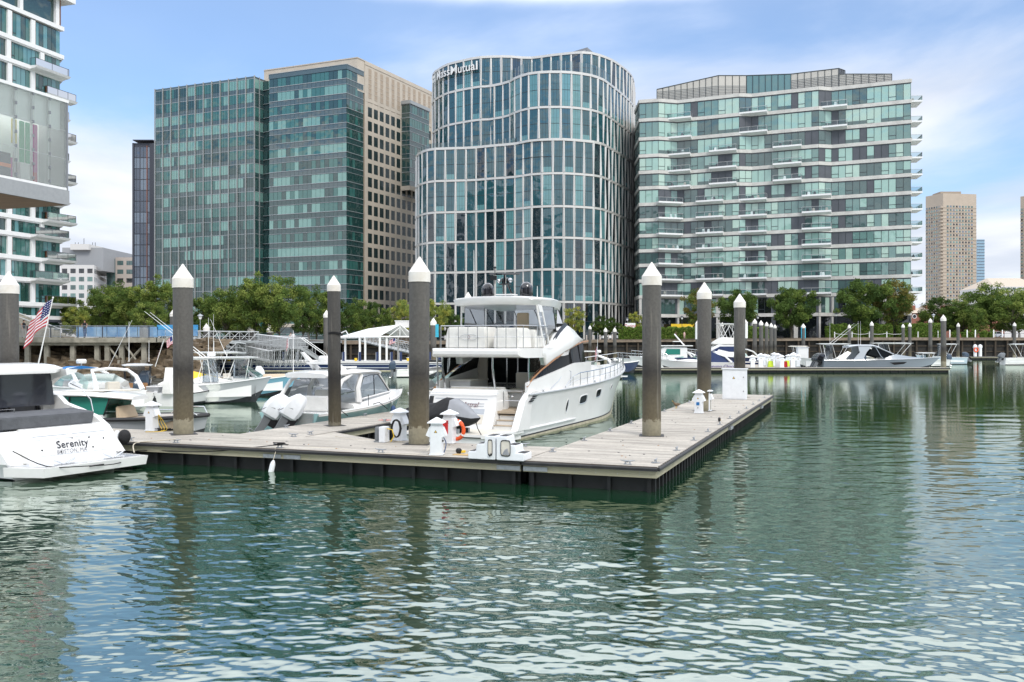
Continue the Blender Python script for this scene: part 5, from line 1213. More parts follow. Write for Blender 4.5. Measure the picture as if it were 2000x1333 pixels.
# ================================================================ PEOPLE
def person(loc, rz, label, top='cloth_black', legs='cloth_blue', hair='hair', pose='stand', scale=1.0, arms='skin', step=0.12):
    root = thing('person', label, 'person', loc, rz); root.scale = (scale,)*3
    V = []; E = []; Rr = []; parts_ = []
    def add(p, r, par=None):
        V.append(p); Rr.append(r); 
        if par is not None: E.append((par, len(V)-1))
        return len(V)-1
    if pose == 'sit': hipz = 0.50
    else: hipz = 0.92
    pel = add((0,0,hipz+.05), .14); bel = add((0,0,hipz+.18), .125, pel); ch = add((0,0,hipz+.38), .145, bel); nk = add((0,0,hipz+.55), .06, ch); hd0 = add((0.01,0,hipz+.62), .055, nk); hd1 = add((0.02,0,hipz+.70), .085, hd0); hd2 = add((0.01,0,hipz+.78), .075, hd1)
    add((0.10,0,hipz+.69), .018, hd1)
    for s in (-1,1):
        hp = add((0,s*.09,hipz), .095, pel)
        if pose == 'sit': kn = add((.42,s*.11,hipz), .065, hp); an = add((.42,s*.11,.09), .042, kn)
        else: kn = add((s*step*.5+.02,s*.095,hipz*.53), .062, hp); an = add((s*step-.02,s*.095,.09), .042, kn)
        ft = add((V[an][0]+.15,s*.11,.045), .035, an)
        sh = add((0,s*.19,hipz+.48), .058, ch)
        el = add((-.02+(.05 if pose!='lean' else .1),s*.25,hipz+.20), .042, sh)
        wr = add((.12 if pose!='lean' else .24,s*.24,hipz-.02 if pose!='lean' else hipz+.22), .030, el)
        pm_ = add((V[wr][0]+.03,s*.235,V[wr][2]-.075), .028, wr)
        for k, (dx, ln) in enumerate(((-.028,.07),(-.01,.085),(.008,.08),(.026,.065))): f = add((V[pm_][0]+dx,V[pm_][1]-s*.005,V[pm_][2]-.045), .009, pm_); add((V[pm_][0]+dx+.012,V[pm_][1]-s*.012,V[pm_][2]-ln), .008, f)
        add((V[pm_][0]+.05,V[pm_][1]-s*.02,V[pm_][2]-.01), .010, pm_)
    me = bpy.data.meshes.new('body'); me.from_pydata(V, E, []); o = bpy.data.objects.new('body', me); COL.objects.link(o)
    md = o.modifiers.new('s','SKIN'); 
    me.skin_vertices.new() if not me.skin_vertices else None
    for i, r in enumerate(Rr): me.skin_vertices[0].data[i].radius = (r, r)
    me.skin_vertices[0].data[0].use_root = True
    s2 = o.modifiers.new('u','SUBSURF'); s2.levels = 1; s2.render_levels = 1
    me2 = bpy.data.meshes.new_from_object(o.evaluated_get(bpy.context.evaluated_depsgraph_get())); bpy.data.objects.remove(o)
    names = ['skin', top, legs, hair, 'cloth_black']
    for n_ in names: me2.materials.append(M(n_))
    for p in me2.polygons:
        c = p.center; k = 0
        if c.z > hipz+.745 or (c.z > hipz+.66 and c.x < -.02): k = 3
        elif c.z > hipz+.57: k = 0
        elif c.z > hipz+.02 and abs(c.y) < .2 and c.x < .19: k = 1
        elif arms != 'skin' and c.z > hipz+.05 and abs(c.y) >= .2: k = 1
        elif c.z < .09: k = 4
        elif c.z <= hipz+.03 and abs(c.y) < .2 and (pose == 'sit' or abs(c.y) < .19): k = 2
        p.material_index = k
    me2.shade_smooth(); b = bpy.data.objects.new('body', me2); COL.objects.link(b); b.parent = root
    q = MB(); q.ball((.0,0,hipz+.76), .10, hair, 10, 6, (1.0,.92,.8)); q.build('hair', root, True)
    return root
# ================================================================ LEFT PIER
mat('banner_blue', (0.07, 0.22, 0.45), 0.7, col2=(0.30, 0.45, 0.60), vscale=1.1, detail=6)
mat('banner_bright', (0.03, 0.20, 0.50), 0.6, col2=(0.10, 0.42, 0.68), vscale=0.7)
PD = 90.0
root = thing('timber_pier', 'concrete and timber pier deck on stilts above the brown rocks at the left', 'pier', (px(0,PD),PD,0)); ox = px(0,PD)
def pl_(x): return px(x,PD)-ox
q = MB(); q.box(pl_(-260), pl_(305), 0, 7, 3.95, 4.38, 'old_concrete'); q.box(pl_(-260), pl_(305), -0.08, 0.25, 3.93, 4.41, 'old_concrete'); q.build('deck', root)
q = MB(); q.box(pl_(-260), pl_(245), 0.25, 0.6, 3.65, 3.95, 'old_concrete'); q.build('edge_beam', root)
for x in (-140,-90,-40,10,48,86,137,185,205,233,277): q = MB(); q.box(pl_(x)-0.22, pl_(x)+0.22, 0.4, 0.8, -1, 3.95, 'old_concrete'); q.box(pl_(x)-0.32, pl_(x)+0.32, 0.3, 0.95, 0.6, 2.2 if x % 2 else 1.6, 'old_concrete'); q.build('stilt', root)
for a, b in (((240,3.6),(275,1.2)),((240,1.7),(275,3.6)),((205,3.6),(240,1.4))): q = MB(); q.tube([(pl_(a[0]),0.6,a[1]),(pl_(b[0]),0.6,b[1])], 0.12, 'old_concrete', 4); q.build('cross_brace', root)
root = thing('pier_railing', 'grey mesh railing along the left pier edge', 'railing', (ox,PD-0.0,4.41))
for x in list(range(-140, 100, 48))+[98,151,199,246,290]: q = MB(); q.box(pl_(x)-0.04, pl_(x)+0.04, 0.1, 0.18, 0, 1.15, 'charcoal'); q.build('post', root)
q = MB(); q.box(pl_(-260), pl_(300), 0.08, 0.2, 1.12, 1.18, 'galv'); q.box(pl_(-260), pl_(300), 0.11, 0.15, 0.08, 0.12, 'galv'); q.build('rail', root)
q = MB()
for i in range(150): q.box(pl_(-50+i*2.33)-.008, pl_(-50+i*2.33)+.008, 0.12, 0.14, 0.1, 1.12, 'galv')
for k in range(5): q.box(pl_(-60), pl_(300), 0.12, 0.14, 0.25+0.18*k, 0.262+0.18*k, 'galv')
q.build('wire_mesh', root)
root = thing('banner_fence', 'blue patterned banners hung along a fence behind the pier walkway', 'banner fence', (ox,PD+4.2,4.38))
for i, x in enumerate(range(104, 262, 20)): q = MB(); q.box(pl_(x)*1.047+.03, pl_(x+20)*1.047-.03, 0, 0.04, 0.1, 1.15, 'banner_blue'); q.build('banner', root)
for i, x in enumerate(range(262, 342, 16)): q = MB(); q.box(pl_(x)*1.047+.03, pl_(x+16)*1.047-.03, 0, 0.04, 0.2, .85, 'banner_blue' if i != 3 else 'orange'); q.box(pl_(x)*1.047, pl_(x+16)*1.047, 0, 0.04, .87, 1.35, 'banner_bright'); q.build('banner', root)
person((px(157,PD),PD+0.9,4.39), R(-80), 'person in a black sleeveless top and dark trousers leaning on the pier railing', 'cloth_black', 'cloth_blue', pose='lean', step=0.2)
person((px(41,PD+1),PD+1.5,4.39), R(-20), 'person in a dark top and light trousers at the far left of the pier', 'cloth_black', 'tan_clad', scale=1.02)
root = thing('litter_bin', 'grey ribbed litter bin on the pier near the bright blue banners', 'litter bin', (px(281,PD+2),PD+2,4.38)); q = MB(); q.lathe([(.36,0),(.38,.05),(.38,.95),(.40,.96),(.38,1.05)],'galv',18)
for k in range(18): q.box(.385*math.cos(k*.349)-.02,.385*math.cos(k*.349)+.02,.385*math.sin(k*.349)-.02,.385*math.sin(k*.349)+.02,.08,.92,'grey_clad')
q.build('bin_body', root, True, 30); q = MB(); q.lathe([(.41,1.05),(.41,1.12),(.1,1.2)],'charcoal',18); q.build('lid', root, True, 30)
# grandstand steps going up at the far left
root = thing('timber_steps', 'broad grey steps with handrails rising at the left end of the pier', 'steps', (px(20,97),97,4.38)); 
for k in range(9): q = MB(); q.box(-12, 4.0-k*0.62, 0.0, 5, k*0.30, (k+1)*0.30-.01, 'old_concrete'); q.build('step', root)
for yy in (-0.15, 2.2): q = MB(); q.tube([(-2.3,yy,3.5),(4.2,yy,1.0),(5.2,yy,.95)],.045,'alu',6); q.tube([(4.2,yy,0),(4.2,yy,1.0)],.04,'alu',6); q.tube([(1.5,yy,0.9),(1.5,yy,2.0)],.04,'alu',6); q.build('handrail', root, True)
# ---------------------------------------------------------------- gangways and ramps
def gangway(x0, y0, x1, y1, D0, D1, label, h=1.15, m='alu', wd=1.6, bays=None):
    a = Vector((px(x0,D0),D0,pz(y0,D0))); b = Vector((px(x1,D1),D1,pz(y1,D1))); d = b-a; L_ = math.hypot(d.x, d.y); root = thing('gangway', label, 'gangway', a, math.atan2(d.y, d.x)); dz = d.z
    n = bays or max(3, round(L_/1.5))
    q = MB(); q.hexa([(0,0,-.15),(L_,0,dz-.15),(L_,wd,dz-.15),(0,wd,-.15)],[(0,0,0),(L_,0,dz),(L_,wd,dz),(0,wd,0)],'alu'); q.build('walkway', root)
    for yy in (0, wd):
        q = MB(); q.tube([(0,yy,h),(L_,yy,dz+h)],.06,m,6); q.tube([(0,yy,.02),(L_,yy,dz+.02)],.06,m,6); q.tube([(0,yy,h*.5),(L_,yy,dz+h*.5)],.025,m,5)
        for i in range(n+1):
            x = L_*i/n; z = dz*i/n; q.tube([(x,yy,z),(x,yy,z+h)],.04,m,5)
            if i < n: x2 = L_*(i+1)/n; z2 = dz*(i+1)/n; q.tube([(x,yy,z+h),(x2,yy,z2)] if i%2 else [(x,yy,z),(x2,yy,z2+h)],.03,m,5)
        q.build('truss', root, True)
gangway(322, 667, 505, 667, 100, 112, 'level aluminium gangway with a truss of diagonals behind the pair of short piles')
gangway(330, 675, 480, 690, 98, 108, 'lower aluminium gangway sloping down behind the grey boat mast', h=1.1)
gangway(700, 666, 800, 690, 160, 140, 'aluminium truss gangway sloping down behind the white canopy', h=1.3)
# switchback ramp: grey mesh sided platforms
D = 116.0
clear_glass('mesh_grey', (0.55,0.55,0.54), 0.0)
mat('mesh_panel', (0.42,0.42,0.40), 0.6)
root = thing('access_ramp', 'grey mesh sided switchback ramp ending in a stair down to the black barge dock', 'ramp', (px(500,D),D,0)); o_ = px(500,D)
def ramp(x0,y0,x1,y1,yo,nm):
    q = MB(); a0,a1 = px(x0,D)-o_, px(x1,D)-o_; za, zb = pz(y0,D), pz(y1,D)
    q.hexa([(a0,yo,za-.2),(a1,yo,zb-.2),(a1,yo+1.6,zb-.2),(a0,yo+1.6,za-.2)],[(a0,yo,za),(a1,yo,zb),(a1,yo+1.6,zb),(a0,yo+1.6,za)],'alu')
    for yy in (yo, yo+1.6):
        q.tube([(a0,yy,za+1.1),(a1,yy,zb+1.1)],.05,'alu',5); n = max(2,int(abs(a1-a0)/.9))
        for i in range(n+1): t=i/n; q.tube([(a0+(a1-a0)*t,yy,za+(zb-za)*t),(a0+(a1-a0)*t,yy,za+(zb-za)*t+1.1)],.03,'alu',4)
        for k in range(26): 
            pass
        m_ = int(abs(a1-a0)/.14)
        for i in range(m_): t=i/m_; x=a0+(a1-a0)*t; z=za+(zb-za)*t; q.box(x-.012,x+.012,yy-.01,yy+.01,z+.08,z+1.05,'alu')
        for k in range(7): 
            z = .15+k*.13; q.hexa([(a0,yy-.008,za+z),(a1,yy-.008,zb+z),(a1,yy+.008,zb+z),(a0,yy+.008,za+z)],[(a0,yy-.008,za+z+.02),(a1,yy-.008,zb+z+.02),(a1,yy+.008,zb+z+.02),(a0,yy+.008,za+z+.02)],'alu')
    q.build(nm, root)
ramp(496,670,572,679,0,'ramp_flight'); ramp(572,679,470,690,-1.8,'ramp_flight'); ramp(470,690,540,703,-3.6,'ramp_flight'); ramp(500,672,590,677,1.8,'ramp_flight'); ramp(570,679,594,679,-1.8,'landing')
for i in range(9):
    x = px(500+i*11,D)-o_
    for yy in (-2,0,1.8): q = MB(); q.tube([(x,yy,0.9),(x,yy,3.2)],.06,'alu',5); q.tube([(x,yy,0.9),(x+.9,yy,3.1)],.03,'alu',4); q.build('support_leg', root)
st = thing('metal_stairs', 'aluminium stairs leading down from the ramp landing to the barge dock', 'stairs', (px(594,D),D-1.8,0))
for k in range(12): q = MB(); q.box(k*.24,k*.24+.28,-.0,1.6,3.3-k*.17,3.36-k*.17,'alu'); q.build('step', st)
for yy in (0,1.6): q = MB(); q.hexa([(0,yy-.02,3.05),(2.9,yy-.02,1.15),(2.9,yy+.02,1.15),(0,yy+.02,3.05)],[(0,yy-.02,3.45),(2.9,yy-.02,1.5),(2.9,yy+.02,1.5),(0,yy+.02,3.45)],'alu'); q.tube([(-.2,yy,4.45),(0,yy,4.45),(2.9,yy,2.4),(2.9,yy,1.4)],.05,'white_paint',6); q.tube([(1.45,yy,2.3),(1.45,yy,3.4)],.04,'alu',5); q.build('handrail', st, True)
# black barge dock with bollards and the white canopy
Db = 126.0
root = thing('barge_dock', 'long black floating barge dock with white stripes and a pale deck', 'dock', (px(420,Db),Db,0)); bl = px(900,Db)-px(420,Db)
q = MB(); q.box(0, bl, 0, 9, -.5, 1.05, 'hull_navy'); q.build('barge_hull', root)
q = MB(); q.box(-.05, bl+.05, -.06, 9, 1.06, 1.35, 'pale_clad'); q.build('deck', root)
for zz in (0.86, 0.40): q = MB(); q.box(0, bl, -.1, -.01, zz, zz+.10, 'gelcoat_grey'); q.build('stripe', root)
q = MB(); q.box(0, bl, -.12, -.01, -.1, 0.12, 'boot_tan'); q.build('fender_strip', root)
for i, x in enumerate((427,451,474,498,554,582,671,703,737,765,783,840,858)):
    r_ = thing('dock_bollard', ORD[i]+' from the left of the blue and white bollards on the barge dock', 'bollard', (px(x,Db+1),Db+1,1.35), 0, 'barge dock bollards'); q = MB(); q.box(-.14,.14,-.14,.14,0,1.25,'navy_canvas'); q.build('post_body', r_); q = MB(); q.box(-.20,-.145,-.15,.15,0,1.2,'gelcoat_grey'); q.build('face_strip', r_)
for i, x in enumerate((447,604,695,797)):
    r_ = thing('step_marker', ORD[i]+' from the left of the yellow marker boxes on the barge dock', 'marker', (px(x,Db+.5),Db+.5,1.35), 0, 'yellow dock markers'); q = MB(); q.box(-.18,.18,-.1,.1,0,.42,'yellow'); q.build('body', r_, bevel=.03)
root = thing('dock_canopy', 'white canopy with a gabled roof on slim posts standing on the barge dock', 'canopy', (px(735,Db),Db+1,1.35)); c0 = px(735,Db)
za = pz(657,Db)-1.35; zr = pz(633,Db)-1.35
q = MB(); xg0, xr, xg1, xl = px(738,Db)-c0, px(775,Db)-c0, px(801,Db)-c0, px(640,Db)-c0
# roof: ridge runs away to the left and back, gable faces the viewer's right
q.quad((xg0,0,za),(xr,2.6,zr),(xl+4,9,zr-.5),(xl,7,za-.05),'white_paint'); q.quad((xr,2.6,zr),(xg1,4.2,za),(xl+8,12,za),(xl+4,9,zr-.5),'white_paint')
q.build('roof', root)
q = MB(); q.tube([(xg0,0,za),(xr,2.6,zr)],.09,'white_paint',5); q.tube([(xr,2.6,zr),(xg1,4.2,za)],.09,'white_paint',5); q.tube([(xg0,0,za-.05),(xg1,4.2,za-.05)],.10,'white_paint',5); q.tube([(xr,2.4,za),(xr,2.5,zr)],.06,'white_paint',5); q.tube([(xg0+1.2,1.1,za),(xr-.1,2.5,zr-.5)],.05,'white_paint',5); q.tube([(xg1-1.0,3.6,za),(xr,2.5,zr-.4)],.05,'white_paint',5); q.tube([(xg0,0,za-.12),(xl,7,za-.17)],.14,'white_paint',5)
q.build('gable_frame', root)
for x, y_ in ((xg0+.1,0.2),(px(751,Db)-c0,1.2),(xg1-.1,4.1),(px(693,Db)-c0,3.2),(px(706,Db)-c0,2.3),(xl+1,6.8)): q = MB(); q.box(x-.13,x+.13,y_-.13,y_+.13,0,za-.1,'white_paint'); q.build('post', root)
root = thing('canopy_beam', 'grey-white beam end of a second canopy roof above the white canopy', 'canopy', (px(772,Db+8),Db+8,pz(640,Db+8))); q = MB(); q.box(0,3.6,0,2,0,.9,'pale_clad'); q.box(-.1,3.7,-.1,2.1,.9,1.0,'white_paint'); q.box(.2,.4,.8,1,-6,0,'pale_clad'); q.box(3.2,3.4,.8,1,-6,0,'pale_clad'); q.build('roof', root)
# people far away
person((px(573,140),140,pz(672,140)), R(-90), 'person in white standing behind the stair landing of the ramp', 'cloth_white', 'cloth_white', arms='sleeve')
person((px(568,141),141,pz(672,141)), R(-60), 'person in beige left of the person in white behind the ramp', 'tan_clad', 'cloth_blue')
person((px(1337,215.5),215.7,gz(45)), R(-90), 'person in a pink top and pale skirt walking before the quay hedge', 'cloth_pink', 'cloth_pink', scale=1.0)
person((px(1320,216),216,gz(42)), R(-60), 'person in black walking before the quay hedge', 'cloth_black', 'cloth_black')
# ---------------------------------------------------------------- other mooring piles
GP = 'slim capped piles of the far marina'
def fp(x, ytop, wpx, base_y, label, group=GP, m='pile_steel', **k):
    Yb = CAMZ*F/(base_y-HZ); r = wpx/2/F*Yb; tp = pz(ytop, Yb); c = r/0.33; 
    return pile(px(x,Yb), Yb, label, group, r=r, top=tp-0.80*c, m=m, n=14, collar=False, **k)
fp(337,605,11,735,'capped pile close behind the second near pile, left side','slim capped piles behind the left boats'); 
fp(403,632,12,719,'left and taller pile of the touching pair in front of the gangway','wide piles by the gangway',m='pile_steel_dark'); fp(410,634,11,716,'right pile of the touching pair in front of the gangway','wide piles by the gangway',m='pile_steel_dark')
fp(490,635,12,712,'left pile rising behind the level gangway','wide piles by the gangway',m='pile_steel_dark'); fp(527,635,12,712,'right pile rising behind the level gangway','wide piles by the gangway',m='pile_steel_dark')
fp(603,638,5,702,'thin capped pile right of the ramp stairs'); fp(638,606,12,722,'capped pile half hidden by the slimmer near pile','slim capped piles behind the left boats')
fp(801,640,5,708,'thin capped pile at the right side of the white canopy'); fp(846,621,12,722,'capped pile just right of the pile beside the jet ski','slim capped piles behind the left boats')
fp(914,571,14,790,'white tipped pile mostly hidden behind the flybridge hardtop','slim capped piles behind the left boats')
fp(1152,636,6,712,'left of three short piles behind the yacht bow'); fp(1183,640,7,713,'middle of three short piles behind the yacht bow'); fp(1201,640,7,712,'right of three short piles behind the yacht bow, orange band')
for i, x in enumerate((1474,1487,1497,1506,1514)): fp(x, (623,626,629,631,634)[i], (8,8,7,7,6)[i], (716,713,710,708,706)[i], ORD[i]+' from the left of the five receding piles behind the white pedestals', 'row of five piles')
for x, yt, wd, yb, lb in ((1659,634,6,709,'capped pile behind the antennas of the grey speedboat'),(1703,628,7,711,'capped pile rising from the middle of the grey speedboat'),(1764,633,6,709,'left pile of a pair right of the chain fence posts'),(1777,631,6,709,'right pile of a pair right of the chain fence posts'),(1817,622,7,713,'capped pile behind the bow of the grey speedboat'),(1871,631,6,709,'capped pile beside the small light blue boat'),(1981,630,6,707,'capped pile at the far right behind the white boat')): fp(x, yt, wd, yb, lb)
fp(1843,615,10,724,'tallest far pile, at the end of the far dock')
fp(1411,630,6,709,'white capped pile between the middle pile and the cabinet pile', cap='cap_white'); bl_ = fp(1569,634,6,709,'pile wrapped in bright cyan behind the white dock cabinet')
for nm, x, Yb, m_, z0, z1 in (('pile_sleeve',1569,176,'cyan',pz(661,176),pz(640,176)),('pile_sleeve',1362,176,'sign_white',pz(663,176),pz(634,176)),('pile_sleeve',1456,176,'sign_white',pz(661,176),pz(632,176))):
    r_ = thing(nm, {1569:'bright cyan sleeve around a far pile',1362:'white sleeve with a pink band beside the golden green tree',1456:'white sleeve standing behind the cabinet pile'}[x], 'pile sleeve', (px(x,Yb),Yb,0)); q = MB(); q.lathe([(.42,z0),(.42,z1)],m_,14); q.lathe([(.44,z1),(.44,z1+.15),(.02,z1+.75)],'cap_white',14)
    q.lathe([(.33,-1),(.33,z0)],'pile_steel',12); q.build('sleeve', r_, True, 30)
# ================================================================ BOATS
class Hull:
    """x forward from the transom, y to port, z up from the waterline"""
    def __init__(s, L, B, zs, zb=None, t0=0.45, p=2.0, rake=0.10, flare=0.78, chine=0.18, draft=0.5, sternw=0.93, tr=0.0):
        s.L, s.B, s.zs0, s.zb, s.t0, s.p, s.rake, s.flare, s.chine, s.draft, s.sw, s.tr = L, B, zs, zb if zb is not None else zs*1.35, t0, p, rake, flare, chine, draft, sternw, tr
    def b(s, t): 
        e = max(0, (t-s.t0)/(1-s.t0)); k = s.sw+(1-s.sw)*min(1, t/0.35)
        return s.B/2*k*max(0.012, (1-e**s.p))
    def zs(s, t): return s.zs0+(s.zb-s.zs0)*max(0, t)**2.2
    def sec(s, t):
        b = s.b(t); zs = s.zs(t); e = max(0, (t-0.5)/0.5)
        fl = s.flare-(s.flare-0.25)*e**1.6 if s.flare > .25 else s.flare
        c = b*(1-(1-s.flare)*1.0-(0.42)*e**1.3); zc = s.chine+(zs*0.42)*e**2.2
        kd = -s.draft*(1-e**3)
        x = lambda z: s.L*t-s.rake*s.L*(e**2)*(1-max(-.2, z)/max(zs, .1)) - (s.tr*(z/zs) if t < 0.001 else 0)*-1
        pts = [(0, kd), (max(.006, c*.96), zc-.05), (max(.008, c), zc), (max(.01, c+(b-c)*.30), zc+(zs-zc)*.45), (max(.01, c+(b-c)*.72), zc+(zs-zc)*.80), (b, zs)]
        return [(x(z), y, z) for y, z in pts]
    def build(s, root, m, n=26, bottom='bottom_paint', boot=None, deckm='gelcoat', rubm='rubber', deck_in=0.12, well=None, name='hull', rub=0.035):
        ts = [i/n for i in range(n+1)]; ts = [t**0.85 for t in ts]
        secs = [s.sec(t) for t in ts]; k = len(secs[0])
        for side in (1,):
            q = MB()
            vs = []; 
            for sec in secs:
                vs += [(x, y, z) for x, y, z in sec[::-1]] + [(x, -y, z) for x, y, z in sec[1:]]
            w_ = 2*k-1; 
            for lo, hi, mm in ((0, k-3, m), (k-3, k-1, bottom)):
                fs = []
                for i in range(n):
                    for j in list(range(lo, hi))+list(range(w_-1-hi, w_-1-lo)): fs.append((i*w_+j, i*w_+j+1, (i+1)*w_+j+1, (i+1)*w_+j))
                q.add(vs, fs, mm)
            q.add(vs[:w_], [tuple(range(w_))], m)
            h = q.build(name, root, True, 32)
            # merge duplicate verts for smooth shading across materials
            bm = bmesh.new(); bm.from_mesh(h.data); bmesh.ops.remove_doubles(bm, verts=bm.verts, dist=1e-4); bmesh.ops.recalc_face_normals(bm, faces=bm.faces); bm.to_mesh(h.data); bm.free(); h.data.set_sharp_from_angle(angle=R(32))
        if boot:
            q = MB()
            for sg in (1,-1):
                up = []; 
                for t in ts:
                    a = s.sec(t)[2]; b_ = s.sec(t)[3]; zz = 0.06+0.10*t; f = 0 if a[2] > zz else (zz-a[2])/(b_[2]-a[2]); up.append(((a[0]+(b_[0]-a[0])*f), sg*(a[1]+(b_[1]-a[1])*f+0.006), max(zz, a[2])))
                dn = [(x, y, z-0.14) for x, y, z in up]
                q.loft([dn, up], boot, False, False)
            q.build('boot_stripe', root, True)
        # deck with side decks; open well if asked
        q = MB(); T = [(t, s.sec(t)[-1]) for t in ts]
        if well: w0, w1, wz, win = well
        for (ta, a), (tb, b_) in zip(T, T[1:]):
            if well and ta >= w0-1e-6 and tb <= w1+1e-6:
                ya, yb = max(.02, a[1]-win), max(.02, b_[1]-win)
                for sg in (1,-1):
                    q.quad((a[0],sg*a[1],a[2]),(b_[0],sg*b_[1],b_[2]),(b_[0],sg*yb,b_[2]),(a[0],sg*ya,a[2]),deckm)
                    q.quad((a[0],sg*ya,a[2]),(b_[0],sg*yb,b_[2]),(b_[0],sg*yb*.97,wz),(a[0],sg*ya*.97,wz),deckm)
                q.quad((a[0],ya*.97,wz),(b_[0],yb*.97,wz),(b_[0],-yb*.97,wz),(a[0],-ya*.97,wz),deckm)
            else: q.quad((a[0],a[1],a[2]),(b_[0],b_[1],b_[2]),(b_[0],-b_[1],b_[2]),(a[0],-a[1],a[2]),deckm)
        if well:
            for tt in (w0, w1):
                tt = min(ts, key=lambda v: abs(v-tt)); a = s.sec(tt)[-1]; y = max(.02, a[1]-win); q.quad((a[0],y,a[2]),(a[0],-y,a[2]),(a[0],-y*.97,wz),(a[0],y*.97,wz),deckm)
        q.build('deck', root)
        if rubm:
            q = MB(); 
            for sg in (1,-1): q.tube([(p[0], sg*(p[1]+.005), p[2]-.03) for _, p in T], rub, rubm, 6)
            q.build('rub_rail', root, True)
        return s
def sub(name, parent, fn, smooth=False, ang=40, **k):
    q = MB(); fn(q); return q.build(name, parent, smooth, ang, **k)
def outboard(root, x, y, z, m='white_plastic', tilt=0.0, s=1.0, leg='engine_grey', stripe='lettering_dark'):
    g_ = bpy.data.objects.new('outboard_engine', None); COL.objects.link(g_); g_.parent = root; g_.location = (x, y, z); g_.rotation_euler = (0, tilt, 0); g_.scale = (s, s, s)
    def cowl(q):
        secs = []
        for zz, x0, x1, w_ in ((-.08,-.22,.18,.15),(.0,-.36,.30,.22),(.28,-.42,.36,.25),(.60,-.34,.33,.22),(.86,-.16,.26,.16),(.93,-.08,.18,.11)):
            secs.append([(x0,-w_*.7,zz),(x0*.75,-w_,zz),(x1*.6,-w_,zz),(x1,-w_*.5,zz),(x1,w_*.5,zz),(x1*.6,w_,zz),(x0*.75,w_,zz),(x0,w_*.7,zz)])
        q.loft(secs, m)
    sub('cowl', g_, cowl, True, 32)
    sub('cowl_stripe', g_, lambda q: [q.tube([(-.44,sg*.13,.02),(-.30,sg*.235,.25),(-.05,sg*.25,.32),(.2,sg*.16,.1)], .010, stripe, 4) for sg in (1,-1)])
    def lg(q):
        q.loft([[(-.22,-.10,-.05),(.12,-.10,-.05),(.12,.10,-.05),(-.22,.10,-.05)],[(-.20,-.07,-.5),(.06,-.07,-.5),(.06,.07,-.5),(-.20,.07,-.5)],[(-.24,-.03,-.95),(.04,-.03,-.95),(.04,.03,-.95),(-.24,.03,-.95)]], leg)
        q.box(-.40,.10,-.16,.16,-.78,-.75,leg); q.box(.06,.34,-.13,.13,-.35,.10,'black_plastic')
    sub('leg', g_, lg)
    def pr(q):
        q.tube([(-.20,0,-.98),(-.42,0,-.98)], .06, 'steel', 8)
        for k in range(3): a = k*2.094; q.loft([[(-.30,.05*math.cos(a+.5),-.98+.05*math.sin(a+.5)),(-.34,.20*math.cos(a+.3),-.98+.20*math.sin(a+.3)),(-.38,.20*math.cos(a-.3),-.98+.20*math.sin(a-.3)),(-.36,.05*math.cos(a-.5),-.98+.05*math.sin(a-.5))],[(-.31,.05*math.cos(a+.5),-.98+.05*math.sin(a+.5)),(-.35,.20*math.cos(a+.3),-.98+.20*math.sin(a+.3)),(-.39,.20*math.cos(a-.3),-.98+.20*math.sin(a-.3)),(-.37,.05*math.cos(a-.5),-.98+.05*math.sin(a-.5))]],'steel')
    sub('propeller', g_, pr)
    return g_
def ttop(root, x0, x1, w_, z, base, m='gelcoat', fm='white_paint', th=.07, legs=None, crown=.06):
    def top(q):
        n = 8; secs = []
        for i in range(n+1):
            t = i/n; x = x0+(x1-x0)*t; e = min(1, 6*min(t, 1-t)+.25); ww = w_/2*(0.86+.14*math.sin(math.pi*min(1,max(0,t)))) ; 
            secs.append([(x,-ww,z),(x,-ww*.6,z+crown*e),(x,0,z+crown*1.3*e),(x,ww*.6,z+crown*e),(x,ww,z),(x,ww*.9,z-th*e),(x,0,z-th*e),(x,-ww*.9,z-th*e)])
        q.loft(secs, m)
    sub('hardtop', root, top, True, 45)
    legs = legs or [(x0+.35, x0+.1), (x1-.5, x1-.3)]
    def lg(q):
        for (xb, xt) in legs:
            for sg in (1,-1): q.tube([(xb,sg*w_*.34,base),(xt,sg*w_*.42,z-th)], .032, fm, 6)
        for sg in (1,-1): q.tube([(legs[0][1],sg*w_*.42,z-th-.03),(legs[-1][1],sg*w_*.42,z-th-.03)], .028, fm, 6); q.tube([(legs[0][0],sg*w_*.34,base+.5),(legs[-1][0]*.5+legs[0][0]*.5,sg*w_*.38,z-th)], .022, fm, 5)
    sub('top_frame', root, lg, True)
def seat(root, x, y, z, m='cream_vinyl', w_=.5, back=.5, face=1, name='seat'):
    sub(name, root, lambda q: (q.box(x-.24,x+.24,y-w_/2,y+w_/2,z,z+.45,m), q.box(x-face*.26-.05,x-face*.26+.05,y-w_/2,y+w_/2,z+.4,z+.45+back,m)), bevel=.03)
def bow_rail(root, H, t0, t1, h=.55, m='steel', inset=.06, n=9, r=.016, mid=True):
    def f(q):
        for sg in (1,-1):
            P_ = []
            for i in range(n+1):
                t = t0+(t1-t0)*i/n; p = H.sec(t)[-1]; P_.append((p[0]-(.1 if i == n else 0), sg*max(.02,p[1]-inset), p[2]))
            tp = [(p[0], p[1], p[2]+h*min(1, i/1.5+.15)) for i, p in enumerate(P_)]
            q.tube(tp, r, m, 6)
            if mid: q.tube([(p[0],p[1],p[2]+h*.5*min(1,i/1.5+.15)) for i, p in enumerate(P_)], r*.6, m, 5)
            for p, t_ in zip(P_, tp): q.tube([p, t_], r*.8, m, 5)
    sub('bow_rail', root, f, True)
def antenna(root, x, y, z, h, lean=(0,0), m='white_paint'): sub('antenna', root, lambda q: q.tube([(x,y,z),(x+lean[0],y+lean[1],z+h)], [.022,.010], m, 5), True)
def boat(name, label, cat, px_, Y, yaw_deg, group=None): return thing(name, label, cat, (px(px_, Y), Y, 0), R(yaw_deg), group)
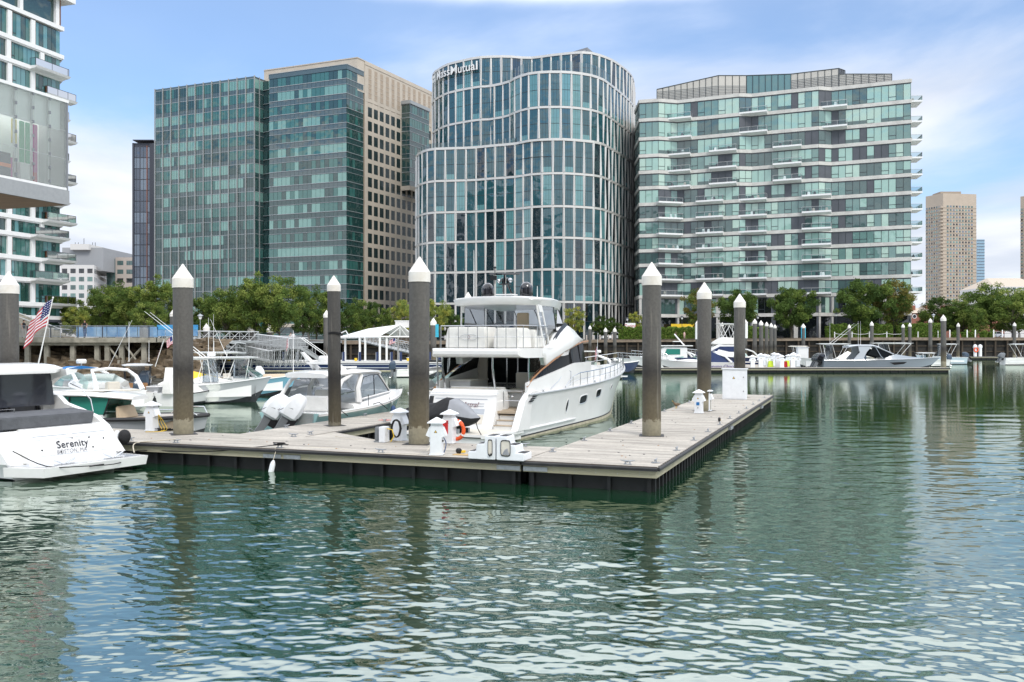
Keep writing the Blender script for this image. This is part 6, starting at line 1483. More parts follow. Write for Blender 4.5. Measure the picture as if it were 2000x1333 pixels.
def screen(q, pts_b, pts_t, m): 
    for i in range(len(pts_b)-1): q.quad(pts_b[i], pts_b[i+1], pts_t[i+1], pts_t[i], m)

# ---------------------------------------------------------------- A. big white flybridge yacht
Y_ = thing('motor_yacht', 'large white flybridge motor yacht moored stern-to, its stern facing the viewer', 'yacht', (-1.72, 38.05, 0), R(66.3))
H = Hull(21.2, 4.75, 1.86, 2.75, t0=.42, p=2.3, rake=.10, flare=.86, chine=.10, draft=.7, sternw=.97)
def yhull():
    q = MB(); n = 34; ts = [(i/n) for i in range(n+1)]; secs = []
    for t in ts: secs.append(H.sec(t))
    k = len(secs[0]); w_ = 2*k-1; vs = []
    for i, sec in enumerate(secs):
        # the quarters sweep down and forward at the stern
        out = []
        for j, (x, y, z) in enumerate(sec):
            t = ts[i]
            out.append((x + (0.75*(z/1.86)**2 if z > 0 else 0)*max(0, 1-t*8), y, z))
        vs += out[::-1]+[(x,-y,z) for x,y,z in out[1:]]
    for lo, hi, mm in ((0,k-3,'gelcoat'),(k-3,k-1,'bottom_paint')):
        q.add(vs, [(i*w_+j,i*w_+j+1,(i+1)*w_+j+1,(i+1)*w_+j) for i in range(n) for j in list(range(lo,hi))+list(range(w_-1-hi,w_-1-lo))], mm)
    h = q.build('hull', Y_, True, 30); bm = bmesh.new(); bm.from_mesh(h.data); bmesh.ops.remove_doubles(bm, verts=bm.verts, dist=1e-4); bmesh.ops.recalc_face_normals(bm, faces=bm.faces); bm.to_mesh(h.data); bm.free(); h.data.set_sharp_from_angle(angle=R(30))
    return h
yh = yhull()
def edge(t, inset=0.0, dz=0.0): p = H.sec(t)[-1]; return (p[0], max(.02, p[1]-inset), p[2]+dz)
q = MB()     # boot stripe, tan antifouling line
for sg in (1,-1):
    up = []
    for i in range(30):
        t = i/29*.985; a, b_ = H.sec(t)[2], H.sec(t)[3]; zz = .13+.12*t; f = max(0, (zz-a[2])/(b_[2]-a[2])); up.append((a[0]+(b_[0]-a[0])*f, sg*(a[1]+(b_[1]-a[1])*f+.008), max(zz, a[2])))
    q.loft([[(x,y-sg*.01,z-.30) for x,y,z in up],[(x,y,z-.06) for x,y,z in up]], 'boot_tan', False, False); q.loft([[(x,y,z-.06) for x,y,z in up],[(x,y+sg*.002,z) for x,y,z in up]], 'lettering_dark', False, False)
q.build('boot_stripe', Y_, True)
# side and fore deck, with cockpit well x 0.6..4.6
q = MB(); tt = [i/40 for i in range(2, 41)]
for ta, tb in zip(tt, tt[1:]):
    a, b_ = edge(ta), edge(tb)
    if b_[0] <= 5.0:
        for sg in (1,-1): q.quad((a[0],sg*a[1],a[2]),(b_[0],sg*b_[1],b_[2]),(b_[0],sg*(b_[1]-.28),b_[2]),(a[0],sg*(a[1]-.28),a[2]),'gelcoat'); q.quad((a[0],sg*(a[1]-.28),a[2]),(b_[0],sg*(b_[1]-.28),b_[2]),(b_[0],sg*(b_[1]-.30),1.15),(a[0],sg*(a[1]-.30),1.15),'gelcoat')
    else: q.quad((a[0],a[1],a[2]),(b_[0],b_[1],b_[2]),(b_[0],-b_[1],b_[2]),(a[0],-a[1],a[2]),'gelcoat')
q.box(0.35,4.95,-2.06,2.06,1.05,1.15,'teak_deck'); q.build('deck', Y_)
q = MB()
for sg in (1,-1): q.tube([(p[0], sg*(p[1]+.01), p[2]-.04) for p in (edge(.035+t*.965/30) for t in range(31))], .04, 'alu', 6)
q.build('rub_rail', Y_, True)
# lower spray rail curve on the sides
q = MB()
for sg in (1,-1): q.tube([(p[3][0]*.5+p[2][0]*.5, sg*(p[3][1]*.5+p[2][1]*.5+.03), (p[3][2]+p[2][2])*.5-.12) for p in (H.sec(.03+t*.30/10) for t in range(11))], [.05]*10+[.02], 'gelcoat', 8)
q.build('spray_rail', Y_, True)
# swim platform
q = MB(); q.prism([(-2.55,-1.9),(-2.35,-2.15),(0.35,-2.25),(0.35,2.2),(-2.5,2.0),(-2.55,1.8)], .30, .42, 'gelcoat'); q.prism([(-2.48,-1.8),(0.2,-2.1),(0.2,2.05),(-2.45,1.85)], .421, .435, 'cream_vinyl'); q.prism([(-2.5,-1.8),(0.3,-2.15),(0.3,2.1),(-2.45,1.85)],.05,.295,'gelcoat'); q.build('swim_platform', Y_, bevel=.02)
q = MB(); q.box(-2.56,-2.551,-1.7,1.7,.31,.35,'black_plastic'); q.build('platform_line', Y_)
# transom block, garage door, steps on the starboard side
q = MB(); q.loft([[(-.15,-1.05,.42),(-.15,2.15,.42),(.95,2.15,.42),(.95,-1.15,.42)],[(0.25,-1.05,1.25),(0.25,2.15,1.25),(1.25,2.15,1.25),(1.25,-1.15,1.25)],[(.42,-1.0,1.80),(.42,2.1,1.80),(1.35,2.1,1.80),(1.35,-1.1,1.80)],[(.62,-.95,2.0),(.62,2.05,2.0),(1.3,2.05,2.0),(1.3,-1.05,2.0)]],'gelcoat'); q.build('transom', Y_, True, 25, bevel=0)
def tr(y0,y1,z0,z1,m,o=.012,qq=None):
    X = lambda z: -.15+(z-.42)/.83*.40 if z<1.25 else .25+(z-1.25)/.55*.17
    qq.quad((X(z0)-o,y1,z0),(X(z0)-o,y0,z0),(X(z1)-o,y0,z1),(X(z1)-o,y1,z1),m)
q = MB(); tr(-.55,1.75,.62,.98,'cream_vinyl',.012,q); tr(-.55,1.75,1.02,1.22,'gelcoat_grey',.012,q); q.build('garage_door', Y_)
q = MB(); tr(-.62,1.82,1.6,1.63,'gelcoat_grey',.016,q)
for z in (1.42,1.32): tr(-.5,1.7,z,z+.02,'gelcoat_grey',.016,q)
q.build('panel_groove', Y_)
q = MB(); tr(1.9,2.1,1.2,1.7,'black_plastic',.02,q); q.build('side_vent', Y_)
q = MB(); text(q, 'Astral', .30, lambda x, y: (.25+(1.38+y-1.25)/.55*.17-.03, .15-x, 1.38+y), 'lettering_red', shear=.35); q.build('lettering', Y_)
q = MB(); q.tube([(.38,-1.1,1.86),(.32,-.9,1.86),(.32,2.0,1.86),(.4,2.15,1.86)], .018, 'steel', 6); q.build('transom_rail', Y_, True)
for i in range(4):
    q = MB(); q.box(-.15+.3*i, 1.6, -1.98, -1.12, .42+(.19*i), .42+.19*(i+1)-.03, 'gelcoat'); q.box(-.17+.3*i, 1.6, -1.98, -1.12, .42+.19*(i+1)-.03, .42+.19*(i+1), 'teak_deck'); q.build('step', Y_)
for sg in (-1, 1):
    q = MB(); y0, y1 = sg*1.99, sg*2.28
    q.loft([[(-.35,y0,.42),(-.35,y1,.42),(.9,y1,.42),(.9,y0,.42)],[(.05,y0,1.0),(.05,y1,1.0),(1.0,y1,1.0),(1.0,y0,1.0)],[(.45,y0,1.55),(.45,y1,1.6),(1.2,y1,1.6),(1.2,y0,1.55)],[(1.1,y0,1.95),(1.1,y1+sg*.02,1.95),(1.9,y1+sg*.04,1.95),(1.9,y0,1.95)]],'gelcoat'); q.build('quarter', Y_, True, 50)
q = MB()
for k in range(3): q.hexa([(.72+k*.2,-2.335,1.52+k*.09),(1.02+k*.2,-2.345,1.52+k*.09),(1.02+k*.2,-2.30,1.52+k*.09),(.72+k*.2,-2.30,1.52+k*.09)],[(.80+k*.2,-2.355,1.58+k*.09),(1.25+k*.2,-2.365,1.58+k*.09),(1.25+k*.2,-2.31,1.58+k*.09),(.80+k*.2,-2.31,1.58+k*.09)],'black_plastic')
q.build('side_vent', Y_)
q = MB(); q.tube([(.9,-1.1,1.2),(.9,-1.1,1.95),(.9,-1.95,1.95),(.9,-1.95,1.2)],.018,'steel',6); q.tube([(.9,-1.1,1.55),(.9,-1.95,1.55)],.014,'steel',6); q.ball((.9,-1.5,1.72),.05,'steel'); q.build('gate', Y_, True)
# cockpit furniture and aft bulkhead
q = MB(); q.box(1.35,1.95,-.9,1.5,1.151,1.62,'gelcoat'); q.box(1.3,1.5,-.95,1.6,1.62,2.08,'cream_vinyl'); q.box(1.5,2.0,-.9,1.5,1.62,1.74,'cream_vinyl'); q.build('aft_seat', Y_, bevel=.03)
q = MB(); q.box(2.0,3.8,1.0,2.0,1.151,2.25,'gelcoat'); q.box(1.95,3.85,.95,2.02,2.25,2.33,'cream_vinyl'); q.build('bar_cabinet', Y_, bevel=.02)
q = MB(); q.box(2.6,4.0,-1.95,-.4,1.151,1.75,'gelcoat'); q.box(2.55,4.0,-1.95,-.35,1.75,1.92,'cream_vinyl'); q.box(3.9,4.2,-1.95,-.35,1.92,2.62,'cream_vinyl'); q.build('lounge_seat', Y_, bevel=.03)
q = MB(); q.prism([(2.5,-1.7),(3.4,-1.7),(3.4,-.7),(2.5,-.7)],1.86,1.91,'cream_vinyl'); q.lathe([(.06,1.15),(.06,1.86)],'steel',10,(2.95,-1.2,0)); q.build('table', Y_)
q = MB(); q.box(5.0,5.06,-1.9,1.9,1.15,3.42,'dark_glass'); q.build('saloon_doors', Y_)
q = MB()
for y in (-1.95,-.55,.0,.55,1.3,1.92): q.box(4.94,4.99,y-.03,y+.03,1.15,3.42,'steel')
q.box(4.93,5.0,1.55,2.1,1.15,3.42,'cream_vinyl'); q.build('door_frame', Y_)
# saloon: side glass below a teak trimmed arch, roof that is the flybridge floor
def cabw(x):  # half width of the saloon side
    return 2.08 if x < 6 else 2.08-0.55*((x-6)/6.5)**1.6
def trim(x):
    P_ = [(0.9,2.12),(1.6,2.50),(2.6,2.84),(4.0,3.22),(5.5,3.58),(7.0,3.86),(8.3,4.03),(9.5,4.08)]
    for (a, za), (b_, zb_) in zip(P_, P_[1:]):
        if x <= b_: return za+(zb_-za)*max(0,(x-a))/(b_-a)
    return 4.08
zd = lambda x: 1.86+.89*(x/21.2)**2.2     # deck height
wb = lambda x: max(zd(x)+.08, min(3.0, 2.30+(x-1.2)*.125))   # window sill
for sg in (-1, 1):
    xs = [2.2+i*.35 for i in range(22)]
    q = MB(); xs1 = [2.0+i*.30 for i in range(24)]
    for a, b_ in zip(xs1, xs1[1:]): q.quad((a,sg*cabw(a),wb(a)),(b_,sg*cabw(b_),wb(b_)),(b_,sg*(cabw(b_)-.14),trim(b_)-.06),(a,sg*(cabw(a)-.14),trim(a)-.06),'dark_glass')
    q.build('side_window', Y_)
    q = MB(); xs2 = [1.35+i*.3 for i in range(8)]
    for a, b_ in zip(xs2, xs2[1:]): q.quad((a,sg*(cabw(a)-.02),trim(a)),(b_,sg*(cabw(b_)-.02),trim(b_)),(b_,sg*(cabw(b_)-.04),3.38),(a,sg*(cabw(a)-.04),3.38),'clear_green')
    q.build('wing_window', Y_)
    q = MB(); q.tube([(x,sg*(cabw(x)-.02+(.06 if x<5 else 0)),trim(x)-.05) for x in [1.0,1.3,1.6,2.1,2.6,3.3,4,4.8,5.5,6.2,7,7.7,8.3,8.9,9.5]], .036, 'teak', 8); q.build('teak_trim', Y_, True)
    q = MB(); 
    for x in (6.6,8.0): q.tube([(x,sg*(cabw(x)+.005),wb(x)),(x-.05,sg*(cabw(x)-.12),trim(x)-.06)], .03, 'black_plastic', 5)
    q.build('window_divider', Y_)
    # white lower cabin side and the coaming that sweeps up to the brow
    q = MB(); sec = []
    for i in range(40):
        x = 1.0+i*8.8/39; b0 = max(zd(x)-.02, 1.8); sec.append([(x,sg*(cabw(x)+.06),b0),(x,sg*(cabw(x)+.07),wb(x)),(x,sg*(cabw(x)-.05),wb(x)+.02),(x,sg*(cabw(x)-.05),b0)])
    q.loft(sec, 'gelcoat'); q.build('cabin_side', Y_, True)
# flybridge shell: overhang slab that rises into side coamings
def top_(x):     # top edge of the coaming side
    P_ = [(0.55,3.68),(3.0,3.72),(3.9,3.92),(5.0,4.40),(6.0,4.72),(6.8,4.78),(7.8,4.60),(8.8,4.32),(9.8,4.06)]
    for (a, za), (b_, zb_) in zip(P_, P_[1:]):
        if x <= b_: t = max(0,(x-a)/(b_-a)); return za+(zb_-za)*(t*t*(3-2*t)*.4+t*.6)
    return 4.1
def bot_(x): return 3.34 if x < 2.4 else max(3.34, trim(x)-.02) if x > 4.6 else 3.34
fw = lambda x: (2.18 if x > 1.6 else 2.18-.12*(1.6-x)) if x < 6 else 2.18-.70*((x-6)/3.9)**1.8
for sg in (-1, 1):
    sec = []
    for i in range(44):
        x = 2.6+i*7.2/43; z0, z1 = bot_(x), max(bot_(x)+.05, top_(x)); lean = .30*max(0, z1-3.7)
        # side skin drops down to the teak trim line
        zlow = min(z0, trim(x)) if x > 3.0 else z0
        sec.append([(x,sg*(fw(x)-.05),zlow),(x,sg*fw(x),zlow+.10),(x,sg*(fw(x)-lean*.3),(zlow+z1)/2),(x,sg*(fw(x)-lean-.02),z1-.03),(x,sg*(fw(x)-lean-.08),z1),(x,sg*(fw(x)-lean-.22),z1-.02),(x,sg*(fw(x)-.30),zlow+.02)])
    q = MB(); q.loft(sec, 'gelcoat'); q.build('coaming', Y_, True, 50)
    # quarter panel: white sweep between overhang and the arch
    q = MB(); sec = []
    for i in range(14):
        x = 3.5+i*2.0/13; sec.append([(x,sg*(cabw(x)-.1),trim(x)-.04),(x,sg*(cabw(x)+.02),trim(x)-.04),(x,sg*(fw(x)-.06),3.45),(x,sg*(fw(x)-.2),3.45)])
    q.loft([s_ for s_ in sec if s_[0][2] < 3.5], 'gelcoat'); q.build('arch_panel', Y_, True)
q = MB(); secs = []
for x, zt_, zb_, w_ in ((.40,3.62,3.48,1.95),(.50,3.71,3.38,2.05),(.9,3.73,3.33,2.12),(3,3.73,3.32,2.15),(5.5,3.72,3.36,2.1),(8,3.80,3.5,1.75),(9.6,4.08,3.98,1.30)):
    secs.append([(x,-w_,zb_),(x,w_,zb_),(x,w_,zt_),(x,-w_,zt_)])
q.loft(secs, 'gelcoat'); q.build('flybridge_floor', Y_, True, 35)
q = MB(); secs = []    # brow / front of the roof
for x, w_, z in ((6.5,1.84,4.76),(7.2,1.76,4.70),(8.0,1.62,4.54),(8.9,1.46,4.30),(9.6,1.38,4.12),(9.9,1.34,4.02)): secs.append([(x,-w_,z-.06),(x,-w_*.5,z+.03),(x,0,z+.06),(x,w_*.5,z+.03),(x,w_,z-.06),(x,w_,z-.14),(x,-w_,z-.14)])
q.loft(secs, 'gelcoat'); q.build('brow', Y_, True)
# windscreen with grey mesh cover
q = MB(); secs = []
for x, w_, z in ((9.35,1.40,4.02),(10.2,1.52,3.45),(11.1,1.50,2.72)): secs.append([(x-.9,-w_-.08,z),(x-.25,-w_*.85,z),(x,0,z),(x-.25,w_*.85,z),(x-.9,w_+.08,z)])
q.loft(secs, 'grey_canvas', False, False); q.build('windscreen_cover', Y_, True, 50)
# coachroof
q = MB(); secs = []
for x, w_, z in ((5.0,1.95,2.1),(9.0,1.62,2.62),(11.5,1.5,2.78),(13.5,1.25,2.75),(15.5,.75,2.62),(16.5,.25,2.5)): secs.append([(x,-w_-.12,zd(x)-.05),(x,-w_,z-.08),(x,-w_*.7,z),(x,w_*.7,z),(x,w_,z-.08),(x,w_+.12,zd(x)-.05)])
q.loft(secs, 'gelcoat'); q.build('coachroof', Y_, True, 50)
# steel posts under the overhang
q = MB()
for y in (2.0,-.62,1.75): q.tube([(.95 if y > 1.9 else 1.15,y,1.9 if y>-1 else 1.95),(.85,y,2.9),(.8,y-.02,3.36)], .042, 'steel', 8)
q.tube([(1.6,-1.98,1.9),(1.5,-1.98,2.8),(1.6,-1.95,3.36)],.035,'steel',8)
q.build('roof_post', Y_, True)
# fly rails and canvas covered furniture
q = MB(); ry = [(4.6,1.98),(2.4,2.0),(1.0,1.95),(.72,1.75),(.68,.9),(.68,0),(.68,-.9),(.75,-1.75),(1.0,-1.95),(2.4,-2.0),(3.6,-2.0)]
for h in (.98,.5): q.tube([(x,y,3.70+h) for x, y in ry], .018 if h > .6 else .011, 'steel', 6)
for i, (x, y) in enumerate(ry): q.tube([(x,y,3.70),(x,y,4.68)], .018, 'steel', 6)
for x, y in ((.68,1.35),(.68,.45),(.68,-.45),(.7,-1.3)): q.tube([(x,y,3.70),(x,y,4.68)], .014, 'steel', 6)
q.build('fly_rail', Y_, True)
def cover(x0,x1,y0,y1,h,nm): q = MB(); q.loft([[(x0,y0,3.73),(x1,y0,3.73),(x1,y1,3.73),(x0,y1,3.73)],[(x0+.02,y0+.02,3.73+h*.6),(x1-.02,y0+.02,3.73+h*.6),(x1-.02,y1-.02,3.73+h*.6),(x0+.02,y1-.02,3.73+h*.6)],[(x0+.08,y0+.08,3.73+h),(x1-.08,y0+.08,3.73+h),(x1-.08,y1-.08,3.73+h),(x0+.08,y1-.08,3.73+h)]],'white_cover'); return q.build(nm, Y_, bevel=.04)
cover(.85,2.2,-.30,1.62,.90,'covered_seat'); cover(.9,2.4,-1.75,-.62,.86,'covered_seat'); cover(2.6,4.0,-1.8,-.9,.8,'covered_grill')
q = MB(); q.tube([(.83,.98,4.19),(.83,.70,4.30),(.83,.25,4.30),(.83,-.02,4.19),(.83,.25,4.08),(.83,.70,4.08)], .010, 'galv', 4, closed=True); text(q, 'D', .2, lambda x,y: (.825,.48-x,4.19+y), 'lettering_red'); q.build('cover_emblem', Y_)
q = MB(); q.box(.64,.70,1.86,1.98,4.2,4.75,'cyan'); q.build('rail_towel', Y_)
# helm seats, console
def helmseat(y): q = MB(); q.box(4.5,5.0,y-.30,y+.30,4.35,4.5,'tan_vinyl'); q.box(4.42,4.58,y-.28,y+.28,4.5,5.32,'tan_vinyl'); q.lathe([(.08,3.72),(.08,4.35)],'steel',8,(4.7,y,0)); q.box(4.95,5.35,y-.36,y-.29,4.35,4.42,'tan_vinyl'); q.box(4.95,5.35,y+.29,y+.36,4.35,4.42,'tan_vinyl'); q.build('helm_seat', Y_, bevel=.03)
helmseat(-.45)
q = MB(); q.loft([[(6.1,-1.2,3.72),(6.1,1.2,3.72),(7.3,1.2,3.72),(7.3,-1.2,3.72)],[(6.2,-1.15,4.55),(6.2,1.15,4.55),(7.4,1.1,4.65),(7.4,-1.1,4.65)]],'cream_vinyl'); q.build('helm_console', Y_, bevel=.03)
q = MB(); q.tube([(6.02+.05*math.sin(a),-.45+.22*math.cos(a),4.55+.22*math.sin(a)) for a in [k*.4487 for k in range(14)]], .015, 'steel', 5, closed=True); q.build('steering_wheel', Y_, True)
q = MB()
for y in (1.2,.6,0): q.ball((5.6,y,4.55),.20,'cloth_blue' if y==.6 else 'white_cover',8,6)
q.build('deck_cushion', Y_, True)
# clear enclosure
zt = 5.58; EN = [(3.0,-1.78),(5.2,-1.80),(6.9,-1.55),(7.9,-1.0),(8.2,0),(7.9,1.0),(6.9,1.55),(5.2,1.80),(3.0,1.78)]
ET = [(3.0,-1.74),(5.0,-1.74),(6.1,-1.52),(6.7,-1.0),(6.9,0),(6.7,1.0),(6.1,1.52),(5.0,1.74),(3.0,1.74)]
for i in range(1,7):
    q = MB(); a, b_, c_, d_ = EN[i], EN[i+1], ET[i+1], ET[i]; q.quad((a[0],a[1],max(4.35,top_(a[0])-.03)),(b_[0],b_[1],max(4.35,top_(b_[0])-.03)),(c_[0],c_[1],zt),(d_[0],d_[1],zt),'clear_vinyl'); q.build('clear_screen', Y_)
for sg in (0,7):
    q = MB(); a, b_, c_, d_ = EN[sg], EN[sg+1], ET[sg+1], ET[sg]; q.quad((a[0],a[1],3.8),(b_[0],b_[1],top_(5.2)),(c_[0],c_[1],zt),(d_[0],d_[1],zt),'clear_vinyl'); q.build('clear_screen', Y_)
q = MB()
for i in range(1,8): a, d_ = EN[i], ET[i]; q.tube([(a[0],a[1],max(4.35,top_(a[0])-.05)),(d_[0],d_[1],zt)], .022, 'black_plastic', 5)
for i in range(1,7): a, b_ = EN[i], EN[i+1]; q.tube([(a[0],a[1],max(4.4,top_(a[0]))),(b_[0],b_[1],max(4.4,top_(b_[0])))], .045, 'black_gloss', 6); q.tube([(ET[i][0],ET[i][1],zt),(ET[i+1][0],ET[i+1][1],zt)], .02, 'black_plastic', 5)
q.build('screen_frame', Y_, True)
# dark raked band under the clear screen
for sg in (-1,1):
    q = MB(); q.loft([[(4.2,sg*2.06,3.93),(5.2,sg*2.0,4.40),(6.4,sg*1.86,4.74),(7.2,sg*1.66,4.74)],[(4.35,sg*1.98,4.15),(5.2,sg*1.93,4.58),(6.4,sg*1.78,4.92),(7.2,sg*1.55,4.88)]],'black_plastic',False,False); q.build('dark_screen_band', Y_, True)
# hardtop
q = MB(); secs = []
for i, (x, w_, z) in enumerate(((2.10,1.86,5.90),(2.25,1.95,5.93),(3.2,2.0,5.96),(4.5,2.0,5.97),(5.6,1.86,5.93),(6.4,1.62,5.84),(6.95,1.2,5.72))):
    th = (.08,.24,.28,.28,.30,.28,.12)[i]; secs.append([(x,-w_,z-.10),(x,-w_*.92,z-.01),(x,-w_*.5,z+.05),(x,0,z+.06),(x,w_*.5,z+.05),(x,w_*.92,z-.01),(x,w_,z-.10),(x,w_*.93,z-.10-th),(x,0,z-.04-th),(x,-w_*.93,z-.10-th)])
q.loft(secs, 'gelcoat'); q.build('hardtop', Y_, True, 60)
q = MB()
for sg in (-1,1):
    # hardtop legs: pairs of white raked posts with rungs
    a0,a1 = (3.15,sg*2.02,3.80),(2.75,sg*1.80,5.74); b0,b1 = (3.75,sg*2.02,3.90),(3.25,sg*1.80,5.74)
    q.tube([a0,a1],.045,'gelcoat',6); q.tube([b0,b1],.045,'gelcoat',6)
    for t in (.25,.45,.65): q.tube([tuple(a0[k]+(a1[k]-a0[k])*t for k in range(3)), tuple(b0[k]+(b1[k]-b0[k])*t for k in range(3))],.02,'steel',5)
    q.loft([[(2.75,sg*1.72,5.76),(2.75,sg*1.86,5.76),(3.3,sg*1.86,5.76),(3.3,sg*1.72,5.76)],[(3.0,sg*1.80,5.3),(3.0,sg*1.88,5.3),(3.3,sg*1.88,5.3),(3.3,sg*1.80,5.3)]],'gelcoat')
q.build('hardtop_leg', Y_, True)
for y in (.95,-.95): q = MB(); q.lathe([(.26,6.0),(.28,6.08),(.29,6.35),(.26,6.50),(.19,6.60),(.09,6.66),(.01,6.67)],'black_gloss',20,(3.7,y,0)); q.build('satellite_dome', Y_, True)
def mast(q):
    for y in (-.12,.12): q.tube([(3.9,y*2,6.0),(3.6,y,6.5),(3.45,y,6.85)], .05, 'black_gloss', 6)
    q.box(3.3,3.75,-.2,.2,6.55,6.60,'black_plastic'); q.tube([(3.45,0,6.6),(3.45,0,7.0)],.05,'black_gloss',8); q.tube([(3.5,.75,7.05),(3.4,-.75,7.02)],.05,'black_gloss',6); q.tube([(3.4,.45,6.6),(3.4,.45,7.3)],.02,'black_plastic',6); q.ball((3.4,.45,7.33),.06,'black_plastic'); q.ball((3.5,-.25,6.75),.11,'steel'); q.ball((3.4,.25,6.72),.10,'steel'); q.box(3.2,3.3,.3,.6,6.75,6.95,'black_plastic')
sub('radar_mast', Y_, mast, True)
q = MB(); q.box(2.6,3.2,-.75,.05,6.05,6.09,'gelcoat'); q.build('roof_panel', Y_).rotation_euler = (0,-.0,0)
antenna(Y_, 3.4, 1.5, 5.95, 2.2); antenna(Y_, 3.4, -1.6, 5.95, .5)
# hull windows
def side_at(x, z):
    t = x/21.2; s_ = H.sec(t); 
    for a, b_ in zip(s_, s_[1:]):
        if a[2] <= z <= b_[2]: f = (z-a[2])/(b_[2]-a[2]); return a[1]+(b_[1]-a[1])*f
    return s_[-1][1]
def sw(xc, zc, hw, hh, nm='porthole', sq=True):
    for sg in (-1,1):
        fr, gl = MB(), MB(); n = 20
        def ring(k, o): 
            out = []
            for i in range(n):
                a = 2*math.pi*i/n; ca, sa = math.cos(a), math.sin(a); e = .5 if sq else 1.0
                dx = hw*k*math.copysign(abs(ca)**e, ca); dz = hh*k*math.copysign(abs(sa)**e, sa); x = xc+dx; z = zc+dz+.05*dx; out.append((x, sg*(side_at(x, z)+o), z))
            return out
        r0, r1 = ring(1.25,.006), ring(1.0,.030); fr.loft([r0, r1], 'gelcoat', False); fr.loft([r1, ring(.88,.012)], 'gelcoat_grey', False)
        gl.add(ring(.9,.014), [tuple(range(n))], 'dark_glass'); f_ = fr.build(nm, Y_, True); gl.build('pane', f_)
sw(5.6,1.06,.14,.30,'oval_porthole',False); sw(7.75,1.24,.52,.20); sw(10.0,1.42,.40,.20); sw(12.6,1.62,.16,.13,sq=False)
bow_rail(Y_, H, .24, .985, .60, n=16, r=.02)
q = MB(); q.tube([(3.5,-2.2,1.95),(4.6,-2.15,2.25),(5.6,-2.1,2.75),(6.2,-2.15,2.62),(6.0,-2.2,2.0)],.018,'steel',6); q.build('boarding_rail', Y_, True)
for t in (.12,.44,.78): q = MB(); p = edge(t, .10); cleat_mb(q, p[0], -p[1], p[2], 0, .7); q.build('cleat', Y_, True)
q = MB(); q.tube([(20.6,0,2.72),(20.6,0,2.95),(20.2,0,3.0)],.04,'steel',6); q.box(19.6,20.2,-.15,.15,2.70,2.85,'steel'); q.build('anchor_roller', Y_)
# ---------------------------------------------------------------- jet ski under a cover on the platform
J = thing('jet_ski', 'jet ski under a fitted black and grey cover on the yacht swim platform', 'jet ski', (-1.72+(-1.75)*.402+(.42)*-.9157, 38.05+(-1.75)*.9157+(.42)*.402, .44), R(66.3-100)); J.scale = (1.12,1.12,1.12)
def jc(q, m, lo, hi):
    secs = []
    for x, w_, z0, z1, wt in ((-1.55,.25,.42,.62,.12),(-1.35,.50,.25,.85,.30),(-.8,.58,.16,.95,.30),(-.2,.60,.12,1.02,.26),(.25,.58,.12,1.22,.28),(.6,.52,.14,1.20,.30),(1.05,.42,.22,.98,.26),(1.45,.24,.36,.72,.14),(1.68,.05,.52,.60,.03)):
        s_ = [(x,-w_*.55,z0),(x,-w_,z0+(z1-z0)*.35),(x,-w_*.9,z0+(z1-z0)*.5),(x,-wt,z1-.06),(x,0,z1),(x,wt,z1-.06),(x,w_*.9,z0+(z1-z0)*.5),(x,w_,z0+(z1-z0)*.35),(x,w_*.55,z0)]
        secs.append(s_)
    return secs
q = MB(); S_ = jc(q, '', 0, 0); q.loft([s_[:3]+s_[6:] for s_ in S_], 'black_canvas'); q.build('lower_cover', J, True, 60)
q = MB(); q.loft([s_[2:7] for s_ in S_[:6]], 'black_canvas', False, False); q.build('seat_cover', J, True, 60)
q = MB(); q.loft([s_[2:7] for s_ in S_[5:]], 'light_canvas', False, False); q.build('front_cover', J, True, 60)
for yy in (.59,): q = MB(); text(q, 'SEA', .26, lambda x, y: (-.55+x, -.615, .55+y), 'sign_white', shear=.2); q.build('lettering', J)
q = MB(); q.box(-1.2,1.0,-.35,-.25,.0,.16,'galv'); q.box(-1.2,1.0,.25,.35,0,.16,'galv'); q.build('chock', J)
q = MB(); q.tube([(1.5,0,.45),(1.7,-.15,.2),(1.95,-.3,.01)],.015,'rope_black',5); q.build('tie_line', J)

# ---------------------------------------------------------------- B. Serenity, cropped at the left
S = thing('motor_yacht', 'white motor yacht cut by the left edge, SERENITY written on its transom', 'yacht', (-13.5, 27.95, 0), R(180-28.6))
SH = Hull(13.5, 4.0, 1.35, 1.9, t0=.5, flare=.88, chine=.05, draft=.5, sternw=.97, tr=.75)
SH.build(S, 'gelcoat', well=(0.0,.30,.95,.3), rub=.03, boot=None)
q = MB(); q.hexa([(-1.15,-1.95,.14),(.02,-1.98,.14),(.02,1.98,.14),(-1.15,1.55,.14)],[(-1.22,-1.97,.42),(.02,-2.0,.42),(.02,2.0,.42),(-1.22,1.57,.42)],'gelcoat'); q.hexa([(-1.05,-1.8,.421),(-.02,-1.8,.421),(-.02,1.8,.421),(-1.05,1.45,.421)],[(-1.05,-1.8,.432),(-.02,-1.8,.432),(-.02,1.8,.432),(-1.05,1.45,.432)],'gelcoat_grey'); q.build('swim_platform', S, bevel=.03)
q = MB(); q.box(-1.245,-1.235,-.35,.15,.30,.34,'black_plastic'); q.build('platform_handle', S)
tx = lambda z: -.05+(z-.43)*.42
q = MB(); q.loft([[(tx(.43),-1.85,.43),(tx(.43),1.25,.43),(1.0,1.25,.43),(1.0,-1.85,.43)],[(tx(1.30),-1.75,1.30),(tx(1.30),1.15,1.30),(1.1,1.15,1.30),(1.1,-1.75,1.30)],[(tx(1.42)+.06,-1.65,1.40),(tx(1.42)+.06,1.05,1.40),(1.1,1.05,1.40),(1.1,-1.65,1.40)]],'gelcoat'); q.build('transom', S, True, 30)
def st(y0,y1,z0,z1,m,o,q): q.quad((tx(z0)-o,y1,z0),(tx(z0)-o,y0,z0),(tx(z1)-o,y0,z1),(tx(z1)-o,y1,z1),m)
q = MB()
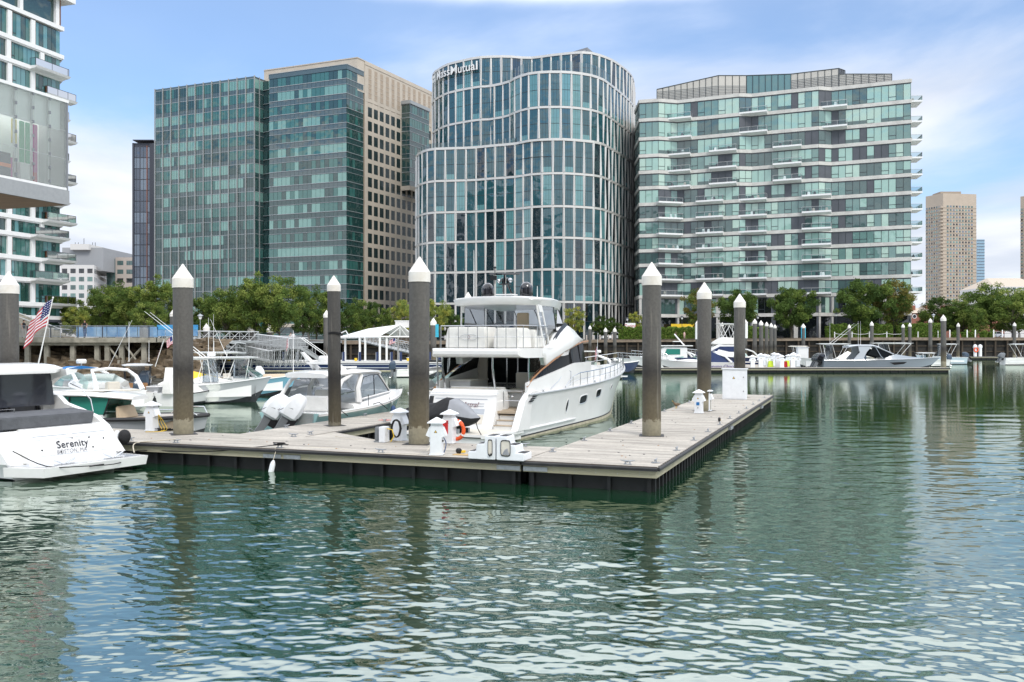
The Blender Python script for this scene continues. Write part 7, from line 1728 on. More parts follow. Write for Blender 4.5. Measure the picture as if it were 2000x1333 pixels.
for y0,y1,z0,z1 in ((-1.55,.95,.60,.61),(-1.55,.95,1.07,1.08),(-1.56,-1.55,.6,1.08),(.94,.95,.6,1.08),(-1.5,-.35,1.17,1.19),(-.25,.95,1.17,1.19)): st(y0,y1,z0,z1,'gelcoat_grey',.012,q)
q.build('panel_groove', S)
q = MB()
for y,z in ((-1.4,.95),(-.9,1.02),(.75,.78),(.15,.98),(.15,.68),(-.95,.72)): q.ball((tx(z)-.01,y,z),.028,'black_plastic',8,5)
q.build('transom_fitting', S)
q = MB(); text(q, 'Serenity', .30, lambda x, y: (tx(.88+y)-.02, -.28-x, .88+y), 'lettering_dark', space=1.08, offset=.004); text(q, 'BOSTON, MA', .17, lambda x, y: (tx(.68+y)-.02, -.20-x, .68+y), 'lettering_grey', shear=.2); text(q, "'16", .09, lambda x, y: (tx(1.05+y)-.02, -.3-x, 1.05+y), 'lettering_dark'); q.build('lettering', S)
# wing sides sweeping down aft
for sg in (-1,1):
    q = MB(); sec = []
    for x, z in ((-.15,.55),(.15,.85),(.6,1.35),(1.1,1.62),(1.8,1.80),(2.6,1.98),(3.0,2.25),(3.8,2.32),(5.5,2.2)): sec.append([(x,sg*1.72,.5),(x,sg*1.99,.5),(x,sg*1.97,z-.04),(x,sg*1.90,z),(x,sg*1.78,z-.04)])
    q.loft(sec, 'gelcoat'); q.build('side_wing', S, True, 50)
q = MB(); q.loft([[(.75,-1.45,1.40),(.75,1.6,1.40),(1.75,1.6,1.40),(1.75,-1.45,1.40)],[(.72,-1.5,1.75),(.72,1.62,1.75),(1.8,1.62,1.80),(1.8,-1.5,1.80)],[(.82,-1.42,1.80),(.82,1.55,1.80),(1.7,1.55,1.86),(1.7,-1.42,1.86)]],'grey_canvas'); q.build('seat_cover', S, bevel=.02)
q = MB(); q.box(3.55,3.65,-1.55,1.6,.95,3.05,'tint_glass'); q.build('saloon_door', S)
q = MB()
for y in (-1.56,-1.42,-.45,-.3,.9): q.box(3.50,3.54,y-.03,y+.03,.95,3.05,'black_plastic')
q.build('door_frame', S)
for sg in (-1,1): q = MB(); q.loft([[(3.4,sg*1.55,1.0),(3.4,sg*1.78,1.0),(4.0,sg*1.78,1.0),(4.0,sg*1.55,1.0)],[(3.3,sg*1.5,3.0),(3.3,sg*1.74,3.0),(4.0,sg*1.74,3.0),(4.0,sg*1.5,3.0)]],'gelcoat'); q.build('door_pillar', S)
q = MB()
for y in (-1.9,): q.box(2.2,2.32,-1.985,-1.975,1.6,1.68,'black_plastic'); q.box(2.45,2.8,-1.985,-1.975,1.6,1.72,'black_plastic')
q.build('side_vent', S)
q = MB(); q.loft([[(6.0,sg_*1.5,2.1) for sg_ in (-1,1)]+[(6.0,1.4,3.05),(6.0,-1.4,3.05)],[(3.0,-1.7,1.9),(3.0,1.7,1.9),(3.0,1.55,3.05),(3.0,-1.55,3.05)]],'tint_glass'); q.build('side_window', S)
q = MB(); secs = []
for x, w_, z in ((2.25,1.25,3.16),(2.45,1.62,3.20),(3.2,1.80,3.24),(4,1.8,3.26),(6.5,1.6,3.1),(7.5,1.2,2.8)): secs.append([(x,-w_,z-.06),(x,-w_*.8,z+.04),(x,w_*.8,z+.04),(x,w_,z-.06),(x,w_*.94,z-.18),(x,-w_*.94,z-.18)])
q.loft(secs, 'gelcoat'); q.build('hardtop', S, True, 60)
q = MB(); q.loft([[(2.1,-1.45,3.10),(2.1,-1.9,3.08),(2.1,-1.85,2.98),(2.1,-1.5,2.9)],[(2.8,-1.5,3.12),(2.8,-2.02,3.08),(2.8,-1.95,2.92),(2.8,-1.6,2.8)],[(3.5,-1.5,3.0),(3.5,-1.85,3.0),(3.5,-1.8,2.4),(3.5,-1.5,2.4)]],'gelcoat'); q.build('hardtop_wing', S, True, 60)
q = MB(); q.tube([(1.3,-1.88,1.72),(1.45,-1.9,2.1),(1.9,-1.9,2.45),(2.4,-1.85,2.62)],.022,'steel',6); q.tube([(1.5,1.2,1.0),(1.5,1.2,1.95),(1.5,.7,1.95),(1.5,.7,1.0)],.02,'steel',6); q.build('hand_rail', S, True)
for y in (.75,-.9): 
    q = MB(); q.box(-1.0,-.9,y-.30,y+.30,.435,.455,'steel'); q.tube([(-.95,y-.35,.60),(-.95,y-.05,.46)],.022,'steel',6); q.tube([(-.95,y+.35,.60),(-.95,y+.05,.46)],.022,'steel',6); q.build('platform_cleat', S, True)
def flag(root_label, loc, lean, h, fw_, fh, drape, fstart, seed=1, rz=0.0, cat='flag', nstripe=13):
    root = thing('flag', root_label, cat, loc, rz); d = Vector((lean[0], lean[1], h)).normalized(); Lp = Vector((lean[0],lean[1],h)).length
    q = MB(); q.tube([(0,0,0),tuple(d*Lp)], [.022,.014], 'white_paint', 8); q.ball(tuple(d*Lp), .03, 'white_paint', 8, 5); q.build('flag_pole', root, True)
    q = MB(); nu, nv = 26, nstripe; top = d*(Lp*fstart)
    def pt(u, v):    # u along the fly, v down the hoist
        a = u*fw_; b_ = -v*fh; wav = .07*fw_*math.sin(u*9+v*1.2)*(.3+u)+.03*fw_*math.sin(u*17+2*v)
        p = top+d*b_; sag = drape*(u**1.25)*fw_
        return (p.x-a*math.sqrt(max(.05,1-drape**2)), p.y+wav, p.z-sag+.04*fh*math.sin(u*7+v*5))
    for i in range(nu):
        for j in range(nv):
            u0,u1,v0,v1 = i/nu,(i+1)/nu,j/nv,(j+1)/nv; m = 'blue_flag' if (u0 < .40 and j < 7) else ('flag_red' if j % 2 == 0 else 'cloth_white')
            q.quad(pt(u0,v0),pt(u1,v0),pt(u1,v1),pt(u0,v1),m)
    f_ = q.build('cloth', root, True, 80)
    if fh > .5:
        q = MB()
        for r_ in range(5):
            for c_ in range(6 if r_%2==0 else 5):
                u = .04+(c_+(0 if r_%2==0 else .5))*.062; v = .05+r_*.105; c0 = Vector(pt(u,v))+Vector((0,-.012,0)); q.add([tuple(c0+Vector((math.cos(k*1.2566+1.57)*.017,-.0,math.sin(k*1.2566+1.57)*.017))) for k in (0,2,4,1,3)],[(0,3,1,4,2)],'cloth_white')
        q.build('stars', f_)
    return root
mat('flag_red', (0.45, 0.02, 0.04), 0.8)
flag('large American flag drooping from a raked white pole over the yacht at the left edge', (px(75,29.6),29.6,3.30), (.47,0.0), 2.12, 1.05, .86, .72, .985)
# lines, fender and black rope ball near Serenity
def rope(name, label, pts, r, m, cat='rope', group=None):
    o = Vector(pts[0]); root = None; q = MB(); P_ = [Vector(p)-o for p in pts]; n = []
    for i in range(len(P_)-1):
        a = P_[max(0,i-1)]; b_ = P_[i]; c_ = P_[i+1]; d_ = P_[min(len(P_)-1,i+2)]
        for k in range(5): t = k/5; n.append(0.5*((2*b_)+(c_-a)*t+(2*a-5*b_+4*c_-d_)*t*t+(3*b_-a-3*c_+d_)*t**3))
    n.append(P_[-1]); q.tube(n, r, m, 6); ob = q.build(name, None, True, loc=o); tag(ob, label, cat, group); return ob
rope('mooring_line', 'black mooring line from the yacht quarter along its platform to the dock', [(px(25,26.5),26.5,.85),(px(90,26.3),26.3,.45),(px(160,26.8),26.8,.38),(px(235,28.2),28.2,.30),dk(-17.2,-.08,.42),dk(-14.5,-.08,.50),dk(-11.9,.2,.80)], .016, 'rope_black')
rope('mooring_line', 'pale mooring line from the platform to the dock cleat at the left', [(px(262,29.2),29.2,.50),dk(-17.3,-.1,.66),dk(-16.6,.1,.75),dk(-15.9,.22,.82)], .018, 'rope')
root = thing('fender', 'white cylindrical fender hanging off the dock edge above the water', 'fender', dk(-11.9,-.22,.05)); q = MB(); q.lathe([(.01,-.22),(.07,-.20),(.085,-.1),(.085,.18),(.06,.27),(.03,.32)],'white_plastic',14); o_ = q.build('fender_body', root, True); o_.rotation_euler = (0,.22,0); q = MB(); q.tube([(.06,0,.32),(.10,.12,.55),(.02,.33,.72)],.010,'rope',5); q.build('fender_line', root)
root = thing('rope_bundle', 'tangle of black line and wire on the dock cleat above the white fender', 'rope', dk(-11.9,.22,.78)); q = MB(); rnd = random.Random(9)
for k in range(7): q.tube([(rnd.uniform(-.25,.25),rnd.uniform(-.1,.1),rnd.uniform(0,.10)) for _ in range(5)],.012,'rope_black',5)
q.build('coil', root)
root = thing('ball_fender', 'black covered ball fender with a white band beside the yacht transom', 'fender', (px(243,30.0),30.0,.95)); q = MB(); q.ball((0,0,-.04),.20,'black_canvas',14,8,(1,1,1.2)); q.build('cover', root, True); q = MB(); q.ball((-.24,0,-.05),.20,'white_plastic',12,8,(.5,1,1.1)); q.build('float_ball', root, True)
q = MB(); q.box(-.12,.12,-.05,.05,-.27,-.2,'black_canvas'); q.build('foot', root)

# ---------------------------------------------------------------- C. pale green hardtop boat with two white outboards
def hardtop_boat():
    b = thing('cabin_boat', 'pale green hardtop boat with twin white outboards along the narrow dock finger', 'boat', dk(-17.35, 8.7), DANG+R(90))
    h = Hull(10.2, 3.1, 1.02, 1.55, t0=.40, p=2.1, rake=.12, flare=.80, chine=.12, draft=.5, sternw=.94); h.build(b, 'hull_mint', rub=.03, rubm='gelcoat', well=(0,.45,.45,.22))
    q = MB(); q.loft([[(p[0],sg*(p[1]+.012),p[2]-.14),(p[0],sg*(p[1]+.02),p[2]-.02)] for sg in (1,) for p in (h.sec(.0+.04*t)[-1] for t in range(25))],'gelcoat',False,False)
    q.loft([[(p[0],-(p[1]+.012),p[2]-.12),(p[0],-(p[1]+.02),p[2]-.02)] for p in (h.sec(.0+.04*t)[-1] for t in range(25))],'gelcoat',False,False); q.build('sheer_stripe', b, True)
    [setattr(outboard(b, -.55, yy, .92, 'white_plastic', R(30), 1.12), 'rotation_euler', (0, R(32), R(-48))) for yy in (.50, -.36)]
    q = MB(); q.box(.0,.35,-1.2,1.2,.45,1.05,'gelcoat'); q.build('engine_bracket', b, bevel=.04)
    q = MB(); q.box(1.0,1.8,-.9,.9,.46,.95,'gelcoat'); q.box(1.65,1.85,-.85,.85,.95,1.65,'white_cover'); q.build('aft_seat', b, bevel=.06)
    q = MB(); q.box(2.2,2.8,-.5,.5,.46,1.1,'white_cover'); q.box(2.7,2.9,-.5,.5,1.1,1.85,'white_cover'); q.build('helm_seat', b, bevel=.05)
    # cabin: coachroof forward
    q = MB(); q.loft([[(x,-w_-.1,h.zs(x/10.2)-.02),(x,-w_,z-.1),(x,-w_*.6,z),(x,w_*.6,z),(x,w_,z-.1),(x,w_+.1,h.zs(x/10.2)-.02)] for x,w_,z in ((3.0,1.32,1.30),(5.0,1.30,1.42),(7.0,1.08,1.60),(8.3,.75,1.60),(9.4,.3,1.58))],'gelcoat'); q.build('coachroof', b, True, 60)
    for sg in (1,-1):
        q = MB()   # swept rear arch plus side frames
        q.tube([(1.2,sg*1.38,1.05),(1.5,sg*1.36,1.7),(2.1,sg*1.30,2.3),(3.0,sg*1.25,2.55)], [.10,.09,.09,.07], 'gelcoat', 8)
        q.tube([(3.55,sg*1.30,1.3),(3.5,sg*1.27,1.9),(3.9,sg*1.22,2.5)], [.16,.13,.10], 'gelcoat', 8); q.tube([(7.0,sg*1.02,1.58),(5.7,sg*1.12,2.5)], .05, 'gelcoat', 8); q.tube([(3.5,sg*1.3,1.4),(7.0,sg*1.04,1.6)], .05, 'gelcoat', 6)
        q.build('cabin_frame', b, True)
        q = MB(); q.quad((3.6,sg*1.28,1.42),(6.9,sg*1.03,1.60),(5.65,sg*1.11,2.48),(4.0,sg*1.2,2.48),'clear_vinyl'); q.build('side_window', b)
        q = MB(); q.quad((1.9,sg*1.30,1.6),(3.4,sg*1.27,1.5),(3.6,sg*1.2,2.45),(2.3,sg*1.25,2.3),'clear_vinyl'); q.build('side_window', b)
        q = MB(); q.tube([(3.62,sg*1.30,1.44),(3.75,sg*1.27,1.95),(4.1,sg*1.22,2.38),(4.8,sg*1.18,2.46),(5.62,sg*1.13,2.46),(6.85,sg*1.06,1.62),(3.62,sg*1.30,1.44)],.018,'black_plastic',5); q.tube([(5.2,sg*1.17,1.55),(5.15,sg*1.16,2.46)],.02,'black_plastic',5); q.build('window_seal', b)
    q = MB(); q.loft([[(7.0,-1.0,1.58),(7.35,-.5,1.62),(7.45,0,1.63),(7.35,.5,1.62),(7.0,1.0,1.58)],[(5.7,-1.1,2.5),(5.95,-.5,2.5),(6.0,0,2.5),(5.95,.5,2.5),(5.7,1.1,2.5)]],'clear_vinyl',False,False); q.build('windscreen', b, True)
    q = MB(); q.loft([[(x,-w_,z-.05),(x,-w_*.85,z+.04),(x,0,z+.09),(x,w_*.85,z+.04),(x,w_,z-.05),(x,w_*.92,z-.14),(x,-w_*.92,z-.14)] for x,w_,z in ((1.3,1.05,2.58),(1.6,1.30,2.62),(3,1.38,2.68),(4.8,1.36,2.68),(5.8,1.22,2.62),(6.3,.9,2.52))],'gelcoat'); q.build('hardtop', b, True, 60)
    q = MB(); q.box(3.2,4.0,-.6,.6,2.76,2.79,'dark_glass'); q.box(4.3,5.0,-.35,.35,2.78,2.86,'gelcoat'); q.build('roof_hatch', b)
    q = MB(); q.hexa([(3.0,.55,2.72),(3.5,.55,2.72),(3.5,.75,2.72),(3.0,.75,2.72)],[(1.9,.6,3.55),(2.1,.6,3.55),(2.1,.7,3.55),(1.9,.7,3.55)],'gelcoat'); q.hexa([(3.0,-.75,2.72),(3.5,-.75,2.72),(3.5,-.55,2.72),(3.0,-.55,2.72)],[(2.3,-.7,3.2),(2.6,-.7,3.2),(2.6,-.6,3.2),(2.3,-.6,3.2)],'gelcoat'); q.lathe([(.3,0),(.32,.05),(.32,.2),(.25,.28)],'gelcoat',18,(2.7,-.1,3.1)); q.box(2.4,3.0,-.7,.7,3.02,3.1,'gelcoat'); q.build('radar_arch', b, True)
    antenna(b, 2.2, 1.25, 2.6, 1.9)
    q = MB(); q.lathe([(.10,-.35),(.12,-.2),(.12,.1),(.04,.2)],'cloth_blue',12,(6.4,-1.52,.75)); q.tube([(6.4,-1.45,.95),(6.4,-1.3,1.35)],.01,'rope_black',4); q.build('side_fender', b, True)
    for x in (1.0,4.4): q = MB(); p = h.sec(x/10.2)[-1]; q.tube([(x,-p[1],p[2]+.05),(x+.3,-p[1]-.15,p[2]+.12),(x+.7,-p[1]-.35,p[2]-.2)],.02,'rope_black',5); q.build('dock_line', b)
    for x,y in ((9.0,-.35),(4.2,-1.42)): q = MB(); p=h.sec(x/10.2)[-1]; q.tube([(x,y,p[2]-.05),(x,y,p[2]+.5)],.015,'black_plastic',5); q.build('cleat_post', b)
    return b
hardtop_boat()
# ---------------------------------------------------------------- boats between the long dock and the rocks
def axo():
    b = thing('day_boat', 'grey open bow boat with tan seats and a white hardtop over green glass', 'boat', (px(78,37.2), 37.2, 0), DANG+R(16))
    h = Hull(7.0, 2.5, .98, 1.12, t0=.62, p=3.0, rake=.04, flare=.92, chine=.1, sternw=.97); h.build(b, 'hull_grey', rubm='rubber', rub=.085, well=(.3,.92,.5,.22), deckm='gelcoat')
    for sg in (1,-1):
        q = MB(); q.quad((.2,sg*1.0,1.15),(3.2,sg*.95,1.15),(3.4,sg*.9,1.80),(.2,sg*.95,1.85),'green_glass'); q.build('side_window', b); q = MB(); q.tube([(3.2,sg*.97,1.12),(3.42,sg*.92,1.82)],.03,'black_plastic',5); q.tube([(1.8,sg*1.0,1.12),(1.8,sg*.95,1.82)],.03,'black_plastic',5); q.build('window_frame', b)
    q = MB(); q.box(.1,3.2,-1.0,1.0,.5,1.14,'gelcoat'); q.build('console', b, bevel=.04); q = MB(); q.quad((3.25,-.95,.75),(3.25,.95,.75),(3.42,.9,1.8),(3.42,-.9,1.8),'clear_green'); q.build('windscreen', b)
    q = MB(); q.loft([[(x,-w_,z-.05),(x,-w_*.8,z+.05),(x,w_*.8,z+.05),(x,w_,z-.05),(x,w_*.9,z-.10),(x,-w_*.9,z-.10)] for x,w_,z in ((-.8,1.05,1.96),(.2,1.2,1.98),(2.4,1.2,1.97),(3.6,1.05,1.88),(4.2,.7,1.80))],'gelcoat'); q.build('hardtop', b, True, 60)
    q = MB(); q.box(1.2,2.9,-.5,.5,2.03,2.05,'cream_vinyl'); q.build('roof_hatch', b)
    q = MB(); q.box(3.7,4.3,-.75,.75,.52,.95,'tan_vinyl'); q.loft([[(3.6,-.8,.95),(3.75,-.8,.95),(3.75,.8,.95),(3.6,.8,.95)],[(3.5,-.65,1.45),(3.62,-.65,1.45),(3.62,.65,1.45),(3.5,.65,1.45)]],'tan_vinyl'); q.build('forward_seat', b, bevel=.04)
    q = MB(); q.box(4.6,6.0,-.95,-.5,.52,.92,'tan_vinyl'); q.box(4.6,6.0,.5,.95,.52,.92,'tan_vinyl'); q.build('bow_cushion', b, bevel=.04)
    q = MB()
    for sg in (1,-1): q.tube([(5.0,sg*1.05,1.08),(5.3,sg*1.05,1.35),(6.5,sg*.75,1.38),(6.75,sg*.5,1.12)],.022,'steel',6)
    q.build('bow_rail', b, True); return b
axo()
def express(name, label, pxs, Y, yaw, L, B, z0=1.0, hull='gelcoat', arch='gelcoat', canvas=None, txt=None, radar=False, back=False, txtm='lettering_grey'):
    b = boat(name, label, 'boat', pxs, Y, yaw); h = Hull(L, B, z0, z0*1.35, t0=.42, rake=.12, flare=.85, sternw=.9); h.build(b, hull, rub=.03, rubm='gelcoat', well=(0,.42,.45,.3))
    q = MB(); q.loft([[(x,-w_-.08,h.zs(x/L)-.02),(x,-w_,z-.08),(x,-w_*.6,z),(x,w_*.6,z),(x,w_,z-.08),(x,w_+.08,h.zs(x/L)-.02)] for x,w_,z in ((L*.40,B*.42,z0+.35),(L*.62,B*.36,z0+.5),(L*.85,B*.15,z0+.42))],'gelcoat'); q.build('coachroof', b, True, 60)
    q = MB(); q.loft([[(L*.28,-B*.44,z0),(L*.55,-B*.36,z0+.25),(L*.62,0,z0+.35),(L*.55,B*.36,z0+.25),(L*.28,B*.44,z0)],[(L*.28,-B*.40,z0+.45),(L*.46,-B*.32,z0+.85),(L*.52,0,z0+.9),(L*.46,B*.32,z0+.85),(L*.28,B*.40,z0+.45)]],'clear_green',False,False); q.build('windscreen', b, True)
    q = MB(); q.tube([(L*.46,-B*.32,z0+.86),(L*.52,0,z0+.91),(L*.46,B*.32,z0+.86)],.02,'steel',5); q.build('windscreen_frame', b, True)
    q = MB(); q.tube([(L*.08,-B*.46,z0),(L*.16,-B*.42,z0+.8),(L*.26,-B*.36,z0+1.15),(L*.27,0,z0+1.25),(L*.26,B*.36,z0+1.15),(L*.16,B*.42,z0+.8),(L*.08,B*.46,z0)],[.16,.11,.09,.09,.09,.11,.16],arch,8); q.build('radar_arch', b, True)
    q = MB(); q.box(L*.03,L*.12,-B*.36,B*.36,.5,z0+.05,'cream_vinyl'); q.box(L*.25,L*.31,-B*.2,B*.05,.5,z0+.45,'cream_vinyl'); q.build('seat', b, bevel=.05)
    if canvas: q = MB(); q.loft([[(L*.25,-B*.36,z0+1.2),(L*.25,0,z0+1.36),(L*.25,B*.36,z0+1.2),(L*.25,0,z0+1.16)],[(L*.45,-B*.36,z0+1.1),(L*.45,0,z0+1.3),(L*.45,B*.36,z0+1.1),(L*.45,0,z0+1.0)]],canvas); q.build('bimini', b, True)
    if radar: q = MB(); q.lathe([(.04,z0+1.25),(.04,z0+1.5),(.30,z0+1.52),(.33,z0+1.6),(.33,z0+1.72),(.25,z0+1.8)],'gelcoat',18,(L*.27,0,0)); q.build('radar', b, True, 40)
    if txt: q = MB(); q.add([(-.02,-B*.40,.15),(-.02,B*.40,.15),(-.02,B*.36,z0-.05),(-.02,-B*.36,z0-.05)],[(0,1,2,3)],'gelcoat'); text(q, txt, .26, lambda x, y: (-.035,-x,z0*.66+y), txtm); q.build('lettering', b)
    q = MB(); q.box(-.6,0,-B*.4,B*.4,.22,.30,'gelcoat'); q.build('swim_platform', b, bevel=.02)
    return b, h
express('express_cruiser', 'white express cruiser with DOWNTIME written across its sloping transom', 243, 53.5, 134, 8.5, 2.9, 1.15, txt='DOWNTIME')
b_, h_ = express('express_cruiser', 'white express cruiser with a blue bimini and a round radar on its arch', 205, 60, 150, 9, 3.0, 1.05, canvas='blue_canvas', radar=True); antenna(b_, 1.5, -1.2, 2.0, 3.4, (-2.6,0)); bow_rail(b_, h_, .5, .97, .5)
def console_boat(label, pxs, Y, yaw, L, B, z0, hull, zb=None, top=2.35, engines=1, em='engine_blue', seatm='cream_vinyl', frame='white_paint', glass='clear_vinyl', tx=(.32,.62), ant=(), outrig=0, cat='boat', group=None, flare=.72, windshield=False, eng_tilt=0.0, radar=False, topm='gelcoat', boot=None, scale_top=1.0):
    b = boat('center_console_boat', label, cat, pxs, Y, yaw, group); h = Hull(L, B, z0, zb or z0*1.45, t0=.38, p=1.9, rake=.13, flare=flare, chine=.1, sternw=.9); h.build(b, hull, rub=.03, rubm='gelcoat', well=(.04,.86,.40,.20), boot=boot)
    q = MB(); cx0, cx1 = L*.42, L*.55; q.loft([[(cx0,-.42,.4),(cx0,.42,.4),(cx1+.3,.38,.4),(cx1+.3,-.38,.4)],[(cx0,-.42,1.35),(cx0,.42,1.35),(cx1,.38,1.35),(cx1,-.38,1.35)]],'gelcoat'); q.build('console', b, bevel=.05)
    q = MB(); q.loft([[(cx0+.1,-.45,1.35),(cx1+.05,-.4,1.35),(cx1+.05,.4,1.35),(cx0+.1,.45,1.35)],[(cx0+.15,-.45,top-.1),(cx1-.15,-.4,top-.1),(cx1-.15,.4,top-.1),(cx0+.15,.45,top-.1)]],glass,False); q.build('windshield', b)
    ttop(b, L*tx[0]-.3, L*tx[1]+.3, B*.78*scale_top, top, .6, fm=frame, legs=[(L*.38,L*tx[0]+.1),(L*.52,L*tx[1]-.3)], m=topm)
    seat(b, L*.36, .35, .41, seatm, .55); seat(b, L*.36, -.35, .41, seatm, .55); q = MB(); q.box(L*.06,L*.12,-B*.34,B*.34,.41,.85,seatm); q.build('aft_bench', b, bevel=.04)
    q = MB(); q.box(L*.60,L*.70,-.45,.45,.41,.85,'gelcoat'); q.box(L*.60,L*.70,-.44,.44,.851,.93,seatm); q.build('forward_seat', b, bevel=.03)
    for k in range(engines): outboard(b, -.30, (k-(engines-1)/2)*.62, z0+.05, em, eng_tilt, 1.0)
    for a in ant: antenna(b, *a)
    for k in range(outrig): sg = 1 if k else -1; q = MB(); q.tube([(L*.45,sg*B*.3,top),(L*.45-3.6,sg*B*.36,top+3.0)],[.03,.012],'white_paint',5); q.build('outrigger', b, True)
    if radar: q = MB(); q.lathe([(.26,top+.10),(.28,top+.2),(.28,top+.32),(.2,top+.38)],'gelcoat',16,(L*.5,0,0)); q.build('radar', b, True)
    return b, h
console_boat('centre console boat with a black framed white hardtop and tan seats', 268, 57.0, 112, 7.4, 2.5, .85, 'gelcoat', top=2.5, seatm='brown_vinyl', frame='black_plastic', ant=((3.2,.5,2.7,2.6),(2.6,-.7,2.7,1.4)), tx=(.28,.66))
console_boat('grey hulled centre console boat with dark blue outboards, bow pointing right', 292, 60, 12, 7.7, 2.8, 1.15, 'hull_grey', 1.72, top=2.95, engines=2, ant=((3.6,.6,3.0,2.6),), outrig=2, tx=(.24,.52), boot=None, radar=True)
b_, h_ = console_boat('sky blue hulled boat with a wide white hardtop on slanted posts', 352, 67.5, 10, 8.8, 2.8, 1.05, 'hull_blue', 1.62, top=2.85, engines=1, em='white_plastic', ant=((3.2,.8,2.9,2.8,(-1.2,0)),), tx=(.18,.60), seatm='tan_vinyl')
q = MB(); q.loft([[(5.4,-1.1,1.3),(6.0,0,1.45),(5.4,1.1,1.3)],[(4.4,-1.0,2.2),(4.8,0,2.25),(4.4,1.0,2.2)]],'clear_green',False,False); q.build('raked_windscreen', b_, True)
q = MB(); q.loft([[(5.9,-.7,1.28),(5.9,0,1.6),(5.9,.7,1.28),(5.9,0,1.2)],[(7.6,-.45,1.42),(7.6,0,1.62),(7.6,.45,1.42),(7.6,0,1.35)]],'tan_vinyl'); q.build('bow_cover', b_, True)
console_boat('white centre console boat behind the blue one, framed by the barge dock', 500, 77, 170, 8, 2.7, 1.0, 'gelcoat', 1.4, top=3.1, engines=1, em='white_plastic', ant=((3.5,.6,3.1,3.2),(4.1,-.6,3.1,1.0)), tx=(.25,.62))
flag('small American flag at the stern of the boat with the black frame', (px(303,52),52,2.6), (.5,0), 1.5, .45, .9, .93, .98)
flag('small American flag left of the second near pile, at a boat stern', (px(341,62),62,3.0), (-.15,0), 1.4, .5, .5, .6, .98)
flag('small flag hanging on the white console boat before the barge dock', (px(562,78),78,2.9), (.1,0), 1.6, .4, .9, .9, .98)
flag('small red and white flag on the little boat under the white canopy', (px(771,105),105,3.1), (.1,0), 1.3, .7, .5, .3, .98)
console_boat('small white boat with a T-top moored below the white canopy gangway', 772, 104, 20, 5.2, 2.1, .9, 'gelcoat', 1.2, top=2.2)
# shrink wrapped boats by the rocks, small dinghies
b_ = boat('covered_boat', 'low boat under a lumpy white cover near the brown rocks', 'boat', 305, 66, 10); h = Hull(6.5,2.2,.7,1.0); h.build(b_, 'gelcoat'); q = MB(); q.loft([[(x,-w_,.75),(x,-w_*.5,z),(x,w_*.5,z),(x,w_,.75)] for x,w_,z in ((.2,.9,1.0),(1.2,1.0,1.5),(2.2,1.0,1.2),(3.4,1.0,1.6),(4.6,.8,1.3),(5.8,.3,1.05))],'white_cover'); q.build('cover', b_, True)
b_ = boat('covered_boat', 'upright white covered outboard boat left of the second near pile', 'boat', 330, 57, 80); h = Hull(6.0,2.2,.8,1.1); h.build(b_, 'gelcoat'); q = MB(); q.loft([[(x,-w_,.8),(x,-w_*.6,z),(x,w_*.6,z),(x,w_,.8)] for x,w_,z in ((-.3,.3,1.6),(.2,.6,2.4),(.9,.6,2.2),(1.6,.9,1.3),(4.6,.8,1.2))],'white_cover'); q.build('cover', b_, True)
b_ = boat('covered_boat', 'small boat with a yellow cover by the rocks, left of the second near pile', 'boat', 318, 72, 20); h = Hull(5,2.0,.7,.9); h.build(b_, 'gelcoat'); q = MB(); q.loft([[(x,-w_,.75),(x,0,z),(x,w_,.75)] for x,w_,z in ((.2,.8,1.5),(2.2,.9,1.7),(4.4,.4,1.1))],'yellow'); q.build('cover', b_, True)
# boat seen just left of the yacht's stern: dark hardtop and brown seats
b_, h_ = express('day_boat', 'dark topped boat with brown seats squeezed between the yacht stern and the pile', 846, 49, 75, 9.5, 3.2, 1.3); q = MB(); q.loft([[(x,-1.3,z),(x,1.3,z),(x,1.3,z+.1),(x,-1.3,z+.1)] for x,z in ((1.0,2.9),(4.6,2.85),(5.2,2.7))],'black_plastic'); q.build('hardtop', b_, bevel=.03); q = MB(); q.box(.5,1.6,-1.0,.2,1.0,1.6,'brown_vinyl'); q.build('sun_pad', b_, bevel=.05)
q = MB(); q.hexa([(1.6,-1.35,1.5),(2.6,-1.35,1.5),(2.6,-1.25,1.5),(1.6,-1.25,1.5)],[(3.2,-1.35,2.85),(4.4,-1.35,2.85),(4.4,-1.25,2.85),(3.2,-1.25,2.85)],'black_plastic'); q.build('roof_pillar', b_)

# ---------------------------------------------------------------- far marina
FY = 119.5
dock('long low far dock in front of the grey speedboat and the white pedestals', 0, px(1856,FY)-px(1215,FY), 0, 2.0, 'f', [], h=.62, origin=(px(1215,FY),FY,0), ang=0)
dock('far dock finger behind the yacht bow, with a dark float', 0, px(1330,150)-px(1218,150), 0, 2.0, 'f', [], h=.55, origin=(px(1218,150),150,0), ang=0)
dock('small far dock piece with the orange life ring at the right', 0, px(1948,213)-px(1896,213), 0, 2.0, 'f', [], h=.7, origin=(px(1896,206),206,0), ang=0)
dock('wide far pontoon covered with white pedestals', 0, px(1556,128)-px(1462,128), 0, 34, 'f', [], h=.62, origin=(px(1462,122),122.0,0), ang=0)
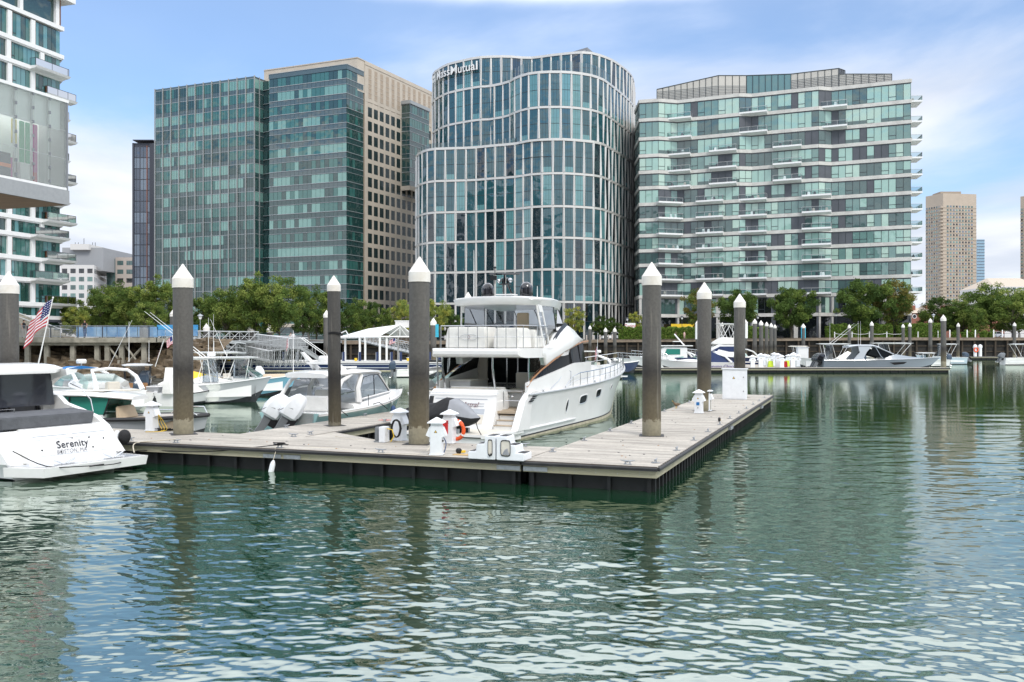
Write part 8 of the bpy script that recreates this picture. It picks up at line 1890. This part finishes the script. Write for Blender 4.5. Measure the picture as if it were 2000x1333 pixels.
# 1 white cruiser with navy canvas
b_, h_ = express('express_cruiser', 'white cruiser with a navy stern canopy moored along the far dock', 1436, 123.6, 180, 10.4, 3.2, 1.25); q = MB(); q.loft([[(.4,-1.4,1.2),(.4,1.4,1.2),(.4,1.2,1.35),(.4,-1.2,1.35)],[(1.8,-1.45,1.25),(1.8,1.45,1.25),(1.8,1.2,2.0),(1.8,-1.2,2.0)],[(3.6,-1.45,1.3),(3.6,1.45,1.3),(3.6,1.2,2.75),(3.6,-1.2,2.75)],[(5.0,-1.4,1.4),(5.0,1.4,1.4),(5.0,1.1,2.65),(5.0,-1.1,2.65)]],'navy_canvas'); q.build('stern_canopy', b_, True, 40); q = MB(); q.box(5.4,8.0,-1.0,1.0,1.7,1.85,'navy_canvas'); q.build('deck_cover', b_, bevel=.05)
q = MB(); text(q, 'Autumn Charm', .62, lambda x, y: (2.2-x, 1.50, .72+y), 'lettering_purple', shear=.2); text(q, 'Autumn Charm', .62, lambda x, y: (2.2+x, -1.50, .72+y), 'lettering_purple', shear=.2); q.build('lettering', b_)
b_, h_ = express('cabin_cruiser', 'white cruiser with a tall mast bracket and long bow rail, behind the navy canopied one', 1372, 131, 180, 10.5, 3.4, 1.5); q = MB(); q.loft([[(x,-w_,1.5),(x,w_,1.5),(x,w_*.9,z),(x,-w_*.9,z)] for x,w_,z in ((2.4,1.4,3.2),(5.6,1.3,3.3),(7.4,1.0,1.9))],'gelcoat'); q.build('cabin', b_, bevel=.06); q = MB(); q.box(1.6,6.6,-1.5,1.5,3.35,3.5,'gelcoat'); q.build('hardtop', b_, bevel=.06); q = MB(); q.quad((5.7,-1.0,3.2),(7.3,-.8,2.0),(7.3,.8,2.0),(5.7,1.0,3.2),'green_glass'); q.hexa([(3.4,1.31,2.2),(5.6,1.31,2.2),(5.6,1.34,2.2),(3.4,1.34,2.2)],[(3.4,1.29,3.0),(5.3,1.27,3.0),(5.3,1.30,3.0),(3.4,1.32,3.0)],'green_glass'); q.build('window', b_); q = MB(); q.tube([(2.6,0,3.5),(4.0,0,5.1)],.10,'gelcoat',6); q.box(3.2,4.2,-.4,.4,4.0,4.1,'gelcoat'); q.build('mast_bracket', b_); bow_rail(b_, h_, .45, .97, .8, r=.03)
# 3 sport fisher
b_ = boat('sport_fisher', 'sport fishing boat with a navy hull and a flybridge of white tubes', 'boat', 1490, 139, 180); h = Hull(13, 4.2, 1.7, 2.4, rake=.12, flare=.7); h.build(b_, 'hull_navy', well=(0,.28,.9,.3), rubm='gelcoat', rub=.05)
q = MB(); q.loft([[(x,-w_,1.8),(x,w_,1.8),(x,w_*.85,z),(x,-w_*.85,z)] for x,w_,z in ((3.2,1.75,3.6),(7,1.6,3.6),(9.6,1.0,2.2))],'gelcoat'); q.build('cabin', b_, bevel=.08); q = MB()
for sg in (1,-1): q.hexa([(4.0,sg*1.68,2.5),(8.3,sg*1.35,2.5),(8.3,sg*1.30,2.5),(4.0,sg*1.6,2.5)],[(4.4,sg*1.62,3.3),(6.8,sg*1.48,3.3),(6.8,sg*1.40,3.3),(4.4,sg*1.55,3.3)],'navy_canvas')
q.build('window', b_); q = MB(); q.loft([[(x,-w_,3.6),(x,w_,3.6),(x,w_*.9,z),(x,-w_*.9,z)] for x,w_,z in ((3.4,1.6,4.5),(6.2,1.5,4.7),(7.6,1.0,3.9))],'white_cover'); q.build('flybridge', b_, bevel=.06); ttop(b_, 3.2, 7.0, 3.0, 6.7, 4.4, legs=[(3.7,3.5),(4.6,5.0),(6.4,6.7)])
q = MB()
for sg in (1,-1):
    for a, c_ in ((3.7,4.8),(4.6,3.6),(5.6,6.6),(6.4,5.2)): q.tube([(a,sg*1.2,4.5),(c_,sg*1.3,6.6)],.045,'white_paint',5)
q.build('tower_frame', b_, True); bow_rail(b_, h, .5, .97, .7, r=.03)
b_, h_ = express('express_cruiser', 'white cruiser nose first beside the row of five piles', 1478, 150, 200, 10, 3.4, 1.6)
# 4 grey speedboat
b_ = boat('speedboat', 'long steel grey speedboat with dark outboards and a black hull vent', 'boat', 1602, 124.2, 0); h = Hull(16.2, 3.6, 1.55, 1.95, t0=.30, p=1.7, rake=.13, flare=.74, chine=.15, sternw=.9); h.build(b_, 'hull_steel', rub=.035, rubm='steel', deckm='hull_steel', well=(.04,.36,.8,.35))
q = MB(); q.loft([[(x,-w_,1.55),(x,w_,1.55),(x,w_*.8,z),(x,-w_*.8,z)] for x,w_,z in ((8.2,1.45,2.0),(9.6,1.4,2.35),(12.0,1.0,2.0),(14,.4,1.85))],'hull_steel'); q.build('fore_deck', b_, bevel=.08)
q = MB(); q.loft([[(x,-w_,z-.12),(x,-w_*.85,z),(x,w_*.85,z),(x,w_,z-.12),(x,w_*.9,z-.25),(x,-w_*.9,z-.25)] for x,w_,z in ((3.4,1.3,3.45),(4.4,1.5,3.62),(6.4,1.5,3.62),(7.4,1.4,3.40))],'gelcoat_grey'); q.build('hardtop', b_, True, 50)
for sg in (1,-1):
    q = MB()
    q.loft([[(3.9,sg*1.5,1.6),(5.2,sg*1.5,1.6),(5.2,sg*1.42,1.6),(3.9,sg*1.42,1.6)],[(4.8,sg*1.45,2.6),(5.7,sg*1.45,2.6),(5.7,sg*1.37,2.6),(4.8,sg*1.37,2.6)],[(4.6,sg*1.4,3.4),(6.4,sg*1.4,3.4),(6.4,sg*1.3,3.4),(4.6,sg*1.3,3.4)]],'gelcoat_grey')
    q.tube([(6.9,sg*1.38,3.42),(9.4,sg*1.2,2.35)],.07,'gelcoat_grey',6); q.tube([(6.9,sg*1.38,3.3),(7.6,sg*1.42,2.1),(8.0,sg*1.42,1.7)],.05,'hull_steel',6)
    q.build('top_frame', b_, True)
q = MB(); q.loft([[(7.4,-1.3,3.38),(7.5,0,3.42),(7.4,1.3,3.38)],[(9.6,-1.15,2.3),(9.9,0,2.35),(9.6,1.15,2.3)]],'dark_glass',False,False)
for sg in (1,-1): q.quad((5.8,sg*1.39,2.3),(8.0,sg*1.40,1.8),(9.3,sg*1.2,2.3),(6.6,sg*1.36,3.3),'dark_glass')
q.build('windscreen', b_, True)
q = MB(); 
for sg in (1,-1): q.add([(8.6,sg*1.80,1.25),(11.0,sg*1.66,1.32),(10.6,sg*1.60,1.05),(9.3,sg*1.68,.92)],[(0,1,2,3)],'black_plastic')
q.build('hull_vent', b_); q = MB(); q.box(2.2,3.2,-1.2,1.2,.85,1.75,'white_cover'); q.build('seat', b_, bevel=.06)
for k in range(3): outboard(b_, -.5, (k-1)*.75, 1.35, 'black_gloss', R(28), 1.35)
for x in (5.2,5.5): antenna(b_, x, 0.2, 3.6, 3.2)
# more boats behind it
console_boat('white sport boat with a pale hardtop half hidden behind the grey speedboat cockpit', 1682, 133, 175, 9.5, 3, 1.4, 'gelcoat', 1.8, top=3.7, outrig=2, tx=(.2,.62), ant=((4.4,0,3.7,3.5),)); console_boat('tan topped white boat behind the far white pedestals', 1606, 140, 170, 7.5, 2.6, 1.1, 'gelcoat', 1.6, top=3.3, topm='cream_vinyl')
b_, h_ = console_boat('white boat with a long hardtop behind the middle of the grey speedboat', 1792, 136, 180, 10.5, 3, 1.4, 'gelcoat', 1.7, top=3.8, tx=(.12,.62), engines=0); q = MB(); q.loft([[(6.5,-1.1,1.7),(6.5,1.1,1.7),(6.5,.9,3.4),(6.5,-.9,3.4)],[(8.0,-.9,1.7),(8.0,.9,1.7),(7.6,.7,3.2),(7.6,-.7,3.2)]],'white_cover'); q.build('folded_cover', b_, bevel=.06)
b_ = boat('covered_boat', 'boat under a pointed grey-beige cover behind the stern of the grey speedboat', 'boat', 1622, 129, 10); h = Hull(6.5,2.4,1.2,1.4); h.build(b_, 'gelcoat'); q = MB(); q.loft([[(x,-w_,1.3),(x,0,z),(x,w_,1.3)] for x,w_,z in ((.4,.9,1.5),(2.6,1.1,2.7),(5.2,.7,1.6))],'white_cover'); q.build('cover', b_)
console_boat('light blue boat with a white hardtop right of the tallest far pile', 1884, 165, 180, 8.8, 2.7, 1.25, 'hull_sky', 1.7, top=3.6, engines=2, tx=(.2,.5), eng_tilt=R(25))
console_boat('white boat with a dark outboard at the far right edge of the marina', 1958, 160, 0, 9, 2.8, 1.2, 'gelcoat', 1.6, top=3.6, engines=2, tx=(.18,.6), eng_tilt=R(25), em='engine_grey')
console_boat('low white boat behind the cyan wrapped pile', 1850, 150, 180, 7.5, 2.6, 1.1, 'gelcoat', 1.5, top=2.2)
# boats behind the yacht bow
b_, h_ = express('cabin_cruiser', 'white cruiser with a low hardtop and a blue flag behind the yacht bow', 1215, 100, 172, 9.6, 3.0, 1.3, radar=True); q = MB(); q.box(2.6,5.4,-1.3,1.3,2.9,3.02,'gelcoat'); q.build('hardtop', b_, bevel=.05)
flag('blue flag on the white cruiser behind the yacht bow', (px(1166,97),97,1.9), (.1,0), 3.0, .55, 1.1, .9, .55)
b_ = boat('speedboat', 'dark blue boat with a white deck pointing right behind the yacht bow', 'boat', 1190, 118, 2); h = Hull(3.9,2.0,1.3,1.6,rake=.2); h.build(b_, 'hull_navy', rubm='gelcoat', rub=.05); q = MB(); q.box(.5,1.6,-.6,.6,1.4,1.9,'gelcoat'); q.build('console', b_, bevel=.05)
b_ = boat('motor_boat', 'white runabout seen behind the near pile of the wide finger', 'boat', 1318, 141, 180); h = Hull(9,2.8,1.2,1.6); h.build(b_, 'gelcoat', rubm='gelcoat_grey'); bow_rail(b_, h, .3, .97, .8, r=.03); q = MB(); q.box(2,5,-1,1,1.3,1.9,'gelcoat'); q.quad((5,-1,1.9),(5.9,-.8,1.4),(5.9,.8,1.4),(5,1,1.9),'tint_glass'); q.build('cabin', b_, bevel=.04)

# ================================================================ DOCK FURNITURE
def pedestal(loc, rz, label, variant=0, s=1.0, group='white power pedestals'):
    r_ = thing('power_pedestal', label, 'pedestal', loc, rz, group); r_.scale = (s,s,s)
    q = MB(); q.box(-.17,.17,-.17,.17,0,.86,'white_plastic'); q.box(-.20,.20,-.20,.20,0.002,.05,'white_plastic'); q.build('body', r_, bevel=.015)
    q = MB(); q.box(-.15,.15,-.15,.15,.86,.94,'white_plastic'); q.hexa([(-.24,-.24,.94),(.24,-.24,.94),(.24,.24,.94),(-.24,.24,.94)],[(-.23,-.23,.97),(.23,-.23,.97),(.23,.23,.97),(-.23,.23,.97)],'white_plastic'); q.hexa([(-.23,-.23,.971),(.23,-.23,.971),(.23,.23,.971),(-.23,.23,.971)],[(-.02,-.02,1.10),(.02,-.02,1.10),(.02,.02,1.10),(-.02,.02,1.10)],'white_plastic'); q.build('cap', r_)
    for sg in (-1,1): q = MB(); q.hexa([(sg*.17,-.14,.52),(sg*.30,-.14,.58),(sg*.30,.14,.58),(sg*.17,.14,.52)],[(sg*.17,-.13,.80),(sg*.20,-.13,.82),(sg*.20,.13,.82),(sg*.17,.13,.80)],'white_plastic'); q.build('socket_hood', r_)
    if variant in (1,2): q = MB(); q.box(-.07,.07,-.19,-.172,.38,.52,'blue_canvas' if variant == 1 else 'red'); q.build('socket', r_); q = MB(); q.ball((0,-.18,.26),.025,'black_plastic',8,5); q.build('tap', r_); q = MB(); q.tube([(-.22,0,.6),(-.30,0,.62),(-.30,0,.7)],.02,'white_plastic',6); q.build('hose_hook', r_)
    if variant == 3: q = MB(); q.ball((.0,.0,0),.03,'black_plastic',8,5); q.build('tap', r_, loc=(.19,-.05,.42)); 
    q = MB(); q.add([(-.05,-.175,.66),(.05,-.175,.66),(0,-.175,.74)],[(0,1,2)],'lettering_dark'); q.add([(-.03,-.177,.672),(.03,-.177,.672),(0,-.177,.722)],[(0,1,2)],'yellow'); q.build('warning_triangle', r_)
    return r_
def onray(xp, yp, z=.70): Y = (CAMZ-z)*F/(yp-HZ); return Vector((px(xp,Y), Y, z))
pedestal(onray(853,889), DANG+.25, 'nearest power pedestal, in front of the two close behind the mooring pile', 3)
pedestal(onray(878,866), DANG, 'power pedestal carrying the orange life ring', 0)
pedestal(onray(781,861), DANG-.2, 'power pedestal with a black hose coiled on its side', 0)
pedestal(onray(297,842), DANG, 'power pedestal with yellow cords at its foot, left of the second pile', 0)
pedestal(onray(1365,807.5), DANG-.1, 'power pedestal with a blue socket on the wide finger', 1)
pedestal(onray(1381,803), DANG-.1, 'power pedestal with a red socket, behind the one with the blue socket', 2)
rnd = random.Random(4)
for i, (x, Yb) in enumerate(((1470,121.5),(1486,121.7),(1500,124),(1519,123),(1527,121.6),(1548,121.5),(1540,127),(1512,130),(1494,132),(1550,132),(1558,126))):
    pedestal((px(x,Yb),Yb,.62), rnd.random()*.4-.2, ORD[i]+' placed white pedestal of the crowd on the far pontoon', 0, 1.7 if i % 2 else 1.5, 'far pontoon pedestals')
for x, Yb, m, nm in ((1505,123.5,'lime','lime green'),(1537,126,'lime','yellow-green'),(1519.5,127,'cyan','turquoise'),(1532.5,122,'red','red')):
    r_ = thing('dock_cart', nm+' plastic dock locker lid among the far white pedestals', 'dock cart', (px(x,Yb),Yb,.62)); q = MB(); q.loft([[(-.35,-.2,0),(.35,-.2,0),(.35,.2,0),(-.35,.2,0)],[(-.25,-.15,.8),(.3,-.15,.8),(.3,.15,.8),(-.25,.15,.8)]],m); q.build('body', r_, bevel=.03)
# life ring, hoses
r_ = thing('life_ring', 'orange life ring leaning on the power pedestal beside the jet ski', 'life ring', onray(885,866)+Vector((.08,.12,.42)), DANG+R(20)); q = MB(); q.tube([(0,.30*math.cos(a),.30*math.sin(a)) for a in [k*.3142 for k in range(20)]],.065,'orange',10,closed=True); q.build('ring', r_, True)
for k in range(4): a = k*1.571+.5; q = MB(); q.tube([(0,.30*math.cos(a-.08),.30*math.sin(a-.08)),(0,.30*math.cos(a+.08),.30*math.sin(a+.08))],.070,'sign_white',10); q.build('band', r_, True)
r_.rotation_euler = (0,0,R(62))
r_ = thing('fire_extinguisher', 'red extinguisher cabinet between the two pedestals by the jet ski', 'extinguisher', onray(868,872)+Vector((0,0,.35)), DANG); q = MB(); q.box(-.10,.10,-.08,.08,0,.42,'red'); q.box(-.12,.12,-.10,.10,.42,.46,'red'); q.build('body', r_, bevel=.02)
r_ = thing('hose', 'black hose coiled on the pedestal left of the mooring pile', 'hose', onray(778,863)+Vector((-.02,-.24,0)), DANG); q = MB(); rnd = random.Random(2)
for k in range(9): a0 = rnd.random(); q.tube([( (.15+.02*rnd.random())*math.cos(a), -.02*k*.6+.01*math.sin(3*a), .46+(.27+.03*rnd.random())*math.sin(a)) for a in [j*.4488 for j in range(14)]],.014,'rope_black',6,closed=True)
q.build('coil', r_, True)
def hose(label, pts, m='rope', r=.013): return rope('hose', label, pts, r, m, 'hose')
p_ = onray(790,862); hose('cream hose looping from the pedestal with the black coil', [p_+Vector((.2,0,.75)),p_+Vector((.34,0,.4)),p_+Vector((.28,-.1,.02)),p_+Vector((-.2,-.3,.02)),p_+Vector((-.6,-.2,.02)),p_+Vector((-.3,.1,.02))])
hose('long pale hose lying along the dock towards the nearest pedestal', [onray(600,874),onray(650,876),onray(720,884),onray(780,887),onray(815,887),onray(835,880),onray(846,872)+Vector((0,0,.25))])
hose('pale hose lying from the corner cleat to the white tank box', [onray(655,853),onray(690,858),onray(730,860),onray(765,861)])
p_ = onray(318,842); 
for k in range(3): hose(ORD[k]+' yellow cord hanging from the pedestal left of the second pile' , [onray(303,843)+Vector((.12,0,.62)),onray(310,842)+Vector((.1*k,0,.3)),onray(316+4*k,843)+Vector((0,0,.03)),onray(300-8*k,845)+Vector((0,0,.02))], 'yellow', .011)['group'] = 'yellow cords'
r_ = thing('cord_heap', 'black cord heap lying beside the pedestal with yellow cords', 'rope', onray(322,842)); q = MB()
for k in range(8): q.tube([(rnd.uniform(-.35,.35),rnd.uniform(-.2,.2),rnd.uniform(.01,.10)) for _ in range(6)],.018,'rope_black',5)
q.build('coil', r_)
p_ = onray(866,887); hose('blue and black cord hanging down the nearest pedestal', [p_+Vector((0,0,.5)),p_+Vector((.08,0,.3)),p_+Vector((.02,-.05,.05)),p_+Vector((-.05,.1,.03))], 'cloth_blue', .016)
r_ = thing('tank_box', 'small white box with a grey canister and a yellow hose on the dock', 'box', onray(745,864), DANG); q = MB(); q.box(-.02,.22,-.16,.16,0,.52,'white_plastic'); q.build('case', r_, bevel=.02); q = MB(); q.lathe([(.09,.06),(.09,.45),(.07,.5)],'engine_grey',14,(-.14,0,0)); q.box(-.22,-.02,-.12,.12,0,.05,'galv'); q.build('canister', r_, True, 40); q = MB(); q.tube([(.22,0,.45),(.40,0,.42),(.46,0,.2),(.34,.0,.03)],.018,'yellow',6); q.build('hose_loop', r_, True)
# dock steps, two joined white units
r_ = thing('dock_steps', 'pair of moulded white dock steps with window shaped lockers', 'dock steps', onray(977,896), DANG)
def stepbox(sg, x0):
    q = MB(); prof = [(0,0),(.82,0),(.82,.66),(.52,.66),(.50,.44),(.26,.42),(.24,.22),(0,.20)]; q.side([(x0+sg*(.82-x), z) for x, z in prof], -.36, .30, 'white_plastic'); q.build('step_body', r_, bevel=.02)
    q = MB()
    for (x, z) in ((.66,.66),(.38,.43),(.12,.21)): q.box(min(x0+sg*(.82-x)-.10,x0+sg*(.82-x)+.10), max(x0+sg*(.82-x)-.10,x0+sg*(.82-x)+.10), -.25,.2,z+.002,z+.012,'rubber')
    q.build('tread', r_)
stepbox(-1,-.02); stepbox(1,.02)
def locker(xc, w_, nm):
    q = MB(); n = 24
    def ring(k, o): return [(xc+w_*k*math.copysign(abs(math.cos(a))**.4, math.cos(a)), -.36-o, .34+.23*k*math.copysign(abs(math.sin(a))**.4, math.sin(a))) for a in [2*math.pi*i/n for i in range(n)]]
    q.loft([ring(1.0,.002), ring(.98,.022), ring(.90,.022), ring(.88,.004)], 'black_plastic', False); f_ = q.build('locker_frame', r_, True); q = MB(); q.add(ring(.9,.006), [tuple(range(n))], 'cream_vinyl'); q.build('locker_pane', f_)
locker(.30,.15,''); locker(-.16,.07,'')
q = MB(); q.tube([(-.2,-.38,.16),(-.16,-.40,.10),(-.12,-.38,.18)],.02,'black_plastic',6); q.build('latch', r_); q = MB(); q.loft([[(.20,-.375,.16),(.42,-.375,.16),(.36,-.375,.34),(.28,-.375,.30)],[(.22,-.40,.16),(.40,-.40,.16),(.35,-.40,.31),(.29,-.40,.28)]],'light_canvas'); q.build('bag', r_)
for xy, lb, a in (((896,887),'small yellow and black tape gun on the dock beside the nearest pedestal',.3),((1405,824),'small black and yellow tool on the wide finger planks',1.2)):
    r_ = thing('hand_tool', lb, 'tool', onray(*xy), a); q = MB(); q.lathe([(.06,-.05),(.09,-.03),(.09,.03),(.06,.05)],'black_plastic',12,T=lambda v:(v[0],v[2],.09+v[1])); q.build('wheel', r_, True); q = MB(); q.box(.03,.2,-.04,.04,.03,.10,'yellow'); q.build('handle', r_, bevel=.01)
# white cabinet
r_ = thing('electrical_cabinet', 'tall white electrical cabinet with a warning triangle at the end of the wide finger', 'cabinet', dk(-1.68,29.9,.70), DANG); q = MB(); q.box(-.66,.66,-.30,.30,0,1.72,'white_plastic'); q.build('body', r_, bevel=.01)
q = MB(); q.box(-.72,.72,-.36,.36,1.72,1.77,'white_plastic'); q.build('lid', r_, bevel=.01)
q = MB(); q.box(-.60,.60,-.312,-.302,.06,1.66,'white_plastic'); q.build('door', r_); q = MB(); q.box(.50,.54,-.33,-.313,1.25,1.31,'black_plastic'); q.box(.50,.54,-.33,-.313,.45,.51,'black_plastic'); q.build('lock', r_)
q = MB(); q.add([(-.10,-.314,1.18),(.06,-.314,1.18),(-.02,-.314,1.33)],[(0,1,2)],'lettering_dark'); q.add([(-.065,-.316,1.20),(.025,-.316,1.20),(-.02,-.316,1.29)],[(0,1,2)],'yellow'); q.build('warning_triangle', r_)
r_ = thing('life_ring', 'orange life ring hung on the right side of the tall white cabinet', 'life ring', dk(-1.12,30.0,1.55), DANG); q = MB(); q.tube([(0,.24*math.cos(a),.24*math.sin(a)) for a in [k*.3142 for k in range(20)]],.05,'orange',8,closed=True); q.build('ring', r_, True)
r_ = thing('electrical_cabinet', 'white electrical cabinet on the far pontoon beside the cyan pile', 'cabinet', (px(1567,139),139,.62)); q = MB(); q.box(-.8,.8,-.4,.4,0,2.5,'white_plastic'); q.build('body', r_, bevel=.02); q = MB(); q.box(-.9,.9,-.5,.5,2.5,2.56,'white_plastic'); q.build('lid', r_); q = MB(); q.box(-.7,.7,-.42,-.402,.1,2.4,'gelcoat'); q.build('door', r_)
for x, m, nm in ((1904.5,'orange','orange life ring post on the small far dock piece'),(1914.5,'sign_white','white power post beside the orange life ring on the far dock')):
    r_ = thing('dock_post', nm, 'post', (px(x,207),207,.7)); q = MB(); q.lathe([(.35,0),(.35,1.9),(.45,2.0),(.40,2.5),(.1,2.7)],'white_plastic',12); q.build('post_body', r_, True, 40)
    if m == 'orange': q = MB(); q.tube([(.45*math.cos(a),-.45,1.5+.45*math.sin(a)) for a in [k*.3927 for k in range(16)]],.13,'orange',8,closed=True); q.build('ring', r_, True)
# duck on the finger
D_ = thing('duck', 'brown mallard standing on the wide finger planks near its left edge', 'duck', onray(1321,798), R(200))
def duck():
    V = [(-.16,0,.20),(-.06,0,.19),(.06,0,.21),(.14,0,.27),(.17,0,.34),(.19,0,.37),(.25,0,.36),(-.24,0,.23)]; E = [(1,0),(1,2),(2,3),(3,4),(4,5),(5,6),(0,7)]; r = [.06,.085,.075,.04,.032,.040,.012,.02]
    for sg in (1,-1): k = len(V); V += [(.0,sg*.04,.12),(.0,sg*.04,.02),(.06,sg*.05,.01)]; E += [(1,k),(k,k+1),(k+1,k+2)]; r += [.02,.008,.014]
    me = bpy.data.meshes.new('body'); me.from_pydata(V, E, []); o = bpy.data.objects.new('body', me); COL.objects.link(o); o.modifiers.new('s','SKIN')
    for i, x in enumerate(r): me.skin_vertices[0].data[i].radius = (x, x)
    me.skin_vertices[0].data[1].use_root = True; s2 = o.modifiers.new('u','SUBSURF'); s2.levels = 2
    m2 = bpy.data.meshes.new_from_object(o.evaluated_get(bpy.context.evaluated_depsgraph_get())); bpy.data.objects.remove(o)
    for n_ in ('bird_brown','hair','yellow'): m2.materials.append(M(n_))
    for p in m2.polygons: p.material_index = 2 if (p.center.z < .10 or p.center.x > .215) else (1 if p.center.z > .36 else 0)
    m2.shade_smooth(); o = bpy.data.objects.new('body', m2); COL.objects.link(o); o.parent = D_
duck()
q = MB(); rnd = random.Random(8)     # droppings and bits on the planks
for k in range(70):
    v_ = rnd.random(); p = (rnd.uniform(-18,-.3), rnd.uniform(.3,3.1)) if v_ < .5 else (rnd.uniform(-3.5,-.3), rnd.uniform(.5,33)); P0 = dk(p[0],p[1],.702); r0 = rnd.uniform(.015,.045); q.lathe([(r0,0),(r0*.7,.012),(.005,.018)],'lettering_dark' if rnd.random()<.6 else 'brown_vinyl',6,tuple(P0))
o_ = q.build('deck_debris'); o_['kind'] = 'stuff'; o_['label'] = 'small dark bits and droppings scattered on the dock planks'
# rope with hook round the slimmer pile
p_ = dk(-14.32,7.4); r_ = thing('pile_rope', 'black rope with a white hook tied round the slimmer mooring pile', 'rope', (p_.x,p_.y,4-(690-668)/1800*36.2+.75)); q = MB()
for k in range(3): q.tube([(.27*math.cos(a),.27*math.sin(a),.03*k+.015*math.sin(3*a)) for a in [j*.4488 for j in range(14)]],.018,'rope_black',5,closed=True)
q.build('loops', r_, True); q = MB(); q.tube([(.27,-.1,.04),(.45,-.12,.12),(.55,-.1,-.05),(.6,-.1,-.15)],.03,'white_plastic',6); q.build('hook', r_, True)
